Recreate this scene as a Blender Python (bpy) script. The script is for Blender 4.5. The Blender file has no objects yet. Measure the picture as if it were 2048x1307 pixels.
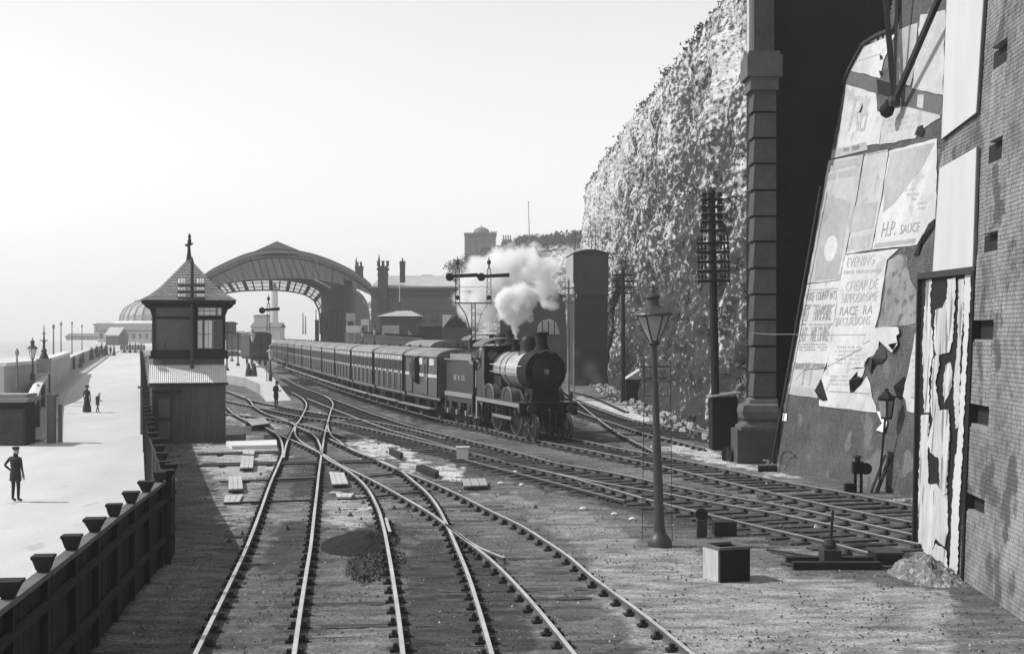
import bpy, bmesh, math, random
import numpy as np
from mathutils import Vector, Matrix, noise
from mathutils.geometry import tessellate_polygon

random.seed(7)
rnd = random.random
R = math.radians
SC = bpy.context.scene
COL = SC.collection

# ------------------------------------------------------------------ camera, sky, sun, exposure
F = 2800.0          # focal length in pixels of the 2048 wide photograph
CX, HY = 1024.0, 667.0
H = 4.4             # eye height above rail top
cam_d = bpy.data.cameras.new('camera')
cam_d.sensor_width = 36.0
cam_d.lens = 36.0 * F / 2048.0
cam_d.shift_y = (HY - 653.5) / 2048.0
cam_d.clip_start = 0.3
cam_d.clip_end = 6000
cam = bpy.data.objects.new('camera', cam_d)
COL.objects.link(cam)
cam.location = (0, 0, H)
cam.rotation_euler = (R(90), 0, 0)
SC.camera = cam

SUN_EL, SUN_AZ = 47.0, 274.0      # azimuth clockwise from +Y: from the left, a touch beyond the picture plane
world = bpy.data.worlds.new('World')
SC.world = world
world.use_nodes = True
nt = world.node_tree
nt.nodes.clear()
sky = nt.nodes.new('ShaderNodeTexSky')
sky.sky_type = 'NISHITA'
sky.sun_disc = False
sky.sun_elevation = R(SUN_EL)
sky.sun_rotation = R(SUN_AZ)
sky.air_density = 1.0
sky.dust_density = 1.0
sky.ozone_density = 1.0
# the plate of 1913 was sensitive to blue only: the grey of the sky is its blue light
sep = nt.nodes.new('ShaderNodeSeparateColor')
nt.links.new(sky.outputs[0], sep.inputs[0])
mx = nt.nodes.new('ShaderNodeMath'); mx.operation = 'MINIMUM'; mx.inputs[1].default_value = 30.0
nt.links.new(sep.outputs[2], mx.inputs[0])
bg = nt.nodes.new('ShaderNodeBackground')
bg.inputs[1].default_value = 0.12
# thin sea haze in front of the blue: brightest low down, thinning evenly towards the zenith, the same all round
tc = nt.nodes.new('ShaderNodeTexCoord'); sx = nt.nodes.new('ShaderNodeSeparateXYZ')
nt.links.new(tc.outputs['Generated'], sx.inputs[0])
ab = nt.nodes.new('ShaderNodeMath'); ab.operation = 'ABSOLUTE'; nt.links.new(sx.outputs[2], ab.inputs[0])
m1 = nt.nodes.new('ShaderNodeMath'); m1.operation = 'MULTIPLY'; m1.inputs[1].default_value = 2.4; nt.links.new(ab.outputs[0], m1.inputs[0])
m2 = nt.nodes.new('ShaderNodeMath'); m2.operation = 'POWER'; m2.inputs[1].default_value = 2.0; nt.links.new(m1.outputs[0], m2.inputs[0])
m2b = nt.nodes.new('ShaderNodeMath'); m2b.operation = 'ADD'; m2b.inputs[1].default_value = 1.0; nt.links.new(m2.outputs[0], m2b.inputs[0])
m2c = nt.nodes.new('ShaderNodeMath'); m2c.operation = 'DIVIDE'; m2c.inputs[0].default_value = 1.0; nt.links.new(m2b.outputs[0], m2c.inputs[1]); m2 = m2c
cn = nt.nodes.new('ShaderNodeTexNoise'); cn.inputs['Scale'].default_value = 2.2; cn.inputs['Detail'].default_value = 5; nt.links.new(tc.outputs['Generated'], cn.inputs['Vector'])
m3 = nt.nodes.new('ShaderNodeMath'); m3.operation = 'MULTIPLY_ADD'; m3.inputs[1].default_value = 1.2; m3.inputs[2].default_value = 4.3; nt.links.new(cn.outputs[0], m3.inputs[0])
m4 = nt.nodes.new('ShaderNodeMath'); m4.operation = 'MULTIPLY'; nt.links.new(m2.outputs[0], m4.inputs[0]); nt.links.new(m3.outputs[0], m4.inputs[1])
m5 = nt.nodes.new('ShaderNodeMath'); m5.operation = 'ADD'; nt.links.new(m4.outputs[0], m5.inputs[0]); nt.links.new(mx.outputs[0], m5.inputs[1])
nt.links.new(m5.outputs[0], bg.inputs[0])
wo = nt.nodes.new('ShaderNodeOutputWorld')
nt.links.new(bg.outputs[0], wo.inputs[0])

sun_d = bpy.data.lights.new('sun', 'SUN')
sun_d.energy = 4.8
sun_d.angle = R(0.5)
sun_d.color = (1.0, 1.0, 1.0)
sun = bpy.data.objects.new('sun', sun_d)
COL.objects.link(sun)
az = R(SUN_AZ); el = R(SUN_EL)
to_sun = Vector((math.sin(az) * math.cos(el), math.cos(az) * math.cos(el), math.sin(el)))
sun.rotation_euler = to_sun.to_track_quat('Z', 'Y').to_euler()

SC.view_settings.view_transform = 'Standard'
SC.view_settings.look = 'None'
SC.view_settings.gamma = 1.0
SC.view_settings.use_curve_mapping = False
SC.view_settings.exposure = -0.25
SC.render.engine = 'CYCLES'
SC.cycles.max_bounces = 12
SC.cycles.diffuse_bounces = 3
SC.cycles.volume_bounces = 10
SC.cycles.transparent_max_bounces = 8
SC.cycles.use_denoising = True
SC.cycles.volume_step_rate = 1.0
SC.cycles.volume_max_steps = 128

# ------------------------------------------------------------------ mapping helpers
GZ = -0.14          # level of the yard
def G(px, py, z=GZ):
    """point of the level z seen at a pixel of the photograph"""
    Y = F * (H - z) / (py - HY)
    return Vector(((px - CX) * Y / F, Y, z))
def X(px, Y): return (px - CX) * Y / F
def Z(py, Y): return H - (py - HY) * Y / F
def at(px, py, Y): return Vector((X(px, Y), Y, Z(py, Y)))
RS, RY0, RZ0 = 0.0117, 46.0, -1.12
def road_z(Y): return RZ0 + RS * (Y - RY0)
def RD(px, py):
    Y = (H - RZ0 + RS * RY0) / ((py - HY) / F + RS)
    return Vector((X(px, Y), Y, road_z(Y)))

# ------------------------------------------------------------------ materials
MATS = {}
def mat(name, g, rough=0.85, var=0.25, scale=4.0, bump=0.15, bscale=None, spec=0.3, streak=None, metal=0.0, trans=0.0, spots=None):
    if name in MATS: return MATS[name]
    m = bpy.data.materials.new(name); m.use_nodes = True
    t = m.node_tree; n = t.nodes; L = t.links
    b = n['Principled BSDF']
    b.inputs['Roughness'].default_value = rough
    b.inputs['Specular IOR Level'].default_value = spec
    b.inputs['Metallic'].default_value = metal
    if trans: b.inputs['Transmission Weight'].default_value = trans
    geo = n.new('ShaderNodeNewGeometry')
    mp = n.new('ShaderNodeMapping')
    L.new(geo.outputs['Position'], mp.inputs[0])
    if streak: mp.inputs['Scale'].default_value = streak
    nz = n.new('ShaderNodeTexNoise'); nz.inputs['Scale'].default_value = scale; nz.inputs['Detail'].default_value = 6; nz.inputs['Roughness'].default_value = 0.65
    L.new(mp.outputs[0], nz.inputs['Vector'])
    nz2 = n.new('ShaderNodeTexNoise'); nz2.inputs['Scale'].default_value = scale * 0.17; nz2.inputs['Detail'].default_value = 3
    L.new(mp.outputs[0], nz2.inputs['Vector'])
    av = n.new('ShaderNodeMath'); av.operation = 'ADD'
    L.new(nz.outputs[0], av.inputs[0]); L.new(nz2.outputs[0], av.inputs[1])
    mr = n.new('ShaderNodeMapRange')
    mr.inputs['From Min'].default_value = 0.65; mr.inputs['From Max'].default_value = 1.35
    mr.inputs['To Min'].default_value = g * (1 - var); mr.inputs['To Max'].default_value = g * (1 + var)
    L.new(av.outputs[0], mr.inputs[0])
    out = mr.outputs[0]
    if spots:      # (scale, threshold, grey)
        ns = n.new('ShaderNodeTexNoise'); ns.inputs['Scale'].default_value = spots[0]; ns.inputs['Detail'].default_value = 5
        L.new(mp.outputs[0], ns.inputs['Vector'])
        r2 = n.new('ShaderNodeMapRange'); r2.inputs['From Min'].default_value = spots[1]; r2.inputs['From Max'].default_value = spots[1] + 0.05
        L.new(ns.outputs[0], r2.inputs[0])
        mm = n.new('ShaderNodeMix'); mm.data_type = 'FLOAT'
        L.new(r2.outputs[0], mm.inputs[0]); L.new(out, mm.inputs[2]); mm.inputs[3].default_value = spots[2]
        out = mm.outputs[0]
    L.new(out, b.inputs['Base Color'])
    if bump:
        bp = n.new('ShaderNodeBump'); bp.inputs['Strength'].default_value = bump; bp.inputs['Distance'].default_value = 0.02
        nb = n.new('ShaderNodeTexNoise'); nb.inputs['Scale'].default_value = bscale or scale * 5; nb.inputs['Detail'].default_value = 5
        L.new(mp.outputs[0], nb.inputs['Vector'])
        L.new(nb.outputs[0], bp.inputs['Height']); L.new(bp.outputs[0], b.inputs['Normal'])
    MATS[name] = m
    return m

M_rail = mat('rail_steel', 0.42, 0.38, 0.35, 3, 0.05, spec=0.6)
M_railside = mat('rail_rust', 0.10, 0.8, 0.3, 6, 0.2)
M_chair = mat('cast_iron_chair', 0.022, 0.8, 0.3, 8, 0.2)
M_sleeper = mat('tarred_sleeper', 0.05, 0.92, 0.5, 4, 0.5, spots=(5, .6, .1))
M_dark = mat('black_paint', 0.012, 0.5, 0.3, 3, 0.05)
M_black = mat('soot_and_shade_black', 0.006, 0.8, 0.3, 3, 0.1)
M_iron = mat('dark_iron', 0.035, 0.6, 0.3, 5, 0.1)
M_white = mat('white_paint', 0.68, 0.7, 0.12, 3, 0.1)
M_pale = mat('pale_timber', 0.46, 0.85, 0.3, 3, 0.25, streak=(1, 6, 1))
M_grey = mat('grey_paint', 0.22, 0.6, 0.2, 4, 0.1)
M_midwood = mat('weathered_timber', 0.12, 0.85, 0.35, 3, 0.3, streak=(3, 3, .5))
M_tarwood = mat('tarred_timber', 0.018, 0.85, 0.4, 3, 0.3, streak=(4, 4, .5))
M_stone = mat('pale_stone', 0.45, 0.9, 0.2, 2, 0.3)
M_cloth = mat('dark_cloth', 0.02, 0.9, 0.3, 10, 0.1)
M_cloth2 = mat('grey_cloth', 0.07, 0.9, 0.3, 10, 0.1)
M_skin = mat('skin', 0.36, 0.6, 0.1, 10, 0.02)
M_paleclo = mat('pale_cloth', 0.55, 0.9, 0.15, 10, 0.1)
M_brick = mat('sooty_brick', 0.095, 0.92, 0.45, 5, 0.4, bscale=40, spots=(.8, 0.60, 0.17))
M_brickd = mat('black_brick', 0.011, 0.92, 0.4, 6, 0.5, bscale=60)
M_mortar = mat('mortar', 0.21, 0.95, 0.3, 6, 0.3)
M_mortard = mat('sooty_mortar', 0.008, 0.95, 0.3, 6, 0.3)
M_brickm = mat('stock_brick', 0.22, 0.92, 0.55, 4, 0.4, bscale=30, spots=(.9, .57, .10))
M_glass = mat('window_glass', 0.02, 0.08, 0.1, 2, 0.02, spec=0.8)
M_glassw = mat('pale_pane', 0.8, 0.15, 0.2, 2, 0.02, spec=0.8)  # panes given a pale base colour
M_roofcor = mat('lit_corrugated_iron', 0.62, 0.55, 0.2, 4, 0.1)  # tilted lean-to roof coloured paler for the light it catches
M_cordark = mat('shaded_corrugated_iron', 0.12, 0.6, 0.25, 2, 0.1, streak=(3, 3, .4))  # same iron coloured darker for the shaded front
M_tile = mat('roof_tile', 0.25, 0.85, 0.35, 5, 0.3)
M_ins = mat('porcelain_insulator', 0.85, 0.3, 0.05, 10, 0)
M_lampglass = mat('lamp_glass', 0.30, 0.15, 0.4, 3, 0, spec=0.7)
M_coal = mat('coal', 0.02, 0.6, 0.4, 8, 0.5)

# ------------------------------------------------------------------ object helpers
def setp(o, label=None, cat=None, group=None, kind=None):
    if label: o['label'] = label
    if cat: o['category'] = cat
    if group: o['group'] = group
    if kind: o['kind'] = kind
    return o
def thing(name, label, cat, loc=(0, 0, 0), rz=0, group=None):
    o = bpy.data.objects.new(name, None); COL.objects.link(o)
    o.location = loc; o.rotation_euler = (0, 0, rz)
    o.empty_display_size = 0.2
    return setp(o, label, cat, group)
def copy_tree(o, parent=None):
    c = o.copy(); COL.objects.link(c)
    if parent is not None: c.parent = parent
    for ch in list(KIDS.get(o.name, [])):
        cc = copy_tree(ch, c); KIDS.setdefault(c.name, []).append(cc)
    return c
KIDS = {}
def font_mesh(cu):
    o = bpy.data.objects.new('lettering', cu); COL.objects.link(o)
    me = bpy.data.meshes.new_from_object(o.evaluated_get(bpy.context.evaluated_depsgraph_get()))
    bpy.data.objects.remove(o); bpy.data.curves.remove(cu)
    return bpy.data.objects.new('lettering', me)
def link(o, parent=None):
    COL.objects.link(o)
    if parent is not None:
        o.parent = parent
        KIDS.setdefault(parent.name, []).append(o)
    return o
def inst(name, mesh, parent=None, loc=(0, 0, 0), rot=(0, 0, 0), scale=None):
    o = bpy.data.objects.new(name, mesh)
    o.location = loc; o.rotation_euler = rot
    if scale: o.scale = scale
    return link(o, parent)

class MB:
    def __init__(s): s.v = []; s.f = []; s.mi = []; s.cur = 0
    def add(s, vs, fs):
        b = len(s.v); s.v += [tuple(v) for v in vs]
        s.f += [tuple(b + i for i in f) for f in fs]; s.mi += [s.cur] * len(fs)
        return s
    def box(s, c, d, rz=0, M=None, top=1.0):
        """c centre, d full sizes"""
        hx, hy, hz = d[0] / 2, d[1] / 2, d[2] / 2
        vs = []
        for z, k in ((-hz, 1), (hz, top)):
            for x, y in ((-hx, -hy), (hx, -hy), (hx, hy), (-hx, hy)):
                v = Vector((x * k, y * k, z))
                if M is not None: v = M @ v
                elif rz: v = Vector((v.x * math.cos(rz) - v.y * math.sin(rz), v.x * math.sin(rz) + v.y * math.cos(rz), v.z))
                vs.append(v + Vector(c))
        return s.add(vs, [(3, 2, 1, 0), (4, 5, 6, 7), (0, 1, 5, 4), (1, 2, 6, 5), (2, 3, 7, 6), (3, 0, 4, 7)])
    def bar(s, p, q, w, h=None, up=(0, 0, 1)):
        h = h or w
        p = Vector(p); q = Vector(q); d = (q - p).normalized()
        u = Vector(up)
        if abs(d.dot(u)) > .98: u = Vector((0, 1, 0))
        a = d.cross(u).normalized(); b = a.cross(d).normalized()
        vs = []
        for e in (p, q):
            for i, j in ((-1, -1), (1, -1), (1, 1), (-1, 1)):
                vs.append(e + a * (i * w / 2) + b * (j * h / 2))
        return s.add(vs, [(3, 2, 1, 0), (4, 5, 6, 7), (0, 1, 5, 4), (1, 2, 6, 5), (2, 3, 7, 6), (3, 0, 4, 7)])
    def cyl(s, p, q, r0, r1=None, n=10, caps=True):
        r1 = r0 if r1 is None else r1
        p = Vector(p); q = Vector(q); d = (q - p).normalized()
        u = Vector((0, 0, 1)) if abs(d.z) < .9 else Vector((1, 0, 0))
        a = d.cross(u).normalized(); b = d.cross(a).normalized()
        vs = []
        for e, r in ((p, r0), (q, r1)):
            for i in range(n):
                t = 2 * math.pi * i / n
                vs.append(e + a * (r * math.cos(t)) + b * (r * math.sin(t)))
        fs = [(i, i + n, (i + 1) % n + n, (i + 1) % n) for i in range(n)]
        if caps: fs += [tuple(range(n)), tuple(range(2 * n - 1, n - 1, -1))]
        return s.add(vs, fs)
    def lathe(s, prof, c=(0, 0, 0), n=16, axis='z', M=None):
        """prof list of (r, h)"""
        vs = []; k = len(prof)
        for r, h in prof:
            for i in range(n):
                t = 2 * math.pi * i / n
                x, y = r * math.cos(t), r * math.sin(t)
                v = Vector((x, y, h)) if axis == 'z' else (Vector((h, x, y)) if axis == 'x' else Vector((x, h, y)))
                if M is not None: v = M @ v
                vs.append(v + Vector(c))
        fs = []
        for j in range(k - 1):
            for i in range(n):
                fs.append((j * n + i, j * n + (i + 1) % n, (j + 1) * n + (i + 1) % n, (j + 1) * n + i))
        fs.append(tuple(range(n - 1, -1, -1))); fs.append(tuple((k - 1) * n + i for i in range(n)))
        return s.add(vs, fs)
    def prism(s, poly, off):
        """poly: list of 3d points (planar, maybe concave); extruded by off"""
        n = len(poly); P = [Vector(p) for p in poly]; off = Vector(off)
        tri = tessellate_polygon([P])
        vs = P + [p + off for p in P]
        fs = [tuple(t) for t in tri] + [tuple(i + n for i in t[::-1]) for t in tri]
        fs += [(i, (i + 1) % n, (i + 1) % n + n, i + n) for i in range(n)]
        return s.add(vs, fs)
    def sweep(s, pts, prof, closed=True, up=(0, 0, 1)):
        """profile (a, b) swept along pts; a sideways, b up"""
        n = len(prof); vs = []
        P = [Vector(p) for p in pts]
        for i, p in enumerate(P):
            d = (P[min(i + 1, len(P) - 1)] - P[max(i - 1, 0)]); d.z = 0 if up == (0, 0, 1) else d.z
            d.normalize(); a = d.cross(Vector(up)).normalized()
            for (u, w) in prof: vs.append(p + a * u + Vector(up) * w)
        fs = []
        for i in range(len(P) - 1):
            for j in range(n if closed else n - 1):
                fs.append((i * n + j, i * n + (j + 1) % n, (i + 1) * n + (j + 1) % n, (i + 1) * n + j))
        if closed:
            fs.append(tuple(range(n))); fs.append(tuple((len(P) - 1) * n + j for j in range(n - 1, -1, -1)))
        return s.add(vs, fs)
    def mesh(s, name, mats, smooth=False, fix=True):
        me = bpy.data.meshes.new(name)
        me.from_pydata(s.v, [], s.f)
        ms = mats if isinstance(mats, (list, tuple)) else [mats]
        for m in ms: me.materials.append(m)
        if len(ms) > 1: me.polygons.foreach_set('material_index', s.mi)
        if fix:
            bm = bmesh.new(); bm.from_mesh(me)
            bmesh.ops.recalc_face_normals(bm, faces=bm.faces); bm.to_mesh(me); bm.free()
        if smooth:
            me.polygons.foreach_set('use_smooth', [True] * len(me.polygons))
            try:
                me.set_sharp_from_angle(angle=R(smooth if smooth is not True else 40))
            except Exception: pass
        me.update()
        return me
    def build(s, name, mats, parent=None, smooth=False, loc=None, rz=0, fix=True):
        o = bpy.data.objects.new(name, s.mesh(name, mats, smooth, fix))
        if loc is not None: o.location = loc
        if rz: o.rotation_euler = (0, 0, rz)
        return link(o, parent)

def smoothpath(pts, step=0.6):
    """Catmull-Rom through pts, resampled"""
    P = [Vector(p) for p in pts]
    P = [P[0] * 2 - P[1]] + P + [P[-1] * 2 - P[-2]]
    out = []
    for i in range(1, len(P) - 2):
        L = (P[i + 1] - P[i]).length; n = max(1, int(L / step))
        # centripetal-like damping: limit tangents
        m0 = (P[i + 1] - P[i - 1]) ; m1 = (P[i + 2] - P[i])
        a0 = (P[i] - P[i - 1]).length; a1 = L; a2 = (P[i + 2] - P[i + 1]).length
        m0 = m0 * (a1 / max(a0 + a1, 1e-6)); m1 = m1 * (a1 / max(a1 + a2, 1e-6))
        for k in range(n):
            t = k / n
            out.append((2 * t**3 - 3 * t**2 + 1) * P[i] + (t**3 - 2 * t**2 + t) * m0 + (-2 * t**3 + 3 * t**2) * P[i + 1] + (t**3 - t**2) * m1)
    out.append(P[-2])
    return out
def arclen(P):
    s = [0]
    for a, b in zip(P, P[1:]): s.append(s[-1] + (b - a).length)
    return s
def point_at(P, S, s):
    if s <= 0:
        d = (P[1] - P[0]).normalized(); return P[0] + d * s, d
    for i in range(len(S) - 1):
        if S[i + 1] >= s:
            d = (P[i + 1] - P[i]).normalized()
            return P[i] + d * (s - S[i]), d
    d = (P[-1] - P[-2]).normalized(); return P[-1] + d * (s - S[-1]), d

# ------------------------------------------------------------------ fence line (right edge of the road)
def fence_pt(px, py):
    Y = (H - 1.46 - RS * 29) / ((py - HY) / F + RS)
    return Vector((X(px, Y), Y, 0))
FENCE_A = [Vector((-4.4, 5.0, 0)), Vector((-5.7, 17.1, 0)), Vector((-6.45, 23.5, 0)), Vector((-7.05, 29.0, 0))]
FENCE_B = [Vector((-7.05, 29.0, 0)), fence_pt(337, 900), fence_pt(320, 856), fence_pt(305, 829), fence_pt(293, 775), fence_pt(287, 721), fence_pt(283, 693)]
FENCE = FENCE_A + FENCE_B[1:]
def fence_x(Y):
    P = FENCE
    if Y <= P[0].y: return P[0].x
    for a, b in zip(P, P[1:]):
        if a.y <= Y <= b.y: return a.x + (b.x - a.x) * (Y - a.y) / (b.y - a.y)
    a, b = P[-2], P[-1]
    return b.x + (b.x - a.x) * (Y - b.y) / (b.y - a.y)

# ------------------------------------------------------------------ ground
pale_px = [
    [(679, 876), (740, 880), (788, 891), (849, 916), (838, 921), (797, 922), (770, 914), (740, 918), (700, 893)],
    [(797, 928), (850, 926), (912, 931), (930, 955), (888, 958), (850, 943), (815, 940)],
    [(1130, 812), (1190, 822), (1300, 846), (1305, 833), (1262, 812), (1200, 800), (1150, 790)],
    [(1330, 886), (1420, 897), (1470, 925), (1560, 940), (1600, 960), (1420, 922), (1330, 900)],
    [(1040, 1010), (1130, 1015), (1230, 1050), (1300, 1100), (1260, 1160), (1180, 1110), (1100, 1060)],
    [(1180, 1110), (1350, 1090), (1450, 1120), (1620, 1150), (1900, 1180), (1900, 1310), (1300, 1310), (1180, 1170)],
    [(640, 1000), (740, 985), (755, 1030), (720, 1060), (650, 1050)],
    [(395, 885), (450, 890), (560, 882), (560, 925), (530, 960), (440, 960), (400, 920)],
    [(440, 960), (530, 960), (510, 1020), (470, 1060), (440, 1010)],
    [(555, 1010), (615, 1005), (600, 1040), (545, 1045)],
    [(900, 985), (1040, 985), (1080, 1020), (1000, 1000)],
    [(450, 812), (470, 826), (560, 850), (560, 862), (470, 850), (452, 838)],
]
dark_px = [
    [(900, 900), (1200, 940), (1500, 1020), (1840, 1110), (1840, 1130), (1500, 1075), (1300, 1040), (1180, 1000), (1040, 965), (900, 935)],
    [(560, 760), (880, 830), (960, 862), (860, 850), (700, 806)],
    [(590, 930), (660, 930), (700, 1000), (640, 980), (575, 1000)],
    [(1060, 880), (1230, 905), (1300, 925), (1180, 870), (1180, 835), (1050, 850)],
    [(690, 1060), (790, 1040), (820, 1149), (700, 1149)],
    [(560, 1040), (640, 1040), (620, 1149), (520, 1149)],
    [(820, 1060), (1000, 1130), (1100, 1307), (800, 1307)],
]
def inpoly(x, y, P):
    c = False; n = len(P); j = n - 1
    for i in range(n):
        xi, yi = P[i]; xj, yj = P[j]
        if (yi > y) != (yj > y) and x < (xj - xi) * (y - yi) / (yj - yi) + xi: c = not c
        j = i
    return c
def world_polys(L): return [[(G(a, b).x, G(a, b).y) for a, b in P] for P in L]
PALE = world_polys(pale_px); DARK = world_polys(dark_px)
PV = [.50, .46, .48, .42, .21, .25, .30, .36, .25, .20, .22, .30]
def bbox(P): return (min(p[0] for p in P), max(p[0] for p in P), min(p[1] for p in P), max(p[1] for p in P))
PB = [bbox(P) for P in PALE]; DB = [bbox(P) for P in DARK]

def make_ground():
    NU, NV = 230, 380
    ys = [5.0 * (330 / 5.0) ** (j / NV) for j in range(NV + 1)]
    vs = []; tone = []
    for y in ys:
        xf = fence_x(y)
        for i in range(NU + 1):
            x = xf + (26 - xf) * i / NU
            q = Vector((x * .9, y * .9, 0))
            n = noise.noise(q) * .5 + noise.noise(q * 3.1) * .3
            z = GZ + .03 * n + .02 * noise.noise(q * 7)
            # warp for ragged edges of patches
            amp = .012 * y
            wx = x + amp * noise.noise(Vector((x * 1.3, y * 1.3, 5))) + amp * .6 * noise.noise(Vector((x * 4, y * 4, 9)))
            wy = y + 3.5 * amp * noise.noise(Vector((x * 1.3, y * 1.3, 15))) + amp * 2 * noise.noise(Vector((x * 4, y * 4, 19)))
            t = .125 + .06 * noise.noise(Vector((x * .35, y * .18, 2)))
            for P, b in zip(DARK, DB):
                if b[0] < wx < b[1] and b[2] < wy < b[3] and inpoly(wx, wy, P): t = .055
            for kk, (P, b) in enumerate(zip(PALE, PB)):
                if b[0] < wx < b[1] and b[2] < wy < b[3] and inpoly(wx, wy, P): t = PV[kk]
            t *= 1 + .55 * noise.noise(Vector((x * 1.1, y * 3.2, 3)))
            vs.append((x, y, z)); tone.append(t)
    fs = []
    for j in range(NV):
        for i in range(NU):
            a = j * (NU + 1) + i
            fs.append((a, a + 1, a + NU + 2, a + NU + 1))
    # skirt down along the fence
    b = len(vs)
    for j in range(NV + 1):
        x, y, z = vs[j * (NU + 1)]; vs.append((x, y, -3.0)); tone.append(.1)
    for j in range(NV):
        fs.append((b + j, j * (NU + 1), (j + 1) * (NU + 1), b + j + 1))
    me = bpy.data.meshes.new('yard_ground'); me.from_pydata(vs, [], fs)
    a = me.attributes.new('tone', 'FLOAT', 'POINT'); a.data.foreach_set('value', tone)
    me.polygons.foreach_set('use_smooth', [True] * len(fs))
    m = bpy.data.materials.new('ash_ballast'); m.use_nodes = True
    t = m.node_tree; n = t.nodes; L = t.links; bs = n['Principled BSDF']
    bs.inputs['Roughness'].default_value = .95; bs.inputs['Specular IOR Level'].default_value = .15
    at_ = n.new('ShaderNodeAttribute'); at_.attribute_name = 'tone'
    geo = n.new('ShaderNodeNewGeometry')
    mp = n.new('ShaderNodeMapping'); mp.inputs['Scale'].default_value = (.9, 2.0, 1)
    mp.inputs['Rotation'].default_value = (0, 0, R(-4))
    L.new(geo.outputs['Position'], mp.inputs[0])
    n1 = n.new('ShaderNodeTexNoise'); n1.inputs['Scale'].default_value = 1.6; n1.inputs['Detail'].default_value = 8; n1.inputs['Roughness'].default_value = .7
    L.new(mp.outputs[0], n1.inputs['Vector'])
    n2 = n.new('ShaderNodeTexNoise'); n2.inputs['Scale'].default_value = 14; n2.inputs['Detail'].default_value = 4
    L.new(geo.outputs['Position'], n2.inputs['Vector'])
    r1 = n.new('ShaderNodeMapRange'); r1.inputs['From Min'].default_value = .3; r1.inputs['From Max'].default_value = .7
    r1.inputs['To Min'].default_value = .45; r1.inputs['To Max'].default_value = 1.6
    L.new(n1.outputs[0], r1.inputs[0])
    r2 = n.new('ShaderNodeMapRange'); r2.inputs['From Min'].default_value = .3; r2.inputs['From Max'].default_value = .7
    r2.inputs['To Min'].default_value = .6; r2.inputs['To Max'].default_value = 1.4
    L.new(n2.outputs[0], r2.inputs[0])
    m1 = n.new('ShaderNodeMath'); m1.operation = 'MULTIPLY'; L.new(at_.outputs['Fac'], m1.inputs[0]); L.new(r1.outputs[0], m1.inputs[1])
    m2 = n.new('ShaderNodeMath'); m2.operation = 'MULTIPLY'; L.new(m1.outputs[0], m2.inputs[0]); L.new(r2.outputs[0], m2.inputs[1])
    L.new(m2.outputs[0], bs.inputs['Base Color'])
    bp = n.new('ShaderNodeBump'); bp.inputs['Strength'].default_value = .6; bp.inputs['Distance'].default_value = .05
    n3 = n.new('ShaderNodeTexNoise'); n3.inputs['Scale'].default_value = 22; n3.inputs['Detail'].default_value = 5
    L.new(geo.outputs['Position'], n3.inputs['Vector'])
    ad = n.new('ShaderNodeMath'); ad.operation = 'ADD'; L.new(n3.outputs[0], ad.inputs[0]); L.new(n1.outputs[0], ad.inputs[1])
    L.new(ad.outputs[0], bp.inputs['Height']); L.new(bp.outputs[0], bs.inputs['Normal'])
    me.materials.append(m)
    o = link(bpy.data.objects.new('yard_ground', me)); setp(o, kind='structure')
make_ground()

# scattered cinders and stones lying on the yard: nobody could count them
def make_stones():
    mb = MB(); random.seed(3)
    for k in range(26000):
        y = 12 + 50 * random.random() ** 1.5; xf = fence_x(y) + .4
        x = xf + random.random() * (min(11, 9.5 + .02 * y) - xf)
        s = .010 + .024 * random.random() ** 2
        if noise.noise(Vector((x * .8, y * .5, 3))) < -.1 and random.random() < .7: continue
        if random.random() < .008 and y > 30: s = .06 + .06 * random.random()
        z = GZ + s * .3
        mb.cur = 1 if random.random() < .07 else (2 if random.random() < .35 else 0)
        a = random.random() * 3
        vs = [(s * math.cos(a + t) * (.7 + .5 * random.random()), s * math.sin(a + t) * (.7 + .5 * random.random()), -s * .5) for t in (0, 1.57, 3.14, 4.71)]
        vs = [(x + u, y + v, z + w) for u, v, w in vs] + [(x + s * .3 * (random.random() - .5), y, z + s * .7)]
        mb.add(vs, [(0, 1, 4), (1, 2, 4), (2, 3, 4), (3, 0, 4)])
    o = mb.build('gravel', [mat('cinder', .06, .9, .4, 5, 0), M_stone, mat('grey_ballast', .16, .9, .4, 5, 0)], fix=False)
    setp(o, label='loose cinders and pale stones strewn between the rails', cat='gravel', kind='stuff')
make_stones()

# road: a sheet that climbs gently away, and the paved footway behind its kerb
M_road = mat('dusty_road', 0.55, 0.95, 0.13, .7, 0.5, bscale=14, spots=(.9, .66, .42), streak=(1, .35, 1))
M_foot = mat('footway', 0.36, 0.9, 0.12, 2, 0.2)
WALLB = [RD(62, 885), RD(80, 822), RD(97, 783), RD(120, 755), RD(150, 737), RD(185, 718), RD(206, 708)]
KERB = [RD(118, 885), RD(119, 826), RD(127, 790), RD(148, 766), RD(172, 745), RD(196, 728), RD(217, 712)]
d0 = (WALLB[0] - WALLB[1]).normalized()
WB = [Vector((-26.5, 30, road_z(30))), Vector((-25.0, 50, road_z(50)))] + WALLB
wallpath = smoothpath(WALLB, 1.5)
kerbpath = smoothpath([RD(119, 826), RD(127, 790), RD(148, 766), RD(172, 745), RD(196, 728), RD(217, 712), RD(238, 702)], 1.5)
mb = MB()
ysr = [4 + 12 * i for i in range(30)]
for k in range(len(ysr) - 1):
    y0, y1 = ysr[k], ysr[k + 1]
    nx = 6
    for i in range(nx):
        def pt(y, i):
            xa = -75; xb = fence_x(y)
            x = xa + (xb - xa) * i / nx
            return (x, y, road_z(y))
        mb.add([pt(y0, i), pt(y0, i + 1), pt(y1, i + 1), pt(y1, i)], [(0, 1, 2, 3)])
setp(mb.build('road', M_road, fix=False), kind='structure')
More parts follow.
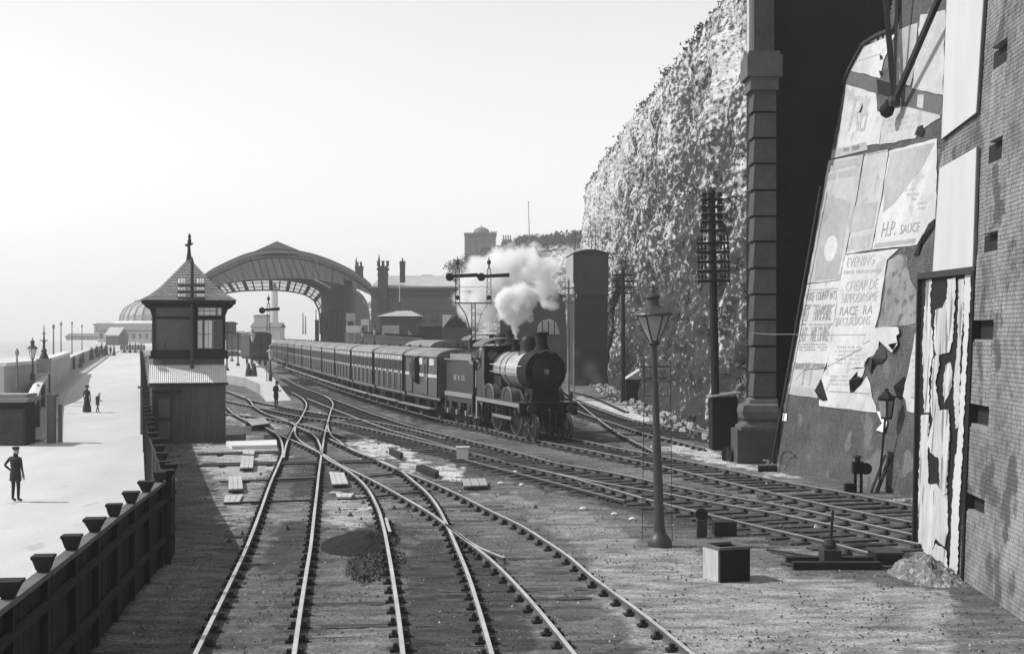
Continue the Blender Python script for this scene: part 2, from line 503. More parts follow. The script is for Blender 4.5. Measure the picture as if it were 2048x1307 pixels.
# footway: strip between wall foot and kerb, 0.12 m above the road
mb = MB()
n = 40
wp = [WALLB[0] + (Vector(WALLB[1]) - WALLB[0]) * 0] + []
WP2 = smoothpath(WALLB, 1.0); KP2 = smoothpath([WALLB[0] + Vector((.3, .6, 0))] + kerbpath[::8] + [kerbpath[-1]], 1.0)
def frac(P, t):
    S = arclen(P); return point_at(P, S, t * S[-1])[0]
for i in range(n):
    a0, a1 = frac(WP2, i / n), frac(WP2, (i + 1) / n); b0, b1 = frac(KP2, i / n), frac(KP2, (i + 1) / n)
    u = Vector((0, 0, .12))
    mb.add([a0 + u, b0 + u, b1 + u, a1 + u, b0, b1], [(0, 1, 2, 3), (1, 4, 5, 2)])
setp(mb.build('pavement', M_foot, fix=False), kind='structure')
mb = MB(); mb.sweep([frac(KP2, i / n) for i in range(n + 1)], [(-.08, .0), (.1, .0), (.1, .135), (-.08, .135)])
setp(mb.build('kerb', M_stone), kind='structure')

# sea, sands beyond the wall
M_sea = mat('sea_water', 0.30, 0.35, 0.15, .05, 0.3, bscale=.8, spec=.4)
mb = MB(); mb.add([(-1390, -20, -4.2), (1390, -20, -4.2), (1390, 1690, -4.2), (-1390, 1690, -4.2)], [(0, 1, 2, 3)])
setp(mb.build('sea', M_sea, fix=False), kind='structure')
M_sand = mat('sand', 0.42, 0.95, 0.1, .3, 0.2)
mb = MB(); mb.box((-290, 260, -4.4), (520, 560, 1.2))
setp(mb.build('beach', M_sand), kind='structure')

# ------------------------------------------------------------------ railway tracks
RAIL_PROF = [(-.034, 0), (.034, 0), (.036, -.035), (.012, -.045), (.012, -.115), (.035, -.125), (.035, -.145), (-.035, -.145), (-.035, -.125), (-.012, -.115), (-.012, -.045), (-.036, -.035)]
def rail_line(px, step=.7): return smoothpath([G(a, b, 0) for a, b in px], step)
RAILS = {
 'near': [(549, 731), (620, 757), (700, 786), (855, 831), (973, 856), (1040, 872.5), (1141, 891.7), (1218, 907), (1309, 927), (1357, 938.7), (1472, 966.7), (1540, 983), (1671, 1012), (1778, 1033.6), (1838, 1044), (1900, 1057)],
 'far': [(1040, 856), (1162, 879), (1228, 893), (1324, 911), (1421, 930), (1560, 960), (1700, 985), (1838, 1012.7), (1900, 1026)],
 'cess': [(481, 716), (520, 734), (564, 752.5), (598, 770), (646.6, 789), (688, 805), (725, 819), (772, 835), (818, 850), (865, 862), (913, 873.6), (1040, 904.4), (1116, 924.8), (1218, 942.5), (1309, 961.6), (1421, 984.4), (1540, 1005), (1629, 1022), (1737, 1047), (1850, 1072)],
 'third': [(614, 796), (669.5, 818), (738, 844), (784, 860), (844, 876.5), (908, 895), (1040, 928.6), (1116, 946), (1218, 966), (1309, 981), (1421, 1002), (1560, 1026), (1700, 1056), (1838, 1086)],
 'fourth': [(518, 814), (610, 833), (665, 841), (738, 856), (833, 879), (906, 897), (943, 904), (1060, 934), (1141, 953), (1243, 982), (1310, 1001), (1421, 1027.6), (1510, 1049), (1629, 1076), (1755, 1108), (1860, 1134)],
 'loop_a': [(451, 780), (509, 800.7), (559, 811), (614, 821), (669.5, 830.5), (760, 844), (840, 862.6), (890, 876)],
 'yard_a': [(454, 814), (470, 828), (497, 842), (527, 852), (548, 863), (559, 874), (564.5, 888), (565, 906), (558, 925), (540, 967), (516, 1034), (491.5, 1097), (467, 1149), (420, 1246), (390, 1307)],
 'yard_b': [(646.6, 789), (660, 797.5), (666, 807.5), (661.5, 821), (655.7, 842), (649, 869), (645, 895), (638.3, 940), (633.8, 982), (629, 1022), (621.6, 1088), (611.7, 1149), (599, 1230), (588, 1307)],
 'wing_a': [(582, 783), (598, 791), (607.5, 798), (613, 807.5), (610, 819), (600, 838), (591.5, 849), (578, 874), (571.5, 892), (567, 914)],
 'cross_a': [(451.5, 780), (474, 787), (497, 798), (509, 812), (532, 826), (577.7, 842), (600.6, 855), (619, 863), (633, 875), (640, 889), (643, 902)],
 'cross_b': [(555, 867), (582, 878), (603.5, 887), (640, 905), (658, 919), (697, 941), (730.6, 970), (755, 1012.6), (767, 1052), (776, 1097), (785, 1149), (797, 1230), (806, 1307)],
 'cross_c': [(591, 852), (590, 866), (597, 877), (612, 888), (646, 907), (682, 929), (737, 955), (803, 991), (861, 1025), (906, 1058), (954, 1091), (1009, 1114)],
 'yard_d': [(655, 845), (657, 858), (665, 872), (678.7, 881), (697, 894.5), (743, 914), (773, 925), (797, 937), (827.5, 961), (855, 985), (876, 1012.6), (897, 1055), (918, 1103), (936.5, 1149), (962, 1230), (984, 1307)],
 'yard_e': [(658, 876), (682, 887), (720, 903), (743, 913.5), (788, 934), (842.7, 955), (906, 982), (985, 1021.7), (1040, 1048), (1091, 1079.7), (1141.6, 1114), (1182, 1149.5), (1290, 1229), (1387, 1307)],
 'yard_f': [(897, 1052), (912, 1064), (940, 1085), (973, 1110), (1015, 1149), (1075, 1215), (1150, 1307)],
 'check_a': [(772, 1034), (775, 1047), (780, 1062)],
 'side_a': [(1130, 782), (1190, 832), (1237.5, 865.7), (1282.6, 889), (1324, 911)],
 'side_b': [(1100, 782), (1171, 807.7), (1218, 825), (1260, 838), (1323, 850), (1424, 866), (1520, 880)],
 'side_c': [(1110, 802), (1173, 828), (1233, 847), (1293, 866.7), (1350, 880), (1409, 895)],
 'side_d': [(1140, 780), (1181.6, 790.5), (1254.7, 821.6)],
 'plat_a': [(452, 800), (470, 804), (509, 812)],
 'plat_b': [(450, 826), (540, 836), (614, 850), (690, 872)],
}
RP = {k: rail_line(v) for k, v in RAILS.items()}
chair_me = MB(); chair_me.box((0, -.0, .02), (.34, .15, .05)); chair_me.box((.085, 0, .07), (.09, .12, .09), top=.7); chair_me.box((-.085, 0, .07), (.09, .12, .09), top=.7)
chair_me = chair_me.mesh('rail_chair', M_chair)
def sleeper_mesh(seed, L=2.65):
    random.seed(seed); mb = MB()
    mb.box((0, 0, -.05), (L, .26, .12))
    mb.v = [(x + .02 * random.uniform(-1, 1), y + .012 * random.uniform(-1, 1), z + .008 * random.uniform(-1, 1)) for x, y, z in mb.v]
    return mb.mesh('sleeper', M_sleeper)
SLM = [sleeper_mesh(i) for i in range(5)]
def nearest(P, p):
    best = None
    for q in P:
        d = (q - p).length
        if best is None or d < best[0]: best = (d, q)
    return best
def build_track(label, rails, pairs, bury=0.0, group='railway tracks', chair_step=.82, y_far=72):
    t = thing('railway_track', label, 'railway track', (0, 0, 0), 0, group)
    for k in rails:
        mb = MB(); P = RP[k]; mb.sweep(P, RAIL_PROF)
        me = mb.mesh('rail', [M_rail, M_railside])
        np_ = len(RAIL_PROF); mi = []
        for i in range(len(P) - 1):
            for j in range(np_): mi.append(0 if j == 0 else 1)
        mi += [1, 1]
        me.polygons.foreach_set('material_index', mi)
        link(bpy.data.objects.new('rail', me), t)
    far = MB(); cfar = MB(); ns = nc = 0
    for (a, b) in pairs:
        A, B = RP[a], RP[b]; S = arclen(A); s = 0.3
        while s < S[-1]:
            p, d = point_at(A, S, s)
            # the point of B square across from p
            q = min(B, key=lambda w: abs((w - p).dot(d)))
            w = (q - p).length
            if abs((q - p).dot(d)) < .6 and w < 2.0:
                c = (p + q) / 2; c.z = 0; ang = math.atan2(d.y, d.x) - math.pi / 2
            else:
                side = Vector((-d.y, d.x, 0)); side = side if side.dot(B[len(B) // 2] - p) > 0 else -side
                c = p + side * .72; ang = math.atan2(d.y, d.x) - math.pi / 2
            z = GZ + .035 - bury * (0.6 + .4 * random.random())
            if c.y < y_far and ns < 150:
                o = inst('sleeper', SLM[ns % 5], t, (c.x, c.y, z), (0, 0, ang + random.uniform(-.02, .02))); ns += 1
            elif c.y < 140:
                far.box((c.x, c.y, z - .05), (2.6, .26, .12), rz=ang)
            s += chair_step
    for k in rails:
        P = RP[k]; S = arclen(P); s = .3
        while s < S[-1]:
            p, d = point_at(P, S, s); ang = math.atan2(d.y, d.x) - math.pi / 2
            if p.y < y_far and nc < 290:
                inst('rail_chair', chair_me, t, (p.x, p.y, GZ), (0, 0, ang)); nc += 1
            elif p.y < 110:
                cfar.box((p.x, p.y, GZ + .06), (.32, .13, .09), rz=ang)
            s += chair_step
    if far.v: setp(far.build('distant_sleepers', M_sleeper, t), kind='stuff')
    if cfar.v: setp(cfar.build('distant_chairs', M_chair, t), kind='stuff')
    return t
build_track('running line under the steaming locomotive and its train', ['near', 'far'], [('near', 'far')])
build_track('second running line in front of the locomotive, curving past the lamp post', ['cess', 'third'], [('cess', 'third')])
build_track('crossover line nearest the concrete bin, with dark chairs on its outer rail', ['fourth', 'loop_a'], [('fourth', 'third')])
build_track('siding that runs to the bottom edge beside the fence shadow', ['yard_a', 'yard_b', 'wing_a', 'plat_a'], [('yard_a', 'yard_b')], bury=.075, chair_step=.95)
build_track('siding that bends sharply right beside the dark ash heap', ['cross_b', 'cross_a', 'cross_c', 'yard_f', 'check_a'], [('cross_b', 'cross_c')], bury=.065, chair_step=.9)
build_track('outermost yard siding, its long rail sweeping right of the ash heap', ['yard_d', 'yard_e', 'plat_b'], [('yard_d', 'yard_e')], bury=.06, chair_step=.85)
build_track('sidings at the foot of the chalk cliff, beside the water tower', ['side_a', 'side_b', 'side_c', 'side_d'], [('side_b', 'side_c')])

# point rods and signal wires run across the yard
def rod(pa, pb, w=.05, z=.05, lab=None, n=1, gap=.12):
    t = thing('point_rodding', lab, 'point rodding', (0, 0, 0), 0, 'rods laid across the yard')
    for k in range(n):
        a, b = G(*pa), G(*pb); off = Vector((0, k * gap, 0))
        mb = MB(); mb.bar(a + off + Vector((0, 0, z)), b + off + Vector((0, 0, z)), w, .05)
        mb.build('rod', M_iron if k % 2 == 0 else M_grey, t)
    m = MB(); L = (b - a).length
    for i in range(int(L / 1.6)):
        c = a + (b - a) * ((i + .5) * 1.6 / L); m.box(c + Vector((0, gap * (n - 1) / 2, z - .04)), (.12, .1 + gap * n, .07))
    m.build('rod_stool', M_chair, t)
rod((447, 1010), (628, 1004), .09, .06, 'single dark rod crossing the siding near the fence shadow', 1)
rod((440, 967), (632, 959), .09, .06, 'dark rod crossing the siding beyond the pale covers', 2)
rod((395, 935), (760, 927), .06, .06, 'bundle of rods crossing the yard in front of the signal box', 4, .3)
rod((395, 912), (565, 908), .07, .06, 'rods just in front of the signal box base', 3, .35)
rod((700, 1002), (860, 985), .09, .06, 'short dark rod between the two bending sidings', 1)
rod((690, 962), (800, 950), .09, .06, 'short dark rod beside the pale cover between the rails', 1)
rod((930, 925), (1250, 1010), .06, .08, 'wires on stools along the edge of the running lines', 2, .3)

# pale timber covers over the rodding
def slab(name, lab, cat, pts, h, m, group=None, parts=0, tilt=0):
    P = [G(*p) for p in pts]
    if parts:
        t = thing(name, lab, cat, tuple(P[3]), 0, group)
        base = P[3].copy()
        for k in range(parts):
            a, b = k / parts + .012, (k + 1) / parts - .012
            q = [P[0].lerp(P[1], a), P[0].lerp(P[1], b), P[3].lerp(P[2], b), P[3].lerp(P[2], a)]
            dz = .01 * rnd()
            q = [v - base + Vector((0, 0, h - .04 + dz)) for v in q]
            m_ = MB(); m_.prism(q, (0, 0, .04)); m_.build('plank', m, t)
        m_ = MB()
        for f in (.12, .88):
            a = P[0].lerp(P[3], f) - base; b = P[1].lerp(P[2], f) - base
            m_.bar(a + Vector((0, 0, (h - .04) / 2)), b + Vector((0, 0, (h - .04) / 2)), .08, h - .045)
        m_.build('batten', M_midwood, t)
        return t
    mb = MB(); mb.prism([v for v in P], (0, 0, h)); return setp(mb.build(name, m), lab, cat, group)
cg = 'pale covers over the rodding'
slab('timber_cover', 'pale planked cover left of the siding, nearest the fence shadow', 'cover', [(456.6, 962.7), (483.5, 961), (486, 987), (456.6, 989)], .16, M_pale, cg, 3)
slab('timber_cover', 'pale planked cover just beyond, between the two rod bundles', 'cover', [(484, 919), (508, 920), (506, 943.5), (479, 944.5)], .16, M_pale, cg, 3)
slab('timber_cover', 'small pale cover against the far rods', 'cover', [(485, 907), (509.6, 908), (508.8, 915.5), (485, 914.7)], .16, M_pale, cg, 2)
slab('stone_slab', 'long bright slab in front of the signal box', 'slab', [(452, 888.6), (553, 885), (554, 896), (464, 898)], .14, M_white, 'bright slabs by the signal box')
slab('stone_slab', 'shorter bright slab raised behind the long one', 'slab', [(487.7, 876), (521.4, 876), (528, 885), (493, 887)], .3, M_stone, 'bright slabs by the signal box')
slab('timber_cover', 'broad worn cover lying lowest beside the fence shadow', 'cover', [(450, 994), (487, 992), (478, 1008), (447, 1009)], .06, M_pale, cg, 3)
slab('timber_cover', 'pale cover lying between the siding and the bending rail', 'cover', [(658, 950.5), (688, 952), (697, 974.7), (664, 976)], .12, M_pale, cg, 3)
slab('timber_cover', 'low pale cover between the rails, nearer than its neighbour', 'cover', [(671.6, 991), (708, 991), (702, 999), (674.6, 999)], .08, M_pale, cg, 3)
slab('timber_cover', 'grey cover right of the outermost siding', 'cover', [(923, 965.6), (971, 965.6), (976, 979), (927.5, 981)], .14, mat('grey_timber', .3, .9, .25, 3, .2), cg, 3)
slab('ground_hatch', 'square dark pit cover near the signal box corner', 'hatch', [(490, 850), (528, 846), (540, 858), (505, 863)], .3, mat('grey_timber', .3, .9, .25, 3, .2), None, 2)
slab('timber_baulk', 'short dark timber lying on the pale gravel patch', 'timber', [(778, 908), (785, 907), (806, 915), (800, 920)], .2, M_tarwood)
slab('timber_baulk', 'dark tapering timber at the edge of the second gravel patch', 'timber', [(832, 942), (845, 939), (878, 953), (870, 958)], .2, M_tarwood)
# white box standing by the running line
t = thing('white_crate', 'white painted box standing beside the running line', 'crate', tuple(G(925, 919)))
mb = MB(); mb.box((0, 0, .22), (.42, .3, .42)); mb.build('box', M_white, t)
mb = MB(); mb.box((.01, -.02, .46), (.5, .36, .04)); mb.build('lid', M_white, t)
# ash heap and weeds
def heap(name, lab, cat, px, py, rx, ry, h, m, rough=.25, seed=0, kind=None, n=34):
    c = G(px, py); vs = []; fs = []
    for j in range(n + 1):
        for i in range(n + 1):
            u, v = i / n * 2 - 1, j / n * 2 - 1
            r = math.sqrt(u * u + v * v)
            k = max(0, 1 - r) ** .9
            q = Vector((u * 3 + seed, v * 3, seed))
            z = h * (k * (1 + rough * noise.noise(q) * 1.6) + rough * .35 * noise.noise(q * 4) * min(1, k * 4)) - .05
            vs.append((u * rx, v * ry, z))
    for j in range(n):
        for i in range(n): a = j * (n + 1) + i; fs.append((a, a + 1, a + n + 2, a + n + 1))
    me = bpy.data.meshes.new(name); me.from_pydata(vs, [], fs); me.materials.append(m)
    o = link(bpy.data.objects.new(name, me)); o.location = c
    return setp(o, lab, cat, None, kind)
heap('ash_heap', 'low black heap of ash between the two sidings', 'ash heap', 722, 1085, .95, 2.2, .30, mat('black_ash', .012, .95, .4, 8, .5), .25, 3)
heap('rubble_heap', 'pale grey hump of rubble at the foot of the torn billboard', 'rubble heap', 1850, 1150, .7, 1.4, .42, mat('rubble', .15, .95, .5, 5, 1.0, spots=(6, .55, .3)), .4, 9, n=60)
for i, (px, py, lab) in enumerate([(1001, 968, 'white lump of chalk at the edge of the rails, leftmost of four'), (1030, 945, 'white lump of chalk lying just beyond the others'), (1043, 971, 'white lump of chalk beside the dark timber ends'), (1166, 1019, 'small white stone alone on the open ash'), (1229, 1030, 'pale stone near the lamp post side of the ash'), (1265, 1040, 'pale stone closest to the lamp post'), (640, 901, 'white lump lying in the rail crossing'), (741, 1020, 'white lump against the bending rail'), (640, 826, 'white lump between the far points'), (597, 765, 'white lump beside the far platform rail')]):
    mb = MB(); random.seed(i); s = .075
    mb.lathe([(s * .5, 0), (s, s * .4), (s * .9, s * .9), (s * .3, s * 1.2)], n=7)
    mb.v = [(x * random.uniform(.8, 1.5), y * random.uniform(.8, 1.3), z) for x, y, z in mb.v]
    o = mb.build('chalk_lump', M_white); o.location = G(px, py) + Vector((0, 0, -.01)); setp(o, lab, 'stone', 'white lumps in the yard')
def weeds(name, lab, c, rx, ry, n, h, m, seed=1, kind='stuff'):
    random.seed(seed); mb = MB()
    for k in range(n):
        a = random.random() * 6.28; r = math.sqrt(random.random())
        x, y = c.x + rx * r * math.cos(a), c.y + ry * r * math.sin(a)
        hh = h * (.4 + .8 * random.random()); w = .02 + .03 * random.random(); b = random.random() * 3.14; l = random.uniform(-.1, .1)
        mb.add([(x - w * math.cos(b), y - w * math.sin(b), c.z - .02), (x + w * math.cos(b), y + w * math.sin(b), c.z - .02), (x + l, y + random.uniform(-.1, .1), c.z + hh)], [(0, 1, 2)])
    return setp(mb.build(name, m, fix=False), lab, 'weeds', None, kind)
M_leaf = mat('foliage', 0.055, .8, .6, 6, 0)
weeds('undergrowth', 'weeds and rough grass below the ash heap', G(752, 1128), .55, 2.0, 1100, .07, mat('dry_weeds', .08, .9, .6, 6, 0), 2)
weeds('undergrowth', 'dark tuft growing beside the brick plinth', G(1458, 920), .2, .5, 500, .45, M_leaf, 3)

# ------------------------------------------------------------------ fence between road and yard
def fence_top(Y): return 1.46 + RS * max(0, Y - 29)
def build_fence(path, label, step, fine, y_stop=1e9, last=True):
    a = path[0]
    t = thing('timber_fence', label, 'fence', (0, 0, 0), 0, 'tarred fence along the road')
    P = smoothpath(path, .5) if len(path) > 3 else path
    S = arclen(P); n = max(1, round(S[-1] / step))
    prev = None
    pm = MB(); pm.box((0, 0, 0), (.18, .18, 1)); 
    far = MB(); farp = MB()
    for i in range(n + 1):
        if i == n and not last: continue
        p, d = point_at(P, S, S[-1] * i / n)
        z = fence_top(p.y); zb = min(GZ, road_z(p.y)) - .3; ang = math.atan2(d.y, d.x)
        mb = MB(); mb.box((0, 0, (z + .1 + zb) / 2), (.13, .13, z + .1 - zb)); o = mb.build('post', M_tarwood, t, loc=(p.x, p.y, 0), rz=ang)
        # moulded cap: wide on top, narrow at the neck
        mb = MB()
        kk = 1 + .12 * math.sin(i * 2.3); prof = [(.075, z + .08), (.085, z + .11), (.12 * kk, z + .21), (.135 * kk, z + .22), (.135 * kk, z + .255)]
        mb.lathe([(r * 1.41, h) for r, h in prof], n=4, M=Matrix.Rotation(R(45), 3, 'Z')); mb.build('post_cap', M_tarwood, o)
    for i in range(n):
        p0, d = point_at(P, S, S[-1] * i / n); p1, _ = point_at(P, S, S[-1] * (i + 1) / n)
        z0, z1 = fence_top(p0.y), fence_top(p1.y); zb = min(GZ, road_z(p0.y)) - .2
        q0, q1 = Vector((p0.x, p0.y, z0 + .02)), Vector((p1.x, p1.y, z1 + .02))
        side = Vector((d.y, -d.x, 0))
        mb = MB(); mb.bar(q0, q1, .16, .07); mb.build('top_rail', M_midwood if fine else M_tarwood, t)
        for dz, wd in ((-.35, .09), (-1.1, .09)):
            mb = MB(); mb.bar(q0 + side * .06 + Vector((0, 0, dz)), q1 + side * .06 + Vector((0, 0, dz)), .08, wd); mb.build('rail', M_tarwood, t)
        L = (q1 - q0).length; nb = max(2, int(L / .19)); random.seed(i)
        if p0.y < 62:
            for k in range(nb):
                c0 = q0.lerp(q1, (k + .04) / nb); c1 = q0.lerp(q1, (k + .96) / nb)
                o_ = -side * (.02 + .012 * random.random()); e = -side * .025
                zt0, zt1 = c0.z - .03, c1.z - .03
                mb = MB(); mb.add([(c0 + o_).xy.to_3d() + Vector((0, 0, zb)), (c1 + o_).xy.to_3d() + Vector((0, 0, zb)), (c1 + o_).xy.to_3d() + Vector((0, 0, zt1)), (c0 + o_).xy.to_3d() + Vector((0, 0, zt0)),
                                   (c0 + o_ + e).xy.to_3d() + Vector((0, 0, zb)), (c1 + o_ + e).xy.to_3d() + Vector((0, 0, zb)), (c1 + o_ + e).xy.to_3d() + Vector((0, 0, zt1)), (c0 + o_ + e).xy.to_3d() + Vector((0, 0, zt0))],
                                  [(0, 1, 2, 3), (7, 6, 5, 4), (0, 4, 5, 1), (1, 5, 6, 2), (2, 6, 7, 3), (3, 7, 4, 0)])
                mb.build('plank', M_tarwood, t)
        else:
            for k in range(nb):
                c = q0.lerp(q1, (k + .5) / nb); far.bar(Vector((c.x, c.y, zb)), Vector((c.x, c.y, c.z - .03)), L / nb * .92, .03, up=(d.x, d.y, 0))
    if far.v: setp(far.build('distant_planks', M_tarwood, t), kind='stuff')
    return t
build_fence(FENCE_A, 'near stretch of tarred fence with flared post caps, black against the road', 1.75, True, last=False)
build_fence(FENCE_B, 'far stretch of tarred fence curving away past the signal box', 1.9, False)
# tall gate post at the turn of the road
t = thing('gate_post', 'tall dark post standing in the road against the far fence', 'post', tuple(RD(290, 868)))
mb = MB(); mb.box((0, 0, 1.1), (.42, .3, 2.6)); mb.build('shaft', M_midwood, t)
mb = MB(); mb.box((0, 0, 2.45), (.62, .45, .12)); mb.build('cap', M_midwood, t)

# ------------------------------------------------------------------ sea wall, gate pier, lamp columns on the left
M_wallgrey = mat('rendered_wall', 0.30, .9, .2, 1.2, .3)
t = thing('parapet_wall', 'curved grey parapet with a white coping beside the footway', 'wall', (0, 0, 0))
mb = MB(); mb.sweep(wallpath, [(-.42, -1.6), (0, -1.6), (0, 1.45), (-.42, 1.45)]); mb.build('wall', M_wallgrey, t)
S_ = arclen(wallpath); L_ = S_[-1]; k = 0
while k * 1.5 < L_ - .4 and k < 90:
    p, d = point_at(wallpath, S_, k * 1.5 + .02); q, d2 = point_at(wallpath, S_, min(L_, (k + 1) * 1.5 - .02))
    mb = MB(); mb.sweep([p, q], [(-.50, 1.453), (.08, 1.453), (.08, 1.60), (-.21, 1.66), (-.50, 1.60)]); mb.build('coping_stone', M_white, t); k += 1
for k in range(9):
    p, d = point_at(wallpath, S_, L_ * (k + .5) / 9.5)
    mb = MB(); mb.box((p.x + .12, p.y, p.z + .8), (.22, .3, 1.6), rz=math.atan2(d.y, d.x)); mb.build('buttress', M_iron, t)
# walls of the lower promenade beyond
t = thing('lower_wall', 'pale lower wall curving below the parapet, towards the sands', 'wall', (0, 0, 0))
P = smoothpath([at(8, 725, 92), at(50, 720, 97), at(90, 722, 106), at(140, 716, 150)], 3); P = [Vector((p.x, p.y, -3.5)) for p in P]
mb = MB(); mb.sweep(P, [(-.5, -1), (0, -1), (0, 5.75), (-.5, 5.75)]); mb.build('wall', mat('pale_render', .42, .9, .15, .8, .1), t)
mb = MB(); mb.sweep(P, [(-.7, 5.755), (.15, 5.755), (.15, 6.0), (-.7, 6.0)]); mb.build('coping', M_white, t)

gp = RD(30, 888)
t = thing('gate_pier', 'squat dark brick gate pier at the left edge of the road', 'gate pier', tuple(gp))
random.seed(4)
brick_me = MB(); brick_me.box((0, 0, 0), (.223, .11, .066)); brick_me = brick_me.mesh('brick', mat('pier_brick', .05, .9, .35, 8, .3))
mb = MB(); mb.box((0, 0, 1.0), (1.46, 1.46, 2.2)); mb.build('core', M_mortard, t)
cnt = 0; pst = MB()
for c in range(26):
    z = -.05 + c * .076
    for k in range(7):
        x = -.78 + .23 * k + (.115 if c % 2 else 0)
        if x > .7: continue
        if cnt < 150: inst('brick', brick_me, t, (x + .05, -.735, z + .05)); cnt += 1
mb = MB()
for k_, z_ in ((1.7, 2.1), (1.9, 2.22), (1.6, 2.36)): mb.box((0, 0, z_), (k_, k_, .12))
mb.build('cap', M_wallgrey, t)
t = thing('timber_gate_post', 'square timber gate post with a thinner post beside it, casting a long shadow', 'post', tuple(RD(103, 885)))
mb = MB(); mb.box((0, 0, 1.1), (.36, .3, 2.3)); mb.build('shaft', M_midwood, t)
mb = MB(); mb.box((0, 0, 2.3), (.56, .45, .12)); mb.build('cap', M_midwood, t)
mb = MB(); mb.box((.32, .3, .9), (.14, .14, 1.9)); mb.build('stay_post', M_midwood, t)
t = thing('dark_bollard', 'thin dark post standing close to the parapet, left of the timber post', 'post', tuple(RD(76, 822)))
mb = MB(); mb.cyl((0, 0, 0), (0, 0, 1.5), .16, .12, 10); mb.build('shaft', M_iron, t)
mb = MB(); mb.lathe([(.16, 1.5), (.2, 1.56), (.1, 1.7), (.02, 1.75)], n=10); mb.build('knob', M_iron, t)

def lantern(mb_frame, mb_glass, c, s=1.0, n=4):
    """hexagonal/square street lantern with its foot at c; built into two meshes"""
    x, y, z = c
    prof = [(.085, 0), (.24, .62)]
    mb_glass.lathe([(r * s, h * s + z + .03) for r, h in prof], c=(x, y, 0), n=n)
    for i in range(n):
        a = 2 * math.pi * i / n
        p = Vector((x + .09 * s * math.cos(a), y + .09 * s * math.sin(a), z + .02)); q = Vector((x + .25 * s * math.cos(a), y + .25 * s * math.sin(a), z + .66 * s))
        mb_frame.bar(p, q, .03 * s)
    mb_frame.lathe([(.12 * s, z - .05), (.1 * s, z + .03)], c=(x, y, 0), n=n)
    mb_frame.lathe([(.36 * s, z + .645 * s), (.37 * s, z + .67 * s), (.14 * s, z + .84 * s), (.12 * s, z + .85 * s), (.12 * s, z + 1.02 * s), (.16 * s, z + 1.04 * s), (.13 * s, z + 1.12 * s), (.03 * s, z + 1.2 * s), (.035 * s, z + 1.26 * s), (.01 * s, z + 1.36 * s)], c=(x, y, 0), n=max(n, 8))
def small_lamp(label, base, h, s=.9, pale=True):
    t = thing('lamp_post', label, 'lamp post', tuple(base), 0, 'slender lamp posts far off')
    mb = MB(); mb.cyl((0, 0, 0), (0, 0, h), .09, .05, 8); mb.lathe([(.16, 0), (.16, .4), (.1, .5)], n=8); mb.build('post', M_iron, t)
    f = MB(); g = MB(); lantern(f, g, (0, 0, h), s); f.build('lantern_frame', M_iron, t); g.build('lamp_glass', M_white if pale else M_lampglass, t)
def lp(px, ybase, ytop, Y, lab, s=.9):
    b = at(px, ybase, Y); top = Z(ytop, Y); small_lamp(lab, b, top - b.z - 1.2 * s, s)
lp(65, 760, 679, 96, 'lamp post with a pale lantern above the lower promenade', 1.1)
M_slate_ = mat('grey_iron', .12, .7, .2, 4, 0)
# ornate column on the wall
t = thing('ornate_lamp_column', 'ornate iron lamp column on a stone pedestal rising from the parapet', 'lamp column', tuple(at(88, 735, 100)))
mb = MB(); mb.box((0, 0, .1), (.75, .75, .9)); mb.box((0, 0, .6), (.85, .85, .1)); mb.build('pedestal', M_wallgrey, t)
mb = MB(); mb.lathe([(.34, .65), (.3, .8), (.16, 1.1), (.22, 1.2), (.1, 1.4), (.08, 1.8), (.14, 1.9), (.07, 2.0), (.05, 2.4), (.09, 2.45), (.04, 2.55), (.03, 2.9), (.01, 3.1)], n=12); mb.build('column', M_iron, t)
mb = MB(); mb.cyl((-.3, 0, 1.95), (.3, 0, 1.95), .03); mb.cyl((-.18, 0, 2.45), (.18, 0, 2.45), .02); mb.build('cross_arm', M_iron, t)
for i, (px, yb, yt, Y, lab) in enumerate([(107, 722, 658, 130, 'first thin standard beyond the ornate column'), (122, 716, 652, 150, 'second thin standard beyond the ornate column'), (144, 710, 650, 175, 'third standard, topped by a small ball'), (164, 704, 655, 200, 'fourth and farthest thin standard before the crowd'), (34, 775, 712, 88, 'lowest thin standard at the left edge above the sands')]):
    t = thing('thin_standard', lab, 'lamp standard', tuple(at(px, yb, Y)), 0, 'thin standards along the sea wall')
    h = (yb - yt) * Y / F
    mb = MB(); mb.cyl((0, 0, 0), (0, 0, h), .08, .05, 6); mb.build('post', M_slate_, t)
    mb = MB(); mb.lathe([(.05, h), (.13, h + .12), (.13, h + .3), (.03, h + .5)], n=8); mb.build('globe', M_grey, t)

# far pier buildings, pale in the haze
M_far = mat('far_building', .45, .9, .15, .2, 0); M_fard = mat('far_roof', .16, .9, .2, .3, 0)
t = thing('pier_pavilion', 'domed pavilion on the far pier, half hidden by the signal box', 'pavilion', tuple(at(320, 674, 430)))
Y = 430; s = Y / F
mb = MB(); mb.lathe([(82 * s, 0), (82 * s, 26 * s)], n=28); mb.build('lower_wall', M_far, t)
mb = MB(); mb.lathe([(90 * s, 26 * s), (92 * s, 28 * s), (80 * s, 32 * s)], n=28); mb.build('gallery_roof', M_white, t)
mb = MB(); mb.lathe([(78 * s, 32 * s), (76 * s, 44 * s), (68 * s, 58 * s), (52 * s, 68 * s), (48 * s, 70 * s)], n=28); mb.build('dome', mat('dome_glass', .28, .5, .15, .4, 0), t)
mb = MB()
for i in range(28):
    a = 2 * math.pi * i / 28; q = [(79, 32), (77, 44), (69, 58), (52, 68.5)]
    for (r0, h0), (r1, h1) in zip(q, q[1:]): mb.bar((r0 * s * math.cos(a), r0 * s * math.sin(a), h0 * s), (r1 * s * math.cos(a), r1 * s * math.sin(a), h1 * s), .3)
mb.build('dome_rib', M_far, t)
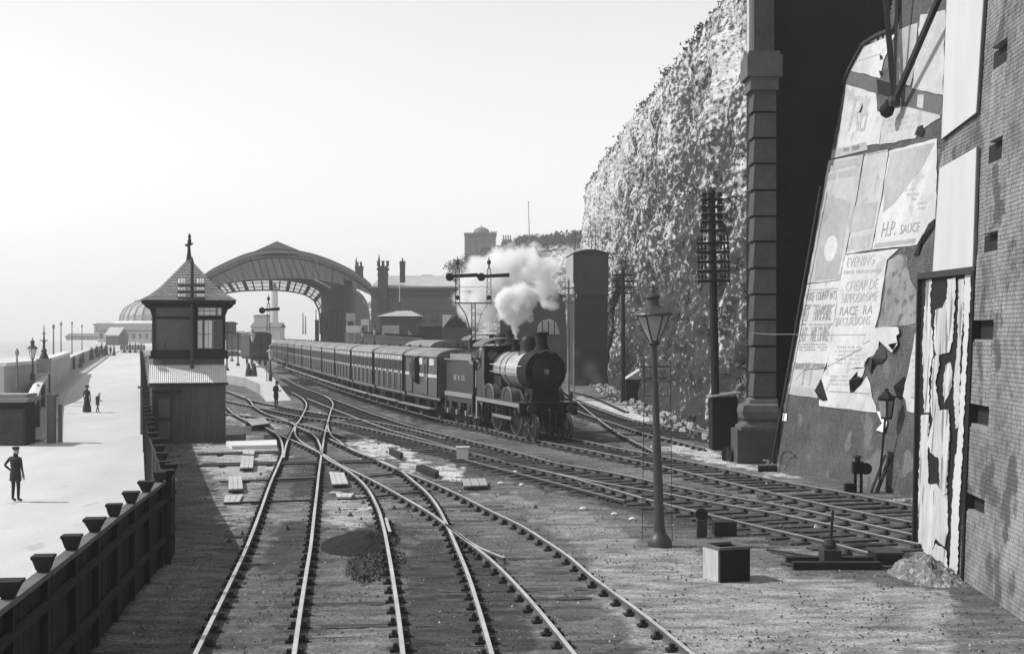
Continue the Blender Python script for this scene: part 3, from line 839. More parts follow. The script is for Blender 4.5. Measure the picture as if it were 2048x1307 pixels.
mb = MB(); mb.lathe([(50 * s, 69 * s), (50 * s, 73 * s), (30 * s, 77 * s), (2, 78 * s), (.2, 84 * s)], n=20); mb.build('lantern', M_fard, t)
def far_house(lab, px0, px1, ybase, yeave, yridge, Y, m=M_far, rm=M_fard, name='pier_building', cat='building', windows=0, grp='low buildings along the pier'):
    c = at((px0 + px1) / 2, ybase, Y); s = Y / F; w = (px1 - px0) * s; he = (ybase - yeave) * s; hr = (ybase - yridge) * s
    t = thing(name, lab, cat, tuple(c), 0, grp)
    mb = MB(); mb.box((0, 4, he / 2), (w, 8, he)); mb.build('wall', m, t)
    mb = MB(); mb.prism([(-w / 2 - .3, -.4, he), (w / 2 + .3, -.4, he), (w / 2 + .3, 4, max(hr, he + .1)), (-w / 2 - .3, 4, max(hr, he + .1))], (0, 0, .25))
    mb.prism([(-w / 2 - .3, 8.4, he), (w / 2 + .3, 8.4, he), (w / 2 + .3, 4, max(hr, he + .1)), (-w / 2 - .3, 4, max(hr, he + .1))], (0, 0, .25)); mb.build('roof', rm, t)
    for k in range(windows):
        x = -w / 2 + w * (k + .5) / windows
        f = MB(); f.box((x, -.03, he * .55), (w / windows * .45, .1, he * .45)); fo = f.build('window', M_fard, t)
    return t
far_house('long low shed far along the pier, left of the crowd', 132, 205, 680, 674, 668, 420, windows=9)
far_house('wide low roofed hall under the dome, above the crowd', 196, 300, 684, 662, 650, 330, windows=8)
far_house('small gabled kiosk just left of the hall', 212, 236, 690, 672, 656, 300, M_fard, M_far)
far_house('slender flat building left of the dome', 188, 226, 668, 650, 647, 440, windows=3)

# ------------------------------------------------------------------ signal box
sb = G(378, 885); rz = R(13)
t = thing('signal_box', 'wooden signal box with a tiled pyramid roof and a corrugated iron lean-to', 'signal box', tuple(sb), rz)
k = 1 / 46.6          # metres per photo pixel here (distance about 60 m)
# lean-to in front
W = 3.0
def corrugated(mb, x0, x1, f, n, amp=.02):
    """f(x, u) -> point for u 0..1, waves along x"""
    N = n * 6; vs = []
    for i in range(N + 1):
        x = x0 + (x1 - x0) * i / N; w = amp * math.sin(2 * math.pi * i / 6)
        vs += [f(x, 0, w), f(x, 1, w)]
    mb.add(vs, [(2 * i, 2 * i + 2, 2 * i + 3, 2 * i + 1) for i in range(N)])
zt = 2.55
mb = MB(); corrugated(mb, -W / 2, W / 2, lambda x, u, w: (x, -.0 + w, u * zt), 34); mb.build('corrugated_wall', M_cordark, t, fix=False)
mb = MB(); corrugated(mb, -W / 2 - .12, W / 2 + .05, lambda x, u, w: (x, -.15 + u * 1.15, zt - .05 + u * .72 + w), 38, .018); mb.build('corrugated_roof', M_roofcor, t, fix=False)
mb = MB(); mb.box((0, .58, 1.27), (W - .04, 1.08, 2.54)); mb.build('lean_to_frame', M_cordark, t)
mb = MB(); mb.box((0, -.17, zt - .1), (W + .2, .04, .1)); mb.build('gutter', M_dark, t)
d = MB(); d.box((-W / 2 + .5, -.06, 1.05), (.72, .08, 2.0)); do = d.build('door', mat('door_paint', .05, .6, .2, 3, .1), t)
for zc, hh in ((.55, .7), (1.45, .75)):
    m_ = MB(); m_.box((-W / 2 + .5, -.11, zc), (.46, .03, hh)); m_.build('door_panel', M_cordark, do)
m_ = MB(); m_.cyl((-W / 2 + .78, -.1, 1.0), (-W / 2 + .78, -.17, 1.0), .03, .03, 8); m_.build('handle', M_iron, do)
d = MB(); d.box((-W / 2 + .62, -.14, 2.18), (1.2, .3, .08)); d.build('door_hood', M_dark, t)
# tall cabin behind
yb = 1.15; CW = 3.0; zc0 = 3.75; zc1 = 5.85; CD = 3.4
mb = MB(); mb.box((0, yb + CD / 2, zc0 / 2 - .1), (CW - .05, CD, zc0 + .2)); mb.build('lower_storey', M_midwood, t)
mb = MB(); mb.box((0, yb + CD / 2 + .02, zc0 - .22), (CW + .3, CD + .3, .1)); mb.box((0, yb + CD / 2 + .02, zc0 - .05), (CW + .2, CD + .24, .24)); mb.build('balcony', M_dark, t)
xs = -CW / 2 + 1.75     # boarded part left, windows right
mb = MB(); mb.box((-CW / 2 + .87, yb + .03, (zc0 + zc1) / 2), (1.74, .06, zc1 - zc0)); mb.build('boarded_wall', M_dark, t)
# diagonal boards
random.seed(5)
mb = MB()
for zz0, zz1 in ((zc0 + .1, zc0 + 1.42), (zc0 + 1.5, zc1 - .12)):
    x0, x1 = -CW / 2 + .12, xs - .1; hgt = zz1 - zz0; wd = x1 - x0; c = -hgt
    while c < wd:
        # board along 45 degrees falling to the right
        a0 = max(0, c); b0 = min(wd, c + hgt)
        if b0 - a0 > .05:
            mb.bar((x0 + a0, yb - .012, zz1 - (a0 - c)), (x0 + b0, yb - .012, zz1 - (b0 - c)), .03, .055, up=(1, 0, 1))
        c += .11
setp(mb.build('diagonal_boarding', mat('signal_box_paint', .17, .7, .25, 5, .1), t), kind='stuff')
for x in (-CW / 2 + .05, xs - .02, CW / 2 - .05):
    m_ = MB(); m_.box((x, yb - .03, (zc0 + zc1) / 2), (.13, .16, zc1 - zc0)); m_.build('corner_post', M_dark, t)
for z in (zc0 + .06, zc0 + 1.46, zc1 - .05):
    m_ = MB(); m_.box((0, yb - .02, z), (CW - .1, .12, .09)); m_.build('rail', M_dark, t)
for x in (-CW / 2 - 0, CW / 2):     # side walls
    m_ = MB(); m_.box((x - .03 * (1 if x > 0 else -1), yb + CD / 2 + .05, (zc0 + zc1) / 2), (.06, CD - .1, zc1 - zc0 - .02)); m_.build('side_wall', M_midwood, t)
m_ = MB(); m_.box((0, yb + CD - .05, (zc0 + zc1) / 2), (CW - .1, .06, zc1 - zc0 - .02)); m_.build('back_wall', M_midwood, t)
# windows
def window(par, x0, x1, z0, z1, y, nx, nz, fm, gm, fw=.05, gb=.02):
    f = MB()
    for a, b in (((x0, z0), (x1, z0)), ((x0, z1), (x1, z1)), ((x0, z0), (x0, z1)), ((x1, z0), (x1, z1))):
        f.bar((a[0], y, a[1]), (b[0], y, b[1]), fw, fw, up=(0, 1, 0))
    for i in range(1, nx): x = x0 + (x1 - x0) * i / nx; f.bar((x, y, z0), (x, y, z1), gb, gb, up=(0, 1, 0))
    for i in range(1, nz): z = z0 + (z1 - z0) * i / nz; f.bar((x0, y, z), (x1, y, z), gb, gb, up=(0, 1, 0))
    fo = f.build('window', fm, par)
    g = MB(); g.box(((x0 + x1) / 2, y + .03, (z0 + z1) / 2), (x1 - x0, .012, z1 - z0)); g.build('pane', gm, fo)
window(t, xs + .12, CW / 2 - .38, zc0 + 1.56, zc1 - .14, yb + .0, 3, 2, M_grey, M_glassw, .04, .025)
window(t, CW / 2 - .33, CW / 2 - .15, zc0 + 1.56, zc1 - .14, yb + .0, 1, 1, M_grey, M_glassw, .04)
window(t, xs + .10, xs + .32, zc0 + .16, zc0 + 1.38, yb + .0, 1, 2, M_grey, M_glassw, .04)
window(t, xs + .38, xs + .72, zc0 + .16, zc0 + 1.38, yb + .0, 2, 2, M_grey, M_glassw, .04)
window(t, xs + .76, CW / 2 - .14, zc0 + .16, zc0 + 1.38, yb + .0, 2, 2, M_grey, M_glass, .04)
m_ = MB(); m_.box((xs + .62, yb + .5, zc0 + .75), (.3, .02, 1.1)); m_.box((xs + .98, yb + .45, zc0 + .5), (.06, .02, .7)); m_.build('curtain', M_paleclo, t)
# eaves, brackets, roof
ez = zc1; ov = .44
mb = MB(); mb.box((0, yb + CD / 2, ez + .03), (CW + 2 * ov, CD + 2 * ov, .14)); mb.box((0, yb + CD / 2, ez - .12), (CW + .3, CD + .3, .16)); mb.build('eaves', M_dark, t)
for x in (-CW / 2, CW / 2):
    for i in range(5):
        y = yb + .1 + (CD - .2) * i / 4; sx = 1 if x > 0 else -1
        m_ = MB(); m_.prism([(x, y - .03, ez - .05), (x + sx * .38, y - .03, ez - .05), (x + sx * .3, y - .03, ez - .18), (x + sx * .12, y - .03, ez - .28), (x, y - .03, ez - .6)], (0, .06, 0)); m_.build('bracket', M_dark, t)
hw, hd = CW / 2 + ov + .02, CD / 2 + ov + .02
prof = [(1.0, 0), (.82, .20), (.62, .52), (.40, .98), (.20, 1.42), (.06, 1.72), (.03, 1.86)]
def rp(u, v, sgn):     # u in -1..1 along the eave, v height index fraction
    i = min(int(v * (len(prof) - 1)), len(prof) - 2); f = v * (len(prof) - 1) - i
    r = prof[i][0] * (1 - f) + prof[i + 1][0] * f; z = prof[i][1] * (1 - f) + prof[i + 1][1] * f
    return r, z
mb = MB()
vs = []
for r, z in prof:
    vs += [(-hw * r, yb + CD / 2 - hd * r, ez + .1 + z), (hw * r, yb + CD / 2 - hd * r, ez + .1 + z), (hw * r, yb + CD / 2 + hd * r, ez + .1 + z), (-hw * r, yb + CD / 2 + hd * r, ez + .1 + z)]
fs = []
for j in range(len(prof) - 1):
    for i in range(4): fs.append((j * 4 + i, j * 4 + (i + 1) % 4, (j + 1) * 4 + (i + 1) % 4, (j + 1) * 4 + i))
mb.add(vs, fs); roof = mb.build('roof', mat('roof_felt', .05, .9, .3, 3, .1), t)
tl = MB(); random.seed(8)
rows = 22
for face in range(4):
    for j in range(rows):
        r0, z0 = rp(0, j / rows, 0); r1, z1 = rp(0, (j + 1.25) / rows if j < rows - 1 else 1, 0)
        half = hw if face % 2 == 0 else hd; dep = hd if face % 2 == 0 else hw
        n = max(1, int(2 * half * r0 / .17))
        for i in range(n):
            u0 = -1 + 2 * (i + .04) / n; u1 = -1 + 2 * (i + .96) / n
            l = .03 + .012 * random.random()
            def pt(u, r, z, lift):
                a, b = u * half * r, -(dep * r + lift * .5)
                q = {0: (a, b), 1: (-b, a), 2: (-a, -b), 3: (b, -a)}[face]
                return (q[0], yb + CD / 2 + q[1], ez + .1 + z + lift)
            A = [pt(u0, r0, z0, l), pt(u1, r0, z0, l), pt(u1, r1, z1, .008), pt(u0, r1, z1, .008)]
            B = [pt(u0, r0, z0, 0), pt(u1, r0, z0, 0)]
            tl.add(A + B, [(0, 1, 2, 3), (4, 5, 1, 0)])
setp(tl.build('roof_tiles', M_tile, t, fix=False), kind='stuff')
fz = ez + .1 + 1.80
mb = MB(); mb.lathe([(.14, fz - .1), (.11, fz + .1), (.07, fz + .4), (.06, fz + .62), (.11, fz + .68), (.07, fz + .74)], c=(0, yb + CD / 2, 0), n=8)
for a, dz, ln in ((0, .68, .2), (180, .62, .2), (70, .8, .12), (250, .78, .14)):
    mb.lathe([(.035, 0), (.05, ln * .6), (.02, ln)], c=(0, yb + CD / 2, fz + dz - .03), n=6, M=Matrix.Rotation(R(a), 3, 'Z') @ Matrix.Rotation(R(65), 3, 'Y'))
mb.lathe([(.06, fz + .72), (.09, fz + .85), (.05, fz + .95), (.08, fz + 1.02), (.02, fz + 1.16)], c=(.02, yb + CD / 2, 0), n=7); mb.build('finial', M_iron, t)
mb = MB(); mb.box((-CW / 2 - .18, yb - .25, zc0 - .02), (.22, .2, .2)); mb.build('white_lamp_box', M_white, t)
for x in (-1.0,):
    m_ = MB(); m_.cyl((x, .95, 3.1), (x, .95, 4.2), .02, .02, 6); m_.build('stove_pipe', M_iron, t)
# dark lower side at the right of the lean-to
# ------------------------------------------------------------------ telegraph poles
def telegraph(label, base, h, r0, r1, arms, cat='telegraph pole', armw=1.6, ins=3, insm=None, rz=0, lean=(0, 0), mw=M_tarwood, cap=True, double=None, group='telegraph poles'):
    t = thing('telegraph_pole', label, cat, tuple(base), rz, group)
    t.rotation_euler = (R(lean[1]), R(lean[0]), rz)
    mb = MB(); mb.cyl((0, 0, -.2), (0, 0, h), r0, r1, 12); mb.build('pole', mw, t)
    if cap:
        mb = MB(); mb.lathe([(r1 * 1.25, h), (r1 * 1.1, h + .1), (.02, h + .3)], n=8); mb.build('pole_cap', mw, t)
    for (z, w, n_ins) in arms:
        a = MB(); a.box((0, -r1 - .05, z), (w, .09, .11)); ao = a.build('cross_arm', mw, t)
        for i in range(n_ins):
            for s in (-1, 1):
                x = s * (w / 2 - .07 - i * (w / 2 - .25) / max(n_ins, 1))
                m_ = MB(); m_.cyl((x, -r1 - .05, z + .05), (x, -r1 - .05, z + .12), .012, .012, 5); m_.lathe([(.05, z + .11), (.055, z + .18), (.035, z + .2), (.045, z + .26), (.02, z + .3)], c=(x, -r1 - .05, 0), n=7)
                m_.build('insulator', insm or M_iron, ao)
    return t
# tall pole before the cliff
b = G(1433, 897); s = b.y / F
telegraph('tallest telegraph pole with many dark cross arms, in front of the chalk cliff', b, (897 - 388) * s, .17, .15,
          [((897 - y) * s, w * s, 3) for y, w in ((400, 44), (415, 44), (430, 44), (445, 44), (462, 52), (487, 66), (505, 66), (524, 66), (543, 66), (562, 66))], lean=(-1.2, 0), insm=M_chair)
b = G(1246, 805); s = b.y / F
telegraph('shorter telegraph pole with four arms, left of the gas lamp', b, (805 - 540) * s, .16, .12, [((805 - y) * s, 46 * s, 2) for y in (550, 562, 574, 586)], insm=M_iron)
# pole at the signal box: stands on the ground right against the lean-to roof edge
bx = at(383, 726, 59.9)
YP_ = 59.12; b = Vector((X(384, YP_), YP_, GZ)); s = YP_ / F
telegraph('telegraph pole with white insulators in front of the signal box', b, Z(528, YP_) + .14, .085, .07, [(Z(y, YP_) - GZ, 1.14, 3) for y in (571, 584, 597)] , insm=M_ins, mw=mat('pole_grey', .06, .8, .3, 3, .2), group=None)
b = G(1137, 790); s = b.y / F
telegraph('pale pole with white insulators against the water tower', b, 8.3, .1, .08, [(7.9, .9, 2), (7.4, .9, 2), (6.9, .9, 2)], insm=M_ins, mw=M_grey)
b = G(1148, 785)
telegraph('thin pale pole just right of the other, against the water tower', b, 7.6, .07, .06, [(7.3, .5, 1)], insm=M_ins, mw=M_grey)

# ------------------------------------------------------------------ gas lamp in the yard
b = G(1320, 1092); s = b.y / F
t = thing('gas_lamp', 'tall cast iron gas lamp with a flared lantern standing in the yard', 'gas lamp', tuple(b))
t.rotation_euler = (0, R(-1.7), 0)
hp = (1092 - 686) * s
mb = MB(); mb.lathe([(.26, 0), (.26, .1), (.19, .22), (.13, .3), (.125, .36), (.105, .5), (.1, 1.4), (.075, hp * .6), (.062, hp - .1), (.075, hp)], n=16); mb.build('post', mat('lamp_iron', .045, .45, .25, 4, .08, spec=.5), t, smooth=True)
mb = MB(); mb.lathe([(.1, hp - .04), (.13, hp), (.1, hp + .05)], n=12); mb.build('collar', M_iron, t, smooth=True)
mb = MB()
for z, w in ((hp - .5, .62), (hp - .75, .5)): mb.cyl((-w / 2, 0, z), (w / 2, 0, z), .018, .018, 6)
mb.build('ladder_rest', M_iron, t)
gl = MB(); fr = MB(); n = 6; z0 = hp + .04; z1 = z0 + 51 * s; r0, r1 = .1, .37
gl.lathe([(r0, z0), (r1 * .93, z1 - .02)], n=n)
for i in range(n):
    a = 2 * math.pi * i / n; ca, sa = math.cos(a), math.sin(a)
    fr.bar((r0 * ca, r0 * sa, z0), (r1 * .95 * ca, r1 * .95 * sa, z1), .028)
fr.lathe([(.43, z1), (.44, z1 + .03), (.42, z1 + .06), (.25, z1 + .15), (.14, z1 + .22), (.13, z1 + .36), (.17, z1 + .39), (.16, z1 + .44), (.07, z1 + .5), (.06, z1 + .56), (.04, z1 + .6), (.05, z1 + .63), (.02, z1 + .68)], n=24)
go = gl.build('lamp_glass', M_lampglass, t); fr.build('lantern_frame', mat('lamp_iron', .045, .45, .25, 4, .08), t)
m_ = MB(); m_.cyl((0, 0, z0), (0, 0, z0 + .3), .02, .015, 6); m_.lathe([(.03, z0 + .3), (.035, z0 + .38), (.02, z0 + .42)], n=8); m_.build('burner', M_white, t)
# thin iron ladder behind the lamp
b = G(1322, 1088); t = thing('iron_ladder', 'thin see-through iron ladder standing behind the gas lamp', 'ladder', tuple(b + Vector((0, .5, 0))))
hl = 4.0
for x in (-.36, .3):
    m_ = MB(); m_.cyl((x, 0, -.1), (x * .85, 0, hl), .008, .008, 5); m_.build('stile', M_iron, t)
for i in range(12):
    z = .3 + i * .32; m_ = MB(); m_.cyl((-.35, 0, z), (.29, 0, z), .007, .007, 5); m_.build('rung', M_iron, t)

# concrete bin, point lever
b = G(1452, 1157); t = thing('timber_bin', 'square bin with its lit side painted pale and shaded front black, bottom right of the yard', 'bin', tuple(b), R(22))
m_ = MB()
w = .62; hb = .6
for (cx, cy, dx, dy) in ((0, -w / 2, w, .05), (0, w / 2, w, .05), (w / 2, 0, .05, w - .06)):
    m_ = MB(); m_.box((cx, cy, hb / 2), (dx, dy, hb)); m_.build('side_panel', M_black, t)  # shaded sides painted black; the sunlit side gets a pale panel
m_ = MB(); m_.box((-w / 2 + .0, 0, hb / 2), (.05, w - .06, hb)); setp(m_.build('side_panel', M_pale, t), 'side panel painted pale for the sunlight on it')
m_ = MB(); m_.box((0, 0, hb - .12), (w - .1, w - .1, .03)); m_.build('inner_lid', M_dark, t)
for (cx, cy, dx, dy) in ((0, -w / 2, w + .08, .08), (0, w / 2, w + .08, .08), (-w / 2, 0, .08, w - .09), (w / 2, 0, .08, w - .09)):
    m_ = MB(); m_.box((cx, cy, hb + .02), (dx, dy, .05)); m_.build('rim', M_midwood, t)

b = G(1660, 1132); t = thing('point_lever', 'point lever with a long upright handle on a dark timber frame', 'point lever', tuple(b))
m_ = MB()
for y in (-.35, .3): m_ = MB(); m_.box((.05, y, .08), (1.7, .22, .14)); m_.build('timber', M_tarwood, t)
m_ = MB(); m_.box((0, 0, .2), (.34, .5, .3)); m_.build('lever_frame', M_iron, t)
m_ = MB(); m_.bar((0, 0, .3), (.07, .05, 1.1), .05, .03); m_.build('handle', M_iron, t)
m_ = MB(); m_.lathe([(.1, 0), (.13, .1), (.1, .22)], c=(.0, 0, .32), n=8); m_.build('weight', M_iron, t)
m_ = MB(); m_.bar((.0, .3, .1), (-.9, 1.8, .05), .05); m_.build('connecting_rod', M_iron, t)
b = G(1770, 1128); t = thing('point_machine', 'low dark iron box at the right end of the point lever', 'point machine', tuple(b))
m_ = MB(); m_.box((0, 0, .13), (.5, .7, .24)); m_.build('casing', M_dark, t)
m_ = MB(); m_.box((0, 0, .27), (.56, .76, .04)); m_.build('lid', M_iron, t)
b = G(1432, 1105); t = thing('ground_signal', 'small dark ground signal just behind the bin', 'ground signal', tuple(b + Vector((0, 2.2, 0))))
m_ = MB(); m_.box((0, 0, .2), (.22, .2, .4)); m_.build('casing', M_iron, t)
m_ = MB(); m_.cyl((0, -.02, .52), (0, .04, .52), .14, .14, 14); m_.build('disc', M_dark, t)
m_ = MB(); m_.box((.55, .3, .18), (.5, .4, .3)); m_.build('counterweight', M_dark, t)

# ------------------------------------------------------------------ the train
NEAR = smoothpath([G(a, b, 0) for a, b in [(1141, 891.7), (1040, 872.5), (973, 856), (855, 831), (700, 786), (549, 731), (528, 722)]], .5)   # from the locomotive back to the tail
# centre line, 0.75 m to the right of the near rail
CEN = []
for i, p in enumerate(NEAR):
    d = (NEAR[min(i + 1, len(NEAR) - 1)] - NEAR[max(i - 1, 0)]).normalized()
    CEN.append(p + Vector((d.y, -d.x, 0)) * .76)
CS = arclen(CEN)
def s_at(px, lat):
    """arc length on the centre line whose point, lat metres to the left (seen from the camera), appears at column px"""
    lo, hi = 0.0, CS[-1] + 20
    def col(s):
        p, d = point_at(CEN, CS, s); q = p - Vector((d.y, -d.x, 0)) * lat
        return CX + F * q.x / q.y
    for _ in range(50):
        m = (lo + hi) / 2
        if col(m) > px: lo = m
        else: hi = m
    return lo
def place(s):
    p, d = point_at(CEN, CS, s)
    f = -d                       # forward: towards the camera
    return p, math.atan2(f.y, f.x)
# local frame: +X forward, near side is -Y
M_eng = mat('engine_green', .045, .38, .15, 2, .03, spec=.5)
M_boil = mat('boiler_sheen_paint', .45, .24, .12, 2, .02, spec=.9)  # sun's sheen on the boiler put into a pale base colour
M_line = mat('engine_lining', .26, .45, .1, 3, .02)
S0 = s_at(1046, 1.3)
ENG_P, ENG_R = place(S0 + 6)
def eng_len(px, lat): return s_at(px, lat) - S0
L_ch, L_do, L_sv = eng_len(1086, 0), eng_len(1056, 0), eng_len(1030, 0)
L_cf, L_cr = eng_len(968, 1.2), eng_len(953, 1.2)
L_tf, L_tr = eng_len(944, 1.2), eng_len(890, 1.2)
print('engine lengths', L_ch, L_do, L_sv, L_cf, L_cr, L_tf, L_tr, 'S0', S0)
def wheel(r, spokes, tyre_m, hub_m, w=.13, name='wheel', par=None, x=0, y=0, guard=None):
    m = MB(); m.lathe([(r * .90, -w / 2), (r * .985, -w / 2), (r, w / 2 * .7), (r * 1.03, w / 2), (r * .9, w / 2)], c=(x, y, r), n=28, axis='y')
    # open ring: drop caps
    del m.f[-2:]; del m.mi[-2:]
    n = 28; k = 5
    m.f += [((k - 1) * n + i, (k - 1) * n + (i + 1) % n, (i + 1) % n, i) for i in range(n)]; m.mi += [0] * n
    for i in range(spokes):
        a = 2 * math.pi * i / spokes
        m.bar((x, y, r), (x + r * .92 * math.cos(a), y, r + r * .92 * math.sin(a)), .045, .05, up=(0, 1, 0))
    m.lathe([(r * .16, -w * .7), (r * .2, -w * .3), (r * .2, w * .5)], c=(x, y, r), n=14, axis='y')
    return m.build(name, tyre_m, par)
M_wheel = mat('wheel_iron', .05, .5, .3, 4, .05, spec=.5)
def make_engine(label, p, rz):
    t = thing('steam_locomotive', label, 'locomotive', tuple(p), rz, 'tender locomotives')
    ox = 6.0                                 # local x of the buffer beam
    def x(l): return ox - l
    bz = 2.80; br = .80
    # running plate and valance
    m = MB(); m.box(((x(0.1) + x(L_cr)) / 2, 0, 1.50), (L_cr - .1, 2.5, .05)); m.build('running_plate', M_eng, t)
    for s in (-1, 1):
        m = MB(); m.box(((x(.2) + x(L_cr)) / 2, s * 1.235, 1.40), (L_cr - .2, .03, .17)); m.build('valance', M_line, t)
        # curved drop at the front and at the cab
        m = MB(); m.prism([(x(.02), s * 1.235, 1.3), (x(.02), s * 1.235, 1.5), (x(.75), s * 1.235, 1.48), (x(.6), s * 1.235, 1.32), (x(.35), s * 1.235, 1.15), (x(.02), s * 1.235, 1.08)], (0, .02, 0)); m.build('front_bracket', M_eng, t)
        m = MB(); m.box((x(L_cr - .12), s * 1.235, .95), (.22, .03, .95)); m.box((x(L_cr - .12), s * 1.2, .5), (.5, .2, .04)); m.build('cab_step', M_line, t)
    m = MB(); m.box((x(.03), 0, 1.26), (.09, 2.5, .52)); m.build('buffer_beam', M_black, t)
    for s in (-1, 1):
        m = MB(); m.lathe([(.13, 0), (.11, .28), (.07, .3), (.07, .46), (.21, .48), (.21, .52), (.12, .54)], c=(x(-.02), s * .87, 1.28), n=16, axis='x'); m.build('buffer', M_iron, t)
        m = MB(); m.cyl((x(-.05), s * .95, 1.48), (x(-.05), s * .95, 1.7), .04, .04, 8); m.lathe([(.09, 1.66), (.1, 1.86), (.05, 1.95)], c=(x(-.05), s * .95, 0), n=8); m.build('head_lamp', M_iron, t)
        m = MB(); m.box((x(1.6), s * .62, 1.15), (3.4, .04, .7)); m.build('frame', M_black, t)
        m = MB(); m.bar((x(-.02), s * .3, 1.2), (x(-.1), s * .3, .5), .06); m.build('brake_hose', M_iron, t)
    m = MB(); m.cyl((x(-.02), 0, 1.24), (x(-.2), 0, 1.2), .05, .04, 8); m.bar((x(-.2), 0, 1.22), (x(-.22), 0, .75), .05); m.build('coupling', M_iron, t)
    # smokebox
    m = MB(); m.lathe([(.90, -1.35), (.90, -.02), (.88, .0), (.5, .015)], c=(x(.42), 0, bz), n=40, axis='x'); m.build('smokebox', M_black, t, smooth=True)
    m = MB(); m.lathe([(.60, 0), (.60, .03), (.45, .09), (.12, .14)], c=(x(.42), 0, bz + .02), n=32, axis='x'); d_ = m.build('smokebox_door', M_dark, t, smooth=True)
    m = MB(); m.lathe([(.11, .13), (.11, .17), (.04, .18)], c=(x(.42), 0, bz + .02), n=16, axis='x'); m.bar((x(.22), 0, bz + .02), (x(.22), .02, bz - .16), .03); m.bar((x(.21), 0, bz + .02), (x(.21), -.13, bz + .1), .03); m.build('handle', M_grey, d_)
    for z in (-.24, .26):
        m = MB(); m.bar((x(.36), .1, bz + z), (x(.36), .62, bz + z), .02, .06); m.build('hinge', M_iron, d_)
    m = MB(); m.prism([(x(.45), -.62, 1.52), (x(.45), .62, 1.52), (x(.45), .56, 2.2), (x(.45), -.56, 2.2)], (-1.2, 0, 0)); m.build('smokebox_saddle', M_black, t)
    m = MB(); m.bar((x(.5), -.66, bz + .62), (x(.36), 0, bz + .92), .03); m.bar((x(.36), 0, bz + .92), (x(.5), .66, bz + .62), .03); m.build('front_handrail', M_grey, t)
    # boiler barrel and firebox
    m = MB(); m.lathe([(br, 0), (br, -(L_cf - 1.75))], c=(x(1.75), 0, bz), n=40, axis='x'); m.build('boiler', M_boil, t, smooth=True)
    for l in (1.80, (1.8 + L_cf) * .5, L_cf - 1.3):
        m = MB(); m.lathe([(br + .015, -.05), (br + .015, .05)], c=(x(l), 0, bz), n=40, axis='x'); m.build('boiler_band', M_dark if l > 3 else M_line, t, smooth=True)
    m = MB(); m.prism([(x(L_cf - 1.3), -.7, 1.6), (x(L_cf - 1.3), .7, 1.6), (x(L_cf - 1.3), .79, bz), (x(L_cf - 1.3), -.79, bz)], (-1.28, 0, 0)); m.build('firebox', M_eng, t)
    for s in (-1, 1):
        m = MB(); m.cyl((x(1.0), s * .93, bz + .22), (x(L_cf), s * .93, bz + .22), .018, .018, 6)
        for l in (1.1, 2.5, 4.0, L_cf - .3): m.cyl((x(l), s * .8, bz + .22), (x(l), s * .93, bz + .22), .02, .02, 6)
        m.build('handrail', M_white, t)
        m = MB(); m.bar((x(2.2), s * .88, bz - .15), (x(L_cf), s * .92, bz - .1), .05, .05); m.build('reversing_rod', M_grey, t)
        # sandbox and injector clutter beside the boiler
        m = MB(); m.box((x(3.0), s * .98, 1.75), (.7, .35, .45)); m.cyl((x(2.6), s * .9, 1.6), (x(3.3), s * .8, 2.3), .05, .05, 6); m.cyl((x(3.6), s * .95, 2.0), (x(2.4), s * .95, 1.9), .06, .06, 8); m.build('sandbox', M_iron, t)
    # chimney, dome, safety valve
    m = MB(); m.lathe([(.42, bz + .80), (.33, bz + .92), (.25, bz + 1.08), (.235, bz + 1.4), (.225, bz + 1.52), (.30, bz + 1.55), (.31, bz + 1.63), (.24, bz + 1.68)], c=(x(L_ch), 0, 0), n=24); m.build('chimney', M_black, t, smooth=30)
    m = MB(); m.lathe([(.48, bz + .68), (.38, bz + .84), (.34, bz + 1.0), (.335, bz + 1.25), (.30, bz + 1.40), (.2, bz + 1.50), (.05, bz + 1.54)], c=(x(L_do), 0, 0), n=28); m.build('dome', M_dark, t, smooth=True)
    m = MB(); m.lathe([(.26, bz + .72), (.19, bz + .85), (.15, bz + 1.0), (.15, bz + 1.25), (.18, bz + 1.32), (.15, bz + 1.35)], c=(x(L_sv), 0, 0), n=18); m.build('safety_valve', M_black, t, smooth=30)
    # splashers with curved tops
    def splash(l0, l1, top):
        for s in (-1, 1):
            P = []; n = 12; cx_ = (l0 + l1) / 2; rx_ = (l1 - l0) / 2
            for i in range(n + 1):
                a = math.pi * i / n; P.append((x(cx_ - rx_ * math.cos(a)), s * 1.16, 1.525 + (top - 1.525) * math.sin(a)))
            m = MB(); m.prism(P, (0, -s * .32, 0)); o = m.build('splasher', M_eng, t)
            m = MB(); m.sweep([Vector(p_) + Vector((0, s * .02, 0)) for p_ in P], [(-.015, -.02), (.015, -.02), (.015, .02), (-.015, .02)], up=(0, 1, 0)); m.build('splasher_beading', M_line, o)
    l_d1, l_d2 = eng_len(1034, .75), eng_len(996, .75)
    splash(l_d1 - .72, l_d1 + .72, 2.1); splash(l_d2 - .85, min(l_d2 + .85, L_cf + .3), 2.15)
    # cab
    for s in (-1, 1):
        P = [(x(L_cr), s * 1.2, 1.53), (x(L_cf - .25), s * 1.2, 1.53), (x(L_cf - .1), s * 1.2, 2.0), (x(L_cf + .05), s * 1.2, 2.35), (x(L_cf), s * 1.2, 2.9), (x(L_cf), s * 1.2, 3.84), (x(L_cf + .45), s * 1.2, 3.84), (x(L_cf + .50), s * 1.2, 3.0), (x(L_cf + .75), s * 1.2, 2.72), (x(L_cr), s * 1.2, 2.68)]
        m = MB(); m.prism(P, (0, -s * .03, 0)); m.build('cab_side', M_eng, t)
        m = MB(); m.sweep([Vector(p_) + Vector((0, s * .012, 0)) for p_ in P[1:6]], [(-.012, -.02), (.012, -.02), (.012, .02), (-.012, .02)], up=(0, 1, 0)); m.build('cab_beading', M_line, t)
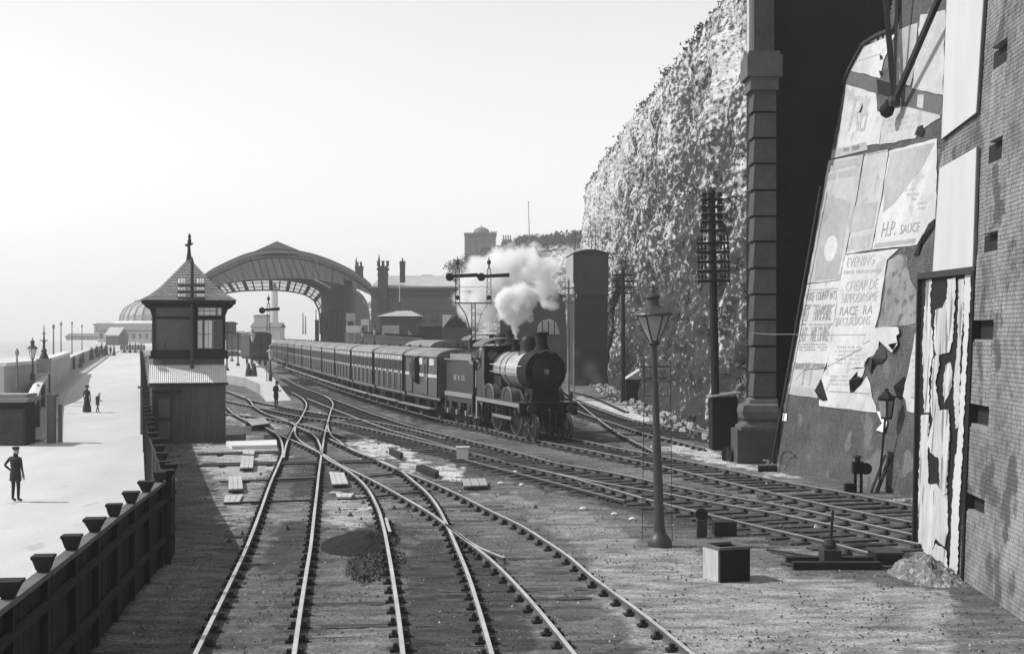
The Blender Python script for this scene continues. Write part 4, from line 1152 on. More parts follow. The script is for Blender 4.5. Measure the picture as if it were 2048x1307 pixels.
        m = MB(); m.cyl((x(L_cr), s * 1.24, 1.9), (x(L_cr), s * 1.24, 2.7), .018, .018, 6); m.build('grab_rail', M_white, t)
    m = MB(); m.box((x(L_cf + .02), 0, 2.7), (.04, 2.36, 2.3)); m.build('cab_front', M_black, t)
    for s in (-1, 1):
        m = MB(); m.lathe([(.22, -.02), (.25, .0), (.22, .02)], c=(x(L_cf - .01), s * .78, 3.42), n=20, axis='x'); wo_ = m.build('spectacle', M_eng, t)
        m = MB(); m.lathe([(.2, .0), (.2, .03)], c=(x(L_cf - .02), s * .78, 3.42), n=20, axis='x'); m.build('pane', M_glass, wo_)
    P = []
    for i in range(13):
        a = R(180 - 15 * i); P.append((x(L_cf - .28), 1.34 * math.cos(a), 3.82 + .40 * math.sin(a)))
    P2 = [(p_[0], p_[1] * .97, p_[2] - .05) for p_ in P]
    m = MB(); m.prism(P + P2[::-1], (-(L_cr - L_cf + .55), 0, 0)); m.build('cab_roof', mat('cab_roof_paint', .13, .6, .2, 3, .1), t, smooth=True)
    m = MB(); m.lathe([(.7, 0), (.7, -.1)], c=(x(L_cf + .05), 0, bz - .1), n=24, axis='x'); m.build('backhead', M_black, t)
    # wheels
    for s in (-1, 1):
        for l in (l_d1, l_d2): wheel(1.0, 18, M_wheel, M_dark, name='driving_wheel', par=t, x=x(l), y=s * .74)
        for l in (eng_len(1076, .75), eng_len(1058, .75)): wheel(.55, 10, M_wheel, M_dark, name='bogie_wheel', par=t, x=x(l), y=s * .74)
        m = MB(); m.bar((x(l_d1), s * .98, .75), (x(l_d2), s * .98, .75), .09, .12); m.build('coupling_rod', M_grey, t)
        m = MB(); m.box((x(eng_len(1067, .75)), s * .6, .6), (2.2, .05, .35)); m.build('bogie_frame', M_black, t)
    m = MB(); m.box((x(3.0), 0, 1.0), (5.2, 1.1, .7)); m.build('ashpan', M_black, t)
    return t
ENG = make_engine('steam locomotive with a black smokebox and bright boiler heading the train', ENG_P, ENG_R)
# tender
def make_tender(label):
    Lt = L_tr - L_tf; p, rz = place(S0 + (L_tf + L_tr) / 2)
    t = thing('tender', label, 'tender', tuple(p), rz, 'tenders')
    hb = Lt / 2
    m = MB(); m.box((0, 0, 2.33), (Lt - .1, 2.3, 1.6)); m.build('tank', M_eng, t)
    P = [(-hb, 0, 0)]
    for s in (-1, 1):
        m = MB(); m.prism([(-hb, s * 1.15, 3.12), (hb - .5, s * 1.15, 3.12), (hb, s * 1.15, 2.95), (hb, s * 1.15, 2.9), (-hb, s * 1.15, 3.05)], (0, s * .02, 0)); m.build('side_flare', M_eng, t)
        m = MB(); m.bar((-hb, s * 1.2, 3.15), (hb - .5, s * 1.2, 3.15), .1, .05); m.bar((hb - .5, s * 1.2, 3.15), (hb, s * 1.2, 2.95), .1, .05); m.build('coping', M_line, t)
        m = MB(); m.prism([(-hb + .15, s * .95, 3.15), (hb - .9, s * .95, 3.15), (hb - .9, s * .95, 3.42), (-hb + .15, s * .95, 3.42)], (0, s * .03, 0)); m.build('coal_rail', M_line, t)
        m = MB(); m.box((0, s * 1.2, 1.45), (Lt, .04, .22)); m.build('valance', M_line, t)
        # outside frame with its cut-outs
        m = MB()
        for x0 in (-hb + .1, hb - .1): m.box((x0, s * 1.18, 1.0), (.2, .05, .95))
        m.box((0, s * 1.15, 1.2), (Lt - .3, .05, .25))
        for i in range(3):
            xx = -hb * .66 + hb * .66 * i; m.prism([(xx - .24, s * 1.16, 1.1), (xx + .24, s * 1.16, 1.1), (xx + .13, s * 1.16, .55), (xx - .13, s * 1.16, .55)], (0, .04, 0))
        m.build('frame', M_eng, t)
        for i in range(3):
            xx = -hb * .66 + hb * .66 * i
            wheel(.58, 10, M_wheel, M_dark, name='wheel', par=t, x=xx, y=s * .74)
            m = MB(); m.box((xx, s * 1.24, .62), (.2, .14, .24)); m.build('axle_box', M_line, t)
        m = MB(); m.box((hb - .05, s * 1.2, .55), (.45, .2, .04)); m.build('step', M_line, t)
    m = MB(); m.box((0, 0, 1.5), (Lt, 2.4, .06)); m.build('footplate', M_dark, t)
    # coal
    m = MB(); random.seed(4); n = 14; vs = []
    for j in range(n + 1):
        for i in range(n + 1):
            u, v = i / n * 2 - 1, j / n * 2 - 1
            vs.append((u * (hb - .25) - .1, v * .9, 3.15 + .38 * (1 - max(abs(u), abs(v)) ** 3) + .1 * random.uniform(-1, 1)))
    m.add(vs, [(j * (n + 1) + i, j * (n + 1) + i + 1, (j + 1) * (n + 1) + i + 1, (j + 1) * (n + 1) + i) for j in range(n) for i in range(n)])
    m.build('coal_load', M_coal, t)
    m = MB(); m.bar((hb - 1.2, -.8, 3.35), (hb + .3, -.75, 2.9), .04); m.bar((hb - .9, -.5, 3.6), (hb + .1, -.9, 3.1), .04); m.build('fire_iron', M_grey, t)
    cu = bpy.data.curves.new('lettering', 'FONT'); cu.body = 'SE & CR'; cu.size = .36; cu.extrude = .004; cu.align_x = 'CENTER'; cu.space_character = 1.5
    cu.materials.append(M_stone)
    o = link(font_mesh(cu), t); o.location = (0, -1.158, 2.15); o.rotation_euler = (R(90), 0, 0)
    return t
TND = make_tender('lined tender heaped with coal behind the locomotive')

# ------------------------------------------------------------------ carriages
M_cbody = mat('carriage_varnish', .085, .42, .25, 2, .03, spec=.5)
M_cpale = mat('carriage_upper_panel', .55, .45, .25, 2, .03, spec=.5)
M_cdark = mat('carriage_end_black', .02, .55, .2, 2, .03)
M_croof = mat('carriage_roof', .22, .7, .3, 1.2, .1, spots=(.7, .55, .16))
M_cwin = mat('carriage_window', .012, .45, .4, .8, .02, spec=.25)
def roof_arc(w, z, h, n=12): return [(w * math.cos(math.pi - math.pi * i / n), z + h * math.sin(math.pi * i / n)) for i in range(n + 1)]
def make_coach(L, label, van=False):
    t = thing('railway_carriage', label, 'carriage', (0, 0, 0), 0, None if van else 'carriages of the train')
    hl = L / 2; hw = 1.32; zf = 1.22; zt = 3.22
    m = MB(); m.box((0, 0, (zf + zt) / 2), (L, 2 * hw, zt - zf)); m.build('body', M_cbody, t)
    P = roof_arc(hw + .07, zt, .42)
    m = MB(); m.prism([(-hl - .06, y, z) for y, z in P], (L + .12, 0, 0)); m.build('roof', M_croof, t)
    for s in (-1, 1):
        m = MB(); m.prism([(s * (hl + .0), y * .985, z - .02) for y, z in [(-hw, zf)] + roof_arc(hw, zt, .40) + [(hw, zf)]], (s * .035, 0, 0)); m.build('end_panel', M_cdark if not van or s < 0 else M_cbody, t)
        m = MB(); m.box((s * (hl - .05), -hw - .02, (zf + zt) / 2), (.13, .05, zt - zf + .06)); m.box((s * (hl - .05), hw + .02, (zf + zt) / 2), (.13, .05, zt - zf + .06)); m.build('corner_post', M_cdark, t)
        m = MB(); m.box((0, s * (hw + .03), zt + .0), (L + .06, .05, .05)); m.build('cantrail', M_cdark, t)
        m = MB(); m.box((0, s * (hw + .28), .62), (L - .1, .3, .05)); m.build('lower_footboard', M_line, t)
        m = MB(); m.box((0, s * (hw + .10), 1.05), (L - .1, .18, .05)); m.build('upper_footboard', M_cdark, t)
        m = MB(); m.box((0, s * (hw - .12), 1.12), (L, .06, .2)); m.build('solebar', M_line, t)
        for xx in (-hl + 1.7, 0, hl - 1.7) if not van else (-hl + 1.8, hl - 1.8):
            m = MB(); m.prism([(xx - .5, s * 1.0, 1.05), (xx + .5, s * 1.0, 1.05), (xx + .16, s * 1.0, .42), (xx - .16, s * 1.0, .42)], (0, .03, 0)); m.build('axle_guard', M_cdark, t)
            wheel(.5, 8, M_railside, M_dark, name='wheel', par=t, x=xx, y=s * .74)
        for zz in (.75, 1.1):
            pass
        m = MB(); m.lathe([(.08, 0), (.07, .3), (.17, .32), (.17, .36)], c=(s * hl if s > 0 else -hl - .36, -.87, 1.1), n=10, axis='x')
        m.lathe([(.08, 0), (.07, .3), (.17, .32), (.17, .36)], c=(s * hl if s > 0 else -hl - .36, .87, 1.1), n=10, axis='x'); m.build('buffers', M_dark, t)
    m = MB(); m.box((0, 0, .98), (L - .2, 1.6, .3)); m.build('underframe', M_black, t)
    y = -hw
    if not van:
        nc = 5; cw = (L - .2) / nc
        m = MB(); m.box((0, y - .012, zt - .19), (L - .26, .02, .26)); m.build('upper_panels', M_cpale, t)
        m = MB(); m.box((0, y - .012, zt - .98), (L - .26, .02, .14)); m.build('waist_panels', M_cpale, t)
        for i in range(nc):
            xc = -hl + .1 + cw * (i + .5)
            d_ = MB(); d_.box((xc, y - .025, (zf + zt) / 2 - .12), (.62, .03, zt - zf - .32)); do_ = d_.build('door', M_cbody, t)
            m = MB(); m.box((xc, y - .045, zt - .6), (.44, .02, .52)); m.build('window_pane', M_cwin, do_)
            m = MB(); m.box((xc + .24, y - .05, zt - 1.08), (.05, .04, .12)); m.build('handle', M_white, do_)
            for sx in (-.62, .62):
                m = MB(); m.box((xc + sx, y - .02, zt - .6), (.46, .03, .52)); m.build('quarter_light', M_cwin, t)
            for sx in (-.36, .36, cw / 2 * .98):
                if xc + sx > hl - .2: continue
                m = MB(); m.box((xc + sx, y - .03, (zf + zt) / 2), (.035, .03, zt - zf - .08)); m.build('beading', M_cdark if abs(sx) > .5 else M_cbody, t)
        # dark window band
        m = MB(); m.box((0, y - .006, zt - .6), (L - .26, .012, .56)); m.build('window_band', M_cdark, t)
        for i in range(3):
            xx = -hl + L * (i + .5) / 3
            m = MB(); m.lathe([(.09, zt + .40), (.09, zt + .47), (.12, zt + .49), (.03, zt + .55)], c=(xx, 0, 0), n=8); m.build('roof_lamp', M_iron, t)
    else:
        m = MB(); m.box((0, y - .012, zt - .98), (L - .26, .02, .16)); m.build('waist_panels', M_cpale, t)
        for xc, wd in ((hl - 1.3, 1.0), (hl - 3.9, 1.0), (0.1 - hl * .35, 1.0)):
            m = MB(); m.box((xc, y - .012, zt - .27), (wd, .02, .34)); m.build('upper_panel', M_cpale, t)
        for xc, wd in ((hl - 2.6, .75), (-hl + 1.6, .7)):
            d_ = MB(); d_.box((xc, y - .03, (zf + zt) / 2 - .06), (wd, .04, zt - zf - .2)); do_ = d_.build('door', M_cbody, t)
            m = MB(); m.box((xc, y - .052, zt - .62), (wd * .6, .02, .5)); m.build('window_pane', M_cwin, do_)
            m = MB(); m.box((xc + wd * .42, y - .06, zt - 1.1), (.04, .03, .3)); m.build('handle', M_white, do_)
            for sx in (-.5, .5): m = MB(); m.box((xc + sx * (wd + .06), y - .02, (zf + zt) / 2), (.07, .04, zt - zf)); m.build('door_post', M_cdark, t)
        # guard's side lookout
        m = MB(); m.prism([(-hl + 2.7, y, zf + .5), (-hl + 2.7, y - .26, zf + .8), (-hl + 2.7, y - .26, zt - .1), (-hl + 2.7, y, zt + .02)], (.85, 0, 0)); m.build('lookout', M_cdark, t)
        m = MB(); m.box((-hl + 3.13, y - .27, zt - .5), (.6, .02, .5)); m.build('lookout_pane', M_cwin, t)
        m = MB(); m.box((hl + .045, 0, zt - .45), (.02, .1, .9)); m.build('end_step', M_iron, t)
        for yy in (-.5, .5):
            m = MB(); m.lathe([(.05, 0), (.07, .05), (.03, .08)], c=(hl + .02, yy, zt + .12), n=8, axis='x'); m.build('end_lamp_iron', M_black, t)
    return t
s_c = s_at(886, 1.32) ; s_v = s_at(809, 1.32)
LV = s_v - s_c - .9
van = make_coach(LV, 'guard van next to the tender with panelled doors and an arched roof end', van=True)
p, rz = place(s_c + .45 + LV / 2); van.location = p; van.rotation_euler = (0, 0, rz)
bounds = [s_at(px, 1.32) for px in (809, 758, 710, 679, 640, 617, 582, 560, 548)]
print('bounds', [round(b, 1) for b in bounds], 'van', LV)
ordn = ['first', 'second', 'third', 'fourth', 'fifth', 'sixth', 'seventh', 'eighth', 'ninth', 'tenth', 'eleventh', 'twelfth']
LC = 9.0; proto = None; s = bounds[0]; i = 0
s_end = bounds[-1] + 4
npas = int(round((s_end - s) / 9.8)); pitch = (s_end - s) / npas
LC = pitch - .75
proto = make_coach(LC, 'first compartment carriage behind the guard van')
for i in range(npas):
    o = proto if i == 0 else copy_tree(proto)
    p, rz = place(s + pitch * (i + .5)); o.location = p; o.rotation_euler = (0, 0, rz)
    o['label'] = ordn[i] + ' compartment carriage counted back from the guard van' if i < npas - 1 else 'last carriage of the train, nearest the station arch'

# second locomotive behind, steaming; and the carriage whose dark arched end shows beyond the van
q = G(985, 798)
t2 = copy_tree(ENG); t2['label'] = 'second locomotive, mostly hidden beyond the train, steaming too'
t2.location = (X(975, 92), 92, 0.15); t2.rotation_euler = (0, 0, ENG_R + R(1.5))
c2 = copy_tree(van); c2['label'] = 'dark ended carriage standing on the line beyond the guard van'; c2['group'] = 'carriages in the station yard'
c2.location = (X(862, 91), 98, .32); c2.rotation_euler = (0, 0, ENG_R + R(1))
van['group'] = 'carriages in the station yard'; van['label'] = 'guard van next to the tender with panelled doors and an arched roof end'
# dark van end on the platform road at the left
c3 = thing('covered_wagon', 'tall dark covered wagon seen end on, left of the last carriages', 'wagon', tuple(at(521, 732, 158)), ENG_R + R(3))
s = 158 / F
m = MB(); m.box((-3.5, 0, 2.25), (7, 2.5, 2.3)); m.build('body', M_iron, c3)
m = MB(); m.prism([(-7.1, y, z) for y, z in roof_arc(1.33, 3.4, .5)], (7.2, 0, 0)); m.build('roof', M_iron, c3)
m = MB(); m.box((-3.5, 0, .95), (7.2, 2.2, .3)); m.build('underframe', M_black, c3)
for y in (-.95, 0, .95):
    m = MB(); m.box((.03, y, 2.25), (.06, .09, 2.2)); m.build('end_stanchion', M_black, c3)
for sy in (-1, 1):
    for xx in (-1.6, -5.4): wheel(.5, 8, M_railside, M_dark, name='wheel', par=c3, x=xx, y=sy * .74)

# ------------------------------------------------------------------ platform on the left with lamps, posts and signal
M_plat = mat('platform_paving', .5, .95, .12, 1.5, .2)
M_platw = mat('platform_wall', .30, .9, .25, 2, .3)
pl = [(583, 801), (533, 803), (520, 786), (490, 776), (455, 771), (430, 770), (430, 700), (470, 697), (505, 716), (540, 748), (568, 763)]
HP = .62
t = thing('platform', 'low pale platform with a ramped end running to the station', 'platform', (0, 0, 0))
def PP(px, py, z): return G(px, py, z)
top = [PP(520, 768, HP), PP(555, 765, HP), PP(540, 748, HP), PP(505, 718, HP), PP(470, 700, HP), PP(452, 697, HP), PP(400, 697, HP), PP(380, 712, HP), PP(400, 742, HP), PP(455, 750, HP), PP(490, 755, HP)]
m = MB(); m.prism([v for v in top], (0, 0, -HP + GZ)); m.build('deck', M_plat, t)
e0, e1 = PP(533, 803, GZ + .02), PP(583, 800, GZ + .02)
m = MB(); vs = [top[0], top[1], e1, e0, Vector((top[0].x, top[0].y, GZ)), Vector((top[1].x, top[1].y, GZ))]
m.add(vs, [(0, 1, 2, 3), (0, 3, 4), (1, 5, 2)]); m.build('ramp', M_plat, t)
m = MB()
face = [top[8], top[9], top[10], top[0]]
for a, b in zip(face, face[1:]):
    o_ = Vector((0, -.06, 0)); m.add([a + o_, b + o_, b + o_ - Vector((0, 0, HP - GZ)), a + o_ - Vector((0, 0, HP - GZ))], [(0, 1, 2, 3)])
m.build('side_wall', M_platw, t, fix=False)
for k, (px, yb_, yt_, lab) in enumerate([(505, 748, 658, 'lamp post with a white lantern at the platform edge'), (541, 762, 690, 'lower lamp with a white lantern beside the platform signal')]):
    b = PP(px, yb_, HP); sc_ = b.y / F; h = (yb_ - yt_) * sc_
    t = thing('platform_lamp', lab, 'platform lamp', tuple(b), 0, 'platform lamps')
    m = MB(); m.lathe([(.14, 0), (.14, .5), (.08, .6), (.06, h - 1.1)], n=8); m.build('post', M_iron, t)
    f_ = MB(); g_ = MB(); lantern(f_, g_, (0, 0, h - 1.15), 1.0); f_.build('lantern_frame', M_grey, t); g_.build('lamp_glass', M_white, t)
# barrels / bollards by the lamp
for k, (px, lab) in enumerate([(497, 'left of the two dark churns at the foot of the platform lamp'), (508, 'right of the two dark churns at the foot of the platform lamp')]):
    b = PP(px, 752, HP); t = thing('churn', lab, 'churn', tuple(b), 0, 'churns')
    m = MB(); m.lathe([(.28, 0), (.3, .1), (.2, .75), (.13, .95), (.16, 1.05), (.15, 1.1)], n=12); m.build('churn_body', M_iron, t)
    m = MB(); m.lathe([(.15, 1.1), (.05, 1.2), (.03, 1.25)], n=10); m.build('lid', M_grey, t)
def semaphore(t, x, zb, zt, arm_len, side=1, lattice=True):
    m = MB()
    if lattice:
        for sx in (-1, 1): m.bar((x + sx * .14, 0, zb), (x + sx * .11, 0, zt), .045)
        n = int((zt - zb) / .35)
        for i in range(n):
            z0, z1 = zb + (zt - zb) * i / n, zb + (zt - zb) * (i + 1) / n
            m.bar((x - .13, 0, z0), (x + .13, 0, z1), .02); m.bar((x + .13, 0, z0), (x - .13, 0, z1), .02)
    else: m.cyl((x, 0, zb), (x, 0, zt), .12, .09, 10)
    m.build('signal_post', M_iron, t)
    m = MB(); m.lathe([(.13, zt), (.05, zt + .1), (.04, zt + .25), (.13, zt + .38), (.12, zt + .5), (.03, zt + .62), (.02, zt + .8)], c=(x, 0, 0), n=8); m.build('finial', M_iron, t)
    za = zt - .45
    m = MB(); m.prism([(x - .25, -.15, za - .1), (x + arm_len, -.15, za - .05), (x + arm_len, -.15, za + .2), (x - .25, -.15, za + .1)], (0, .03, 0)); ao = m.build('arm', M_black, t)
    m = MB(); m.lathe([(.26, 0), (.26, .05)], c=(x - .48, -.16, za - .05), n=14, axis='y'); m.build('spectacle', M_black, ao)
    m = MB(); m.box((x - .45, -.05, za - .12), (.2, .2, .3)); m.build('signal_lamp', M_iron, t)
b = PP(537, 762, HP); s = b.y / F
t = thing('platform_signal', 'semaphore signal with one dark arm standing on the platform end', 'signal', tuple(b))
semaphore(t, 0, 0, (762 - 608) * s, 23 * s)
# bracket signal beyond the train
Yb = 88.0; b = Vector((X(947, Yb), Yb, GZ)); s = Yb / F
t = thing('bracket_signal', 'tall lattice bracket signal with two arms side by side in front of the steam', 'signal', tuple(b))
zpl = Z(606, Yb) - GZ
m = MB()
for sx in (-1, 1): m.bar((sx * .13, 0, 0), (sx * .11, 0, zpl), .06)
n = 14
for i in range(n):
    z0, z1 = zpl * i / n, zpl * (i + 1) / n; m.bar((-.12, 0, z0), (.12, 0, z1), .03); m.bar((.12, 0, z0), (-.12, 0, z1), .03)
m.build('main_post', M_iron, t)
m = MB(); m.box(((X(946, Yb) - b.x), 0, zpl), (74 * s, .6, .07)); m.build('platform', M_iron, t)
for sx, px in ((-1, 915), (1, 978)):
    xe = X(px, Yb) - b.x
    P = [Vector((sx * .13, 0, zpl - 2.0)), Vector((sx * .3, 0, zpl - 1.4)), Vector((xe * .5, 0, zpl - .7)), Vector((xe * .95, 0, zpl - .04))]
    m = MB(); P = smoothpath(P, .3)
    for a_, b_ in zip(P, P[1:]): m.bar(a_, b_, .07 if sx < 0 else .03)
    m.build('bracket', M_iron, t)
    semaphore(t, xe, zpl, Z(538, Yb) - GZ, 41 * s)
    m = MB(); m.box((xe, 0, zpl + .35), (.3, .2, .25)); m.build('signal_motor', M_dark, t)
m = MB(); m.bar((-34 * s, -.3, zpl + 1.0), (32 * s, -.3, zpl + 1.0), .025); m.build('guard_rail', M_iron, t)

# ------------------------------------------------------------------ station: arched train shed
def arch(px_list, Y): return [at(a, b, Y) for a, b in px_list]
M_shed = mat('shed_boarding', .18, .85, .15, .6, .1, streak=(1, 1, .3))
M_shedd = mat('shed_dark', .02, .9, .3, .6, .1)
M_slate = mat('slate', .17, .7, .2, .5, .1)
Y1, Y2 = 235.0, 312.0
vpx = 500.0
def back(p, Ya=Y1, Yb_=Y2):
    """the same point of the shed at its far end: the shed runs straight back"""
    dirx = (vpx - CX) / F
    return Vector((p.x + dirx * (Yb_ - Ya), Yb_, p.z))
t = thing('train_shed', 'great arched train shed over the platforms, its gable boarded above the opening', 'train shed', (0, 0, 0))
outer = [(385, 575), (414, 546), (455, 524), (500, 506), (554, 499), (608, 504), (653, 517), (700, 538), (728, 556), (742, 568)]
outs = smoothpath(arch(outer, Y1), 1.0)
lower = smoothpath(arch([(742, 590), (720, 580), (689, 570), (640, 560), (585, 556), (540, 557), (490, 560), (440, 568), (400, 580)], Y1), 1.0)
m = MB(); m.prism(outs + lower, (0, .4, 0)); m.build('gable', M_shed, t)
# ribs of the gable, radial boards and mouldings
bd = MB(); ln = len(lower)
oo = [p for p in outs]
for i in range(2, 64):
    f = i / 66
    a = oo[int(f * (len(oo) - 1))]; b_ = lower[::-1][int(f * (ln - 1))]
    bd.bar(a + Vector((0, -.06, -.7)), b_ + Vector((0, -.06, .1)), .09, .06, up=(0, 1, 0))
bd.build('radial_boards', mat('shed_batten', .165, .9, .2, 1, 0), t)
m = MB(); m.sweep([p + Vector((0, -.1, -.35)) for p in outs], [(-.25, -.35), (.25, -.35), (.25, .35), (-.25, .35)], up=(0, 1, 0)); m.build('barge_board', M_slate, t)
m = MB(); m.sweep([p + Vector((0, -.12, -1.3)) for p in outs], [(-.1, -.12), (.1, -.12), (.1, .12), (-.1, .12)], up=(0, 1, 0)); m.build('moulding', M_shedd, t)
# roof shell running back
vs = []; fs = []
for p in outs: vs += [p + Vector((0, -.3, .1)), back(p) + Vector((0, 0, .1))]
for i in range(len(outs) - 1): fs.append((2 * i, 2 * i + 2, 2 * i + 3, 2 * i + 1))
m = MB(); m.add(vs, fs); m.build('roof', M_slate, t, fix=False)
# lantern ridge (raised ventilator)
tri = arch([(503, 505), (554, 482), (607, 504)], Y1)
m = MB(); m.prism(tri + [tri[2] + Vector((0, 0, -.6)), tri[0] + Vector((0, 0, -.6))], back(tri[1]) - tri[1]); m.build('ridge_ventilator', M_shed, t)
# inner right wall from the near jamb back
j0 = at(689, 667, Y1); j0.z = GZ; jt = at(689, 572, Y1)
m = MB(); a = j0; b_ = back(a); a2 = at(689, 560, Y1); b2 = back(a2)
m.add([a, b_, b2, a2, a + Vector((1.2, 0, 0)), a2 + Vector((1.2, 0, 0)), b_ + Vector((1.2, 0, 0)), b2 + Vector((1.2, 0, 0))], [(0, 1, 2, 3), (0, 3, 5, 4), (1, 6, 7, 2)]); m.build('inner_wall', M_shedd, t, fix=False)
for k in range(7):
    f = (k + .5) / 7; p = a.lerp(b_, f)
    m = MB(); m.box((p.x - .2, p.y, p.z + 4.5), (.35, .6, 9)); m.build('wall_column', M_shedd, t)
jl = at(408, 667, Y1); jl.z = GZ
m = MB(); m.box((jl.x - 3, Y1 + .8, 4), (6, 1.6, 8.4)); m.build('left_jamb', M_shed, t)
lj = at(404, 667, Y1); lj.z = GZ; lt = at(404, 568, Y1)
m = MB(); m.add([lj, back(lj), back(lt), lt, lj - Vector((.8, 0, 0)), back(lj) - Vector((.8, 0, 0)), back(lt) - Vector((.8, 0, 0)), lt - Vector((.8, 0, 0))], [(0, 1, 2, 3), (7, 6, 5, 4), (0, 4, 5, 1), (3, 2, 6, 7)]); m.build('left_wall', M_shed, t)
# far gable: lattice glazed screen
fo = smoothpath([at(a_, b_, Y2) for a_, b_ in [(448, 586), (470, 560), (500, 553), (560, 548), (600, 552), (640, 566), (660, 590)]], 1.2)
fi = smoothpath([at(a_, b_, Y2) for a_, b_ in [(446, 587), (480, 582), (510, 580.5), (542, 580), (574, 582), (609, 589), (629, 602), (637, 618), (640, 640), (640, 667)]], 1.2)
tra = MB(); n = 46
for i in range(n + 1):
    a_ = fi[int(i / n * (len(fi) - 1))]; c_ = at(545, 700, Y2); d_ = (a_ - c_).normalized(); L = 25 * Y2 / F * (1.0 if i < 34 else .8)
    tra.bar(a_, a_ + d_ * L, .28 if i % 6 else .8, .2, up=(0, 1, 0))
for off in (0, 8, 17, 26):
    P = []
    for a_ in fi:
        c_ = at(545, 700, Y2); d_ = (a_ - c_).normalized(); P.append(a_ + d_ * off * Y2 / F * .9)
    for p_, q_ in zip(P, P[1:]): tra.bar(p_, q_, .3 if off in (0, 26) else .14, .2, up=(0, 1, 0))
tra.build('glazed_screen', M_slate, t)
gl_ = MB(); P = []
for a_ in fi:
    c_ = at(545, 700, Y2); d_ = (a_ - c_).normalized(); P.append(a_ + d_ * 26 * Y2 / F * .9 + Vector((0, .25, 0)))
Q = [p_ + Vector((0, .25, 0)) for p_ in fi]
gl_.add([v for ab in zip(P, Q) for v in ab], [(2 * i, 2 * i + 1, 2 * i + 3, 2 * i + 2) for i in range(len(P) - 1)])
gm_ = mat('dusty_glass', .5, .4, .2, .5, 0); gm_.node_tree.nodes['Principled BSDF'].inputs['Alpha'].default_value = .35
gl_.build('screen_glass', gm_, t, fix=False)
for px in (634, 646): m = MB(); q_ = at(px, 667, Y2); m.box((q_.x, Y2, 3.5), (.8, .8, 8)); m.build('far_column', M_shedd, t)
fg = smoothpath([at(a_, b_, Y2) for a_, b_ in [(444, 590), (470, 563), (500, 555), (545, 552), (590, 555), (625, 570), (648, 590), (654, 625), (655, 667)]], 1.2)
bo = [back(p) for p in outs]; e_ = Vector((bo[-1].x + 3, Y2, GZ)); e2 = None
m = MB(); fg = [a_ + (a_ - at(545, 700, Y2)).normalized() * 22 * Y2 / F * .9 for a_ in fi[:-1]] + [Vector((fi[-1].x + 1.2, Y2, GZ))]
e2 = fg[-1]
m.prism([p_ + Vector((0, .4, 0)) for p_ in bo + [Vector((bo[-1].x + 1, Y2, GZ))] + fg[::-1]], (0, .5, 0)); m.build('far_gable', M_shedd, t)
# side aisle arch on the right of the shed
m = MB(); P = [at(690, 572, Y1 + 1), at(720, 590, Y1 + 1), at(735, 620, Y1 + 1), at(741, 667, Y1 + 1), at(690, 667, Y1 + 1)]
m.prism([P[0], P[1], P[2], P[3], P[4]], (0, .8, 0)); m.build('aisle_wall', M_shed, t)
m = MB(); P = smoothpath([at(696, 575, Y1 + .6), at(716, 584, Y1 + .6), at(731, 603, Y1 + .6), at(738, 640, Y1 + .6), at(740, 667, Y1 + .6)], 1); m.sweep(P, [(-.2, -.3), (.2, -.3), (.2, .3), (-.2, .3)], up=(0, 1, 0)); m.build('aisle_arch', M_slate, t)
# chimneys with ornate tops
M_sbrick = mat('station_brick', .13, .9, .2, .8, .2, streak=(1, 1, 3)); M_sbrick2 = mat('station_brick_dark', .085, .9, .2, .8, .2)
def orn_chimney(lab, px0, px1, yb_, yt_, Y, pots=2, spire=True):
    s = Y / F; c = at((px0 + px1) / 2, yb_, Y); w = (px1 - px0) * s; h = (yb_ - yt_) * s
    t = thing('ornate_chimney', lab, 'chimney', tuple(c), 0, 'station chimneys')
    m = MB(); m.box((0, 0, h * .5), (w * .86, w * .8, h)); m.build('stack', M_sbrick2, t)
    m = MB(); m.box((0, 0, h * .93), (w * 1.05, w, h * .05)); m.box((0, 0, h * .8), (w * .96, w * .9, h * .04)); m.build('moulding', M_sbrick2, t)
    for i in range(pots):
        x = (i - (pots - 1) / 2) * w * .42
        m = MB(); m.lathe([(w * .14, h), (w * .12, h + w * .35), (w * .18, h + w * .42), (w * .1, h + w * .5)], c=(x, 0, 0), n=8); m.build('pot', M_sbrick2, t)
    if spire:
        m = MB(); m.lathe([(w * .12, h), (w * .1, h + w * .6), (w * .04, h + w * .9), (w * .02, h + w * 1.1)], c=(-w * .36, 0, 0), n=6); m.build('spire', M_sbrick2, t)
    return t
orn_chimney('small turreted chimney on the shoulder of the train shed', 710, 727, 568, 532, Y1 + 3, 2)
orn_chimney('broad ornate chimney with a spirelet, right of the train shed', 755, 777, 620, 532, 205, 3)
orn_chimney('slender single chimney on the station roof', 799, 811, 565, 522, 205, 1, False)
# station building
def block(name, lab, cat, px0, px1, yb_, yt_, Y, dep, m_, grp=None, roof=None, rm=None, rot=0):
    s = Y / F; c = at((px0 + px1) / 2, yb_, Y); c.z = min(c.z, GZ) if yb_ > 690 else c.z
    w = (px1 - px0) * s; zt_ = Z(yt_, Y)
    t = thing(name, lab, cat, (c.x, Y, GZ), rot, grp)
    h = zt_ - GZ
    m = MB(); m.box((0, dep / 2, h / 2), (w, dep, h)); m.build('wall', m_, t)
    return t, w, h, s
t, w, h, s = block('station_building', 'long brick station building with a low hipped roof and two string courses', 'building', 742, 915, 700, 575, 205, 14, M_sbrick)
m = MB(); m.prism([(-w / 2, 0, h), (w / 2, 0, h), (w / 2 - 1.5, 6, h + 1.8), (-w / 2 + 1, 6, h + 1.8)], (0, 0, .2)); m.prism([(-w / 2, 14, h), (w / 2, 14, h), (w / 2 - 1.5, 6, h + 1.8), (-w / 2 + 1, 6, h + 1.8)], (0, 0, .2))
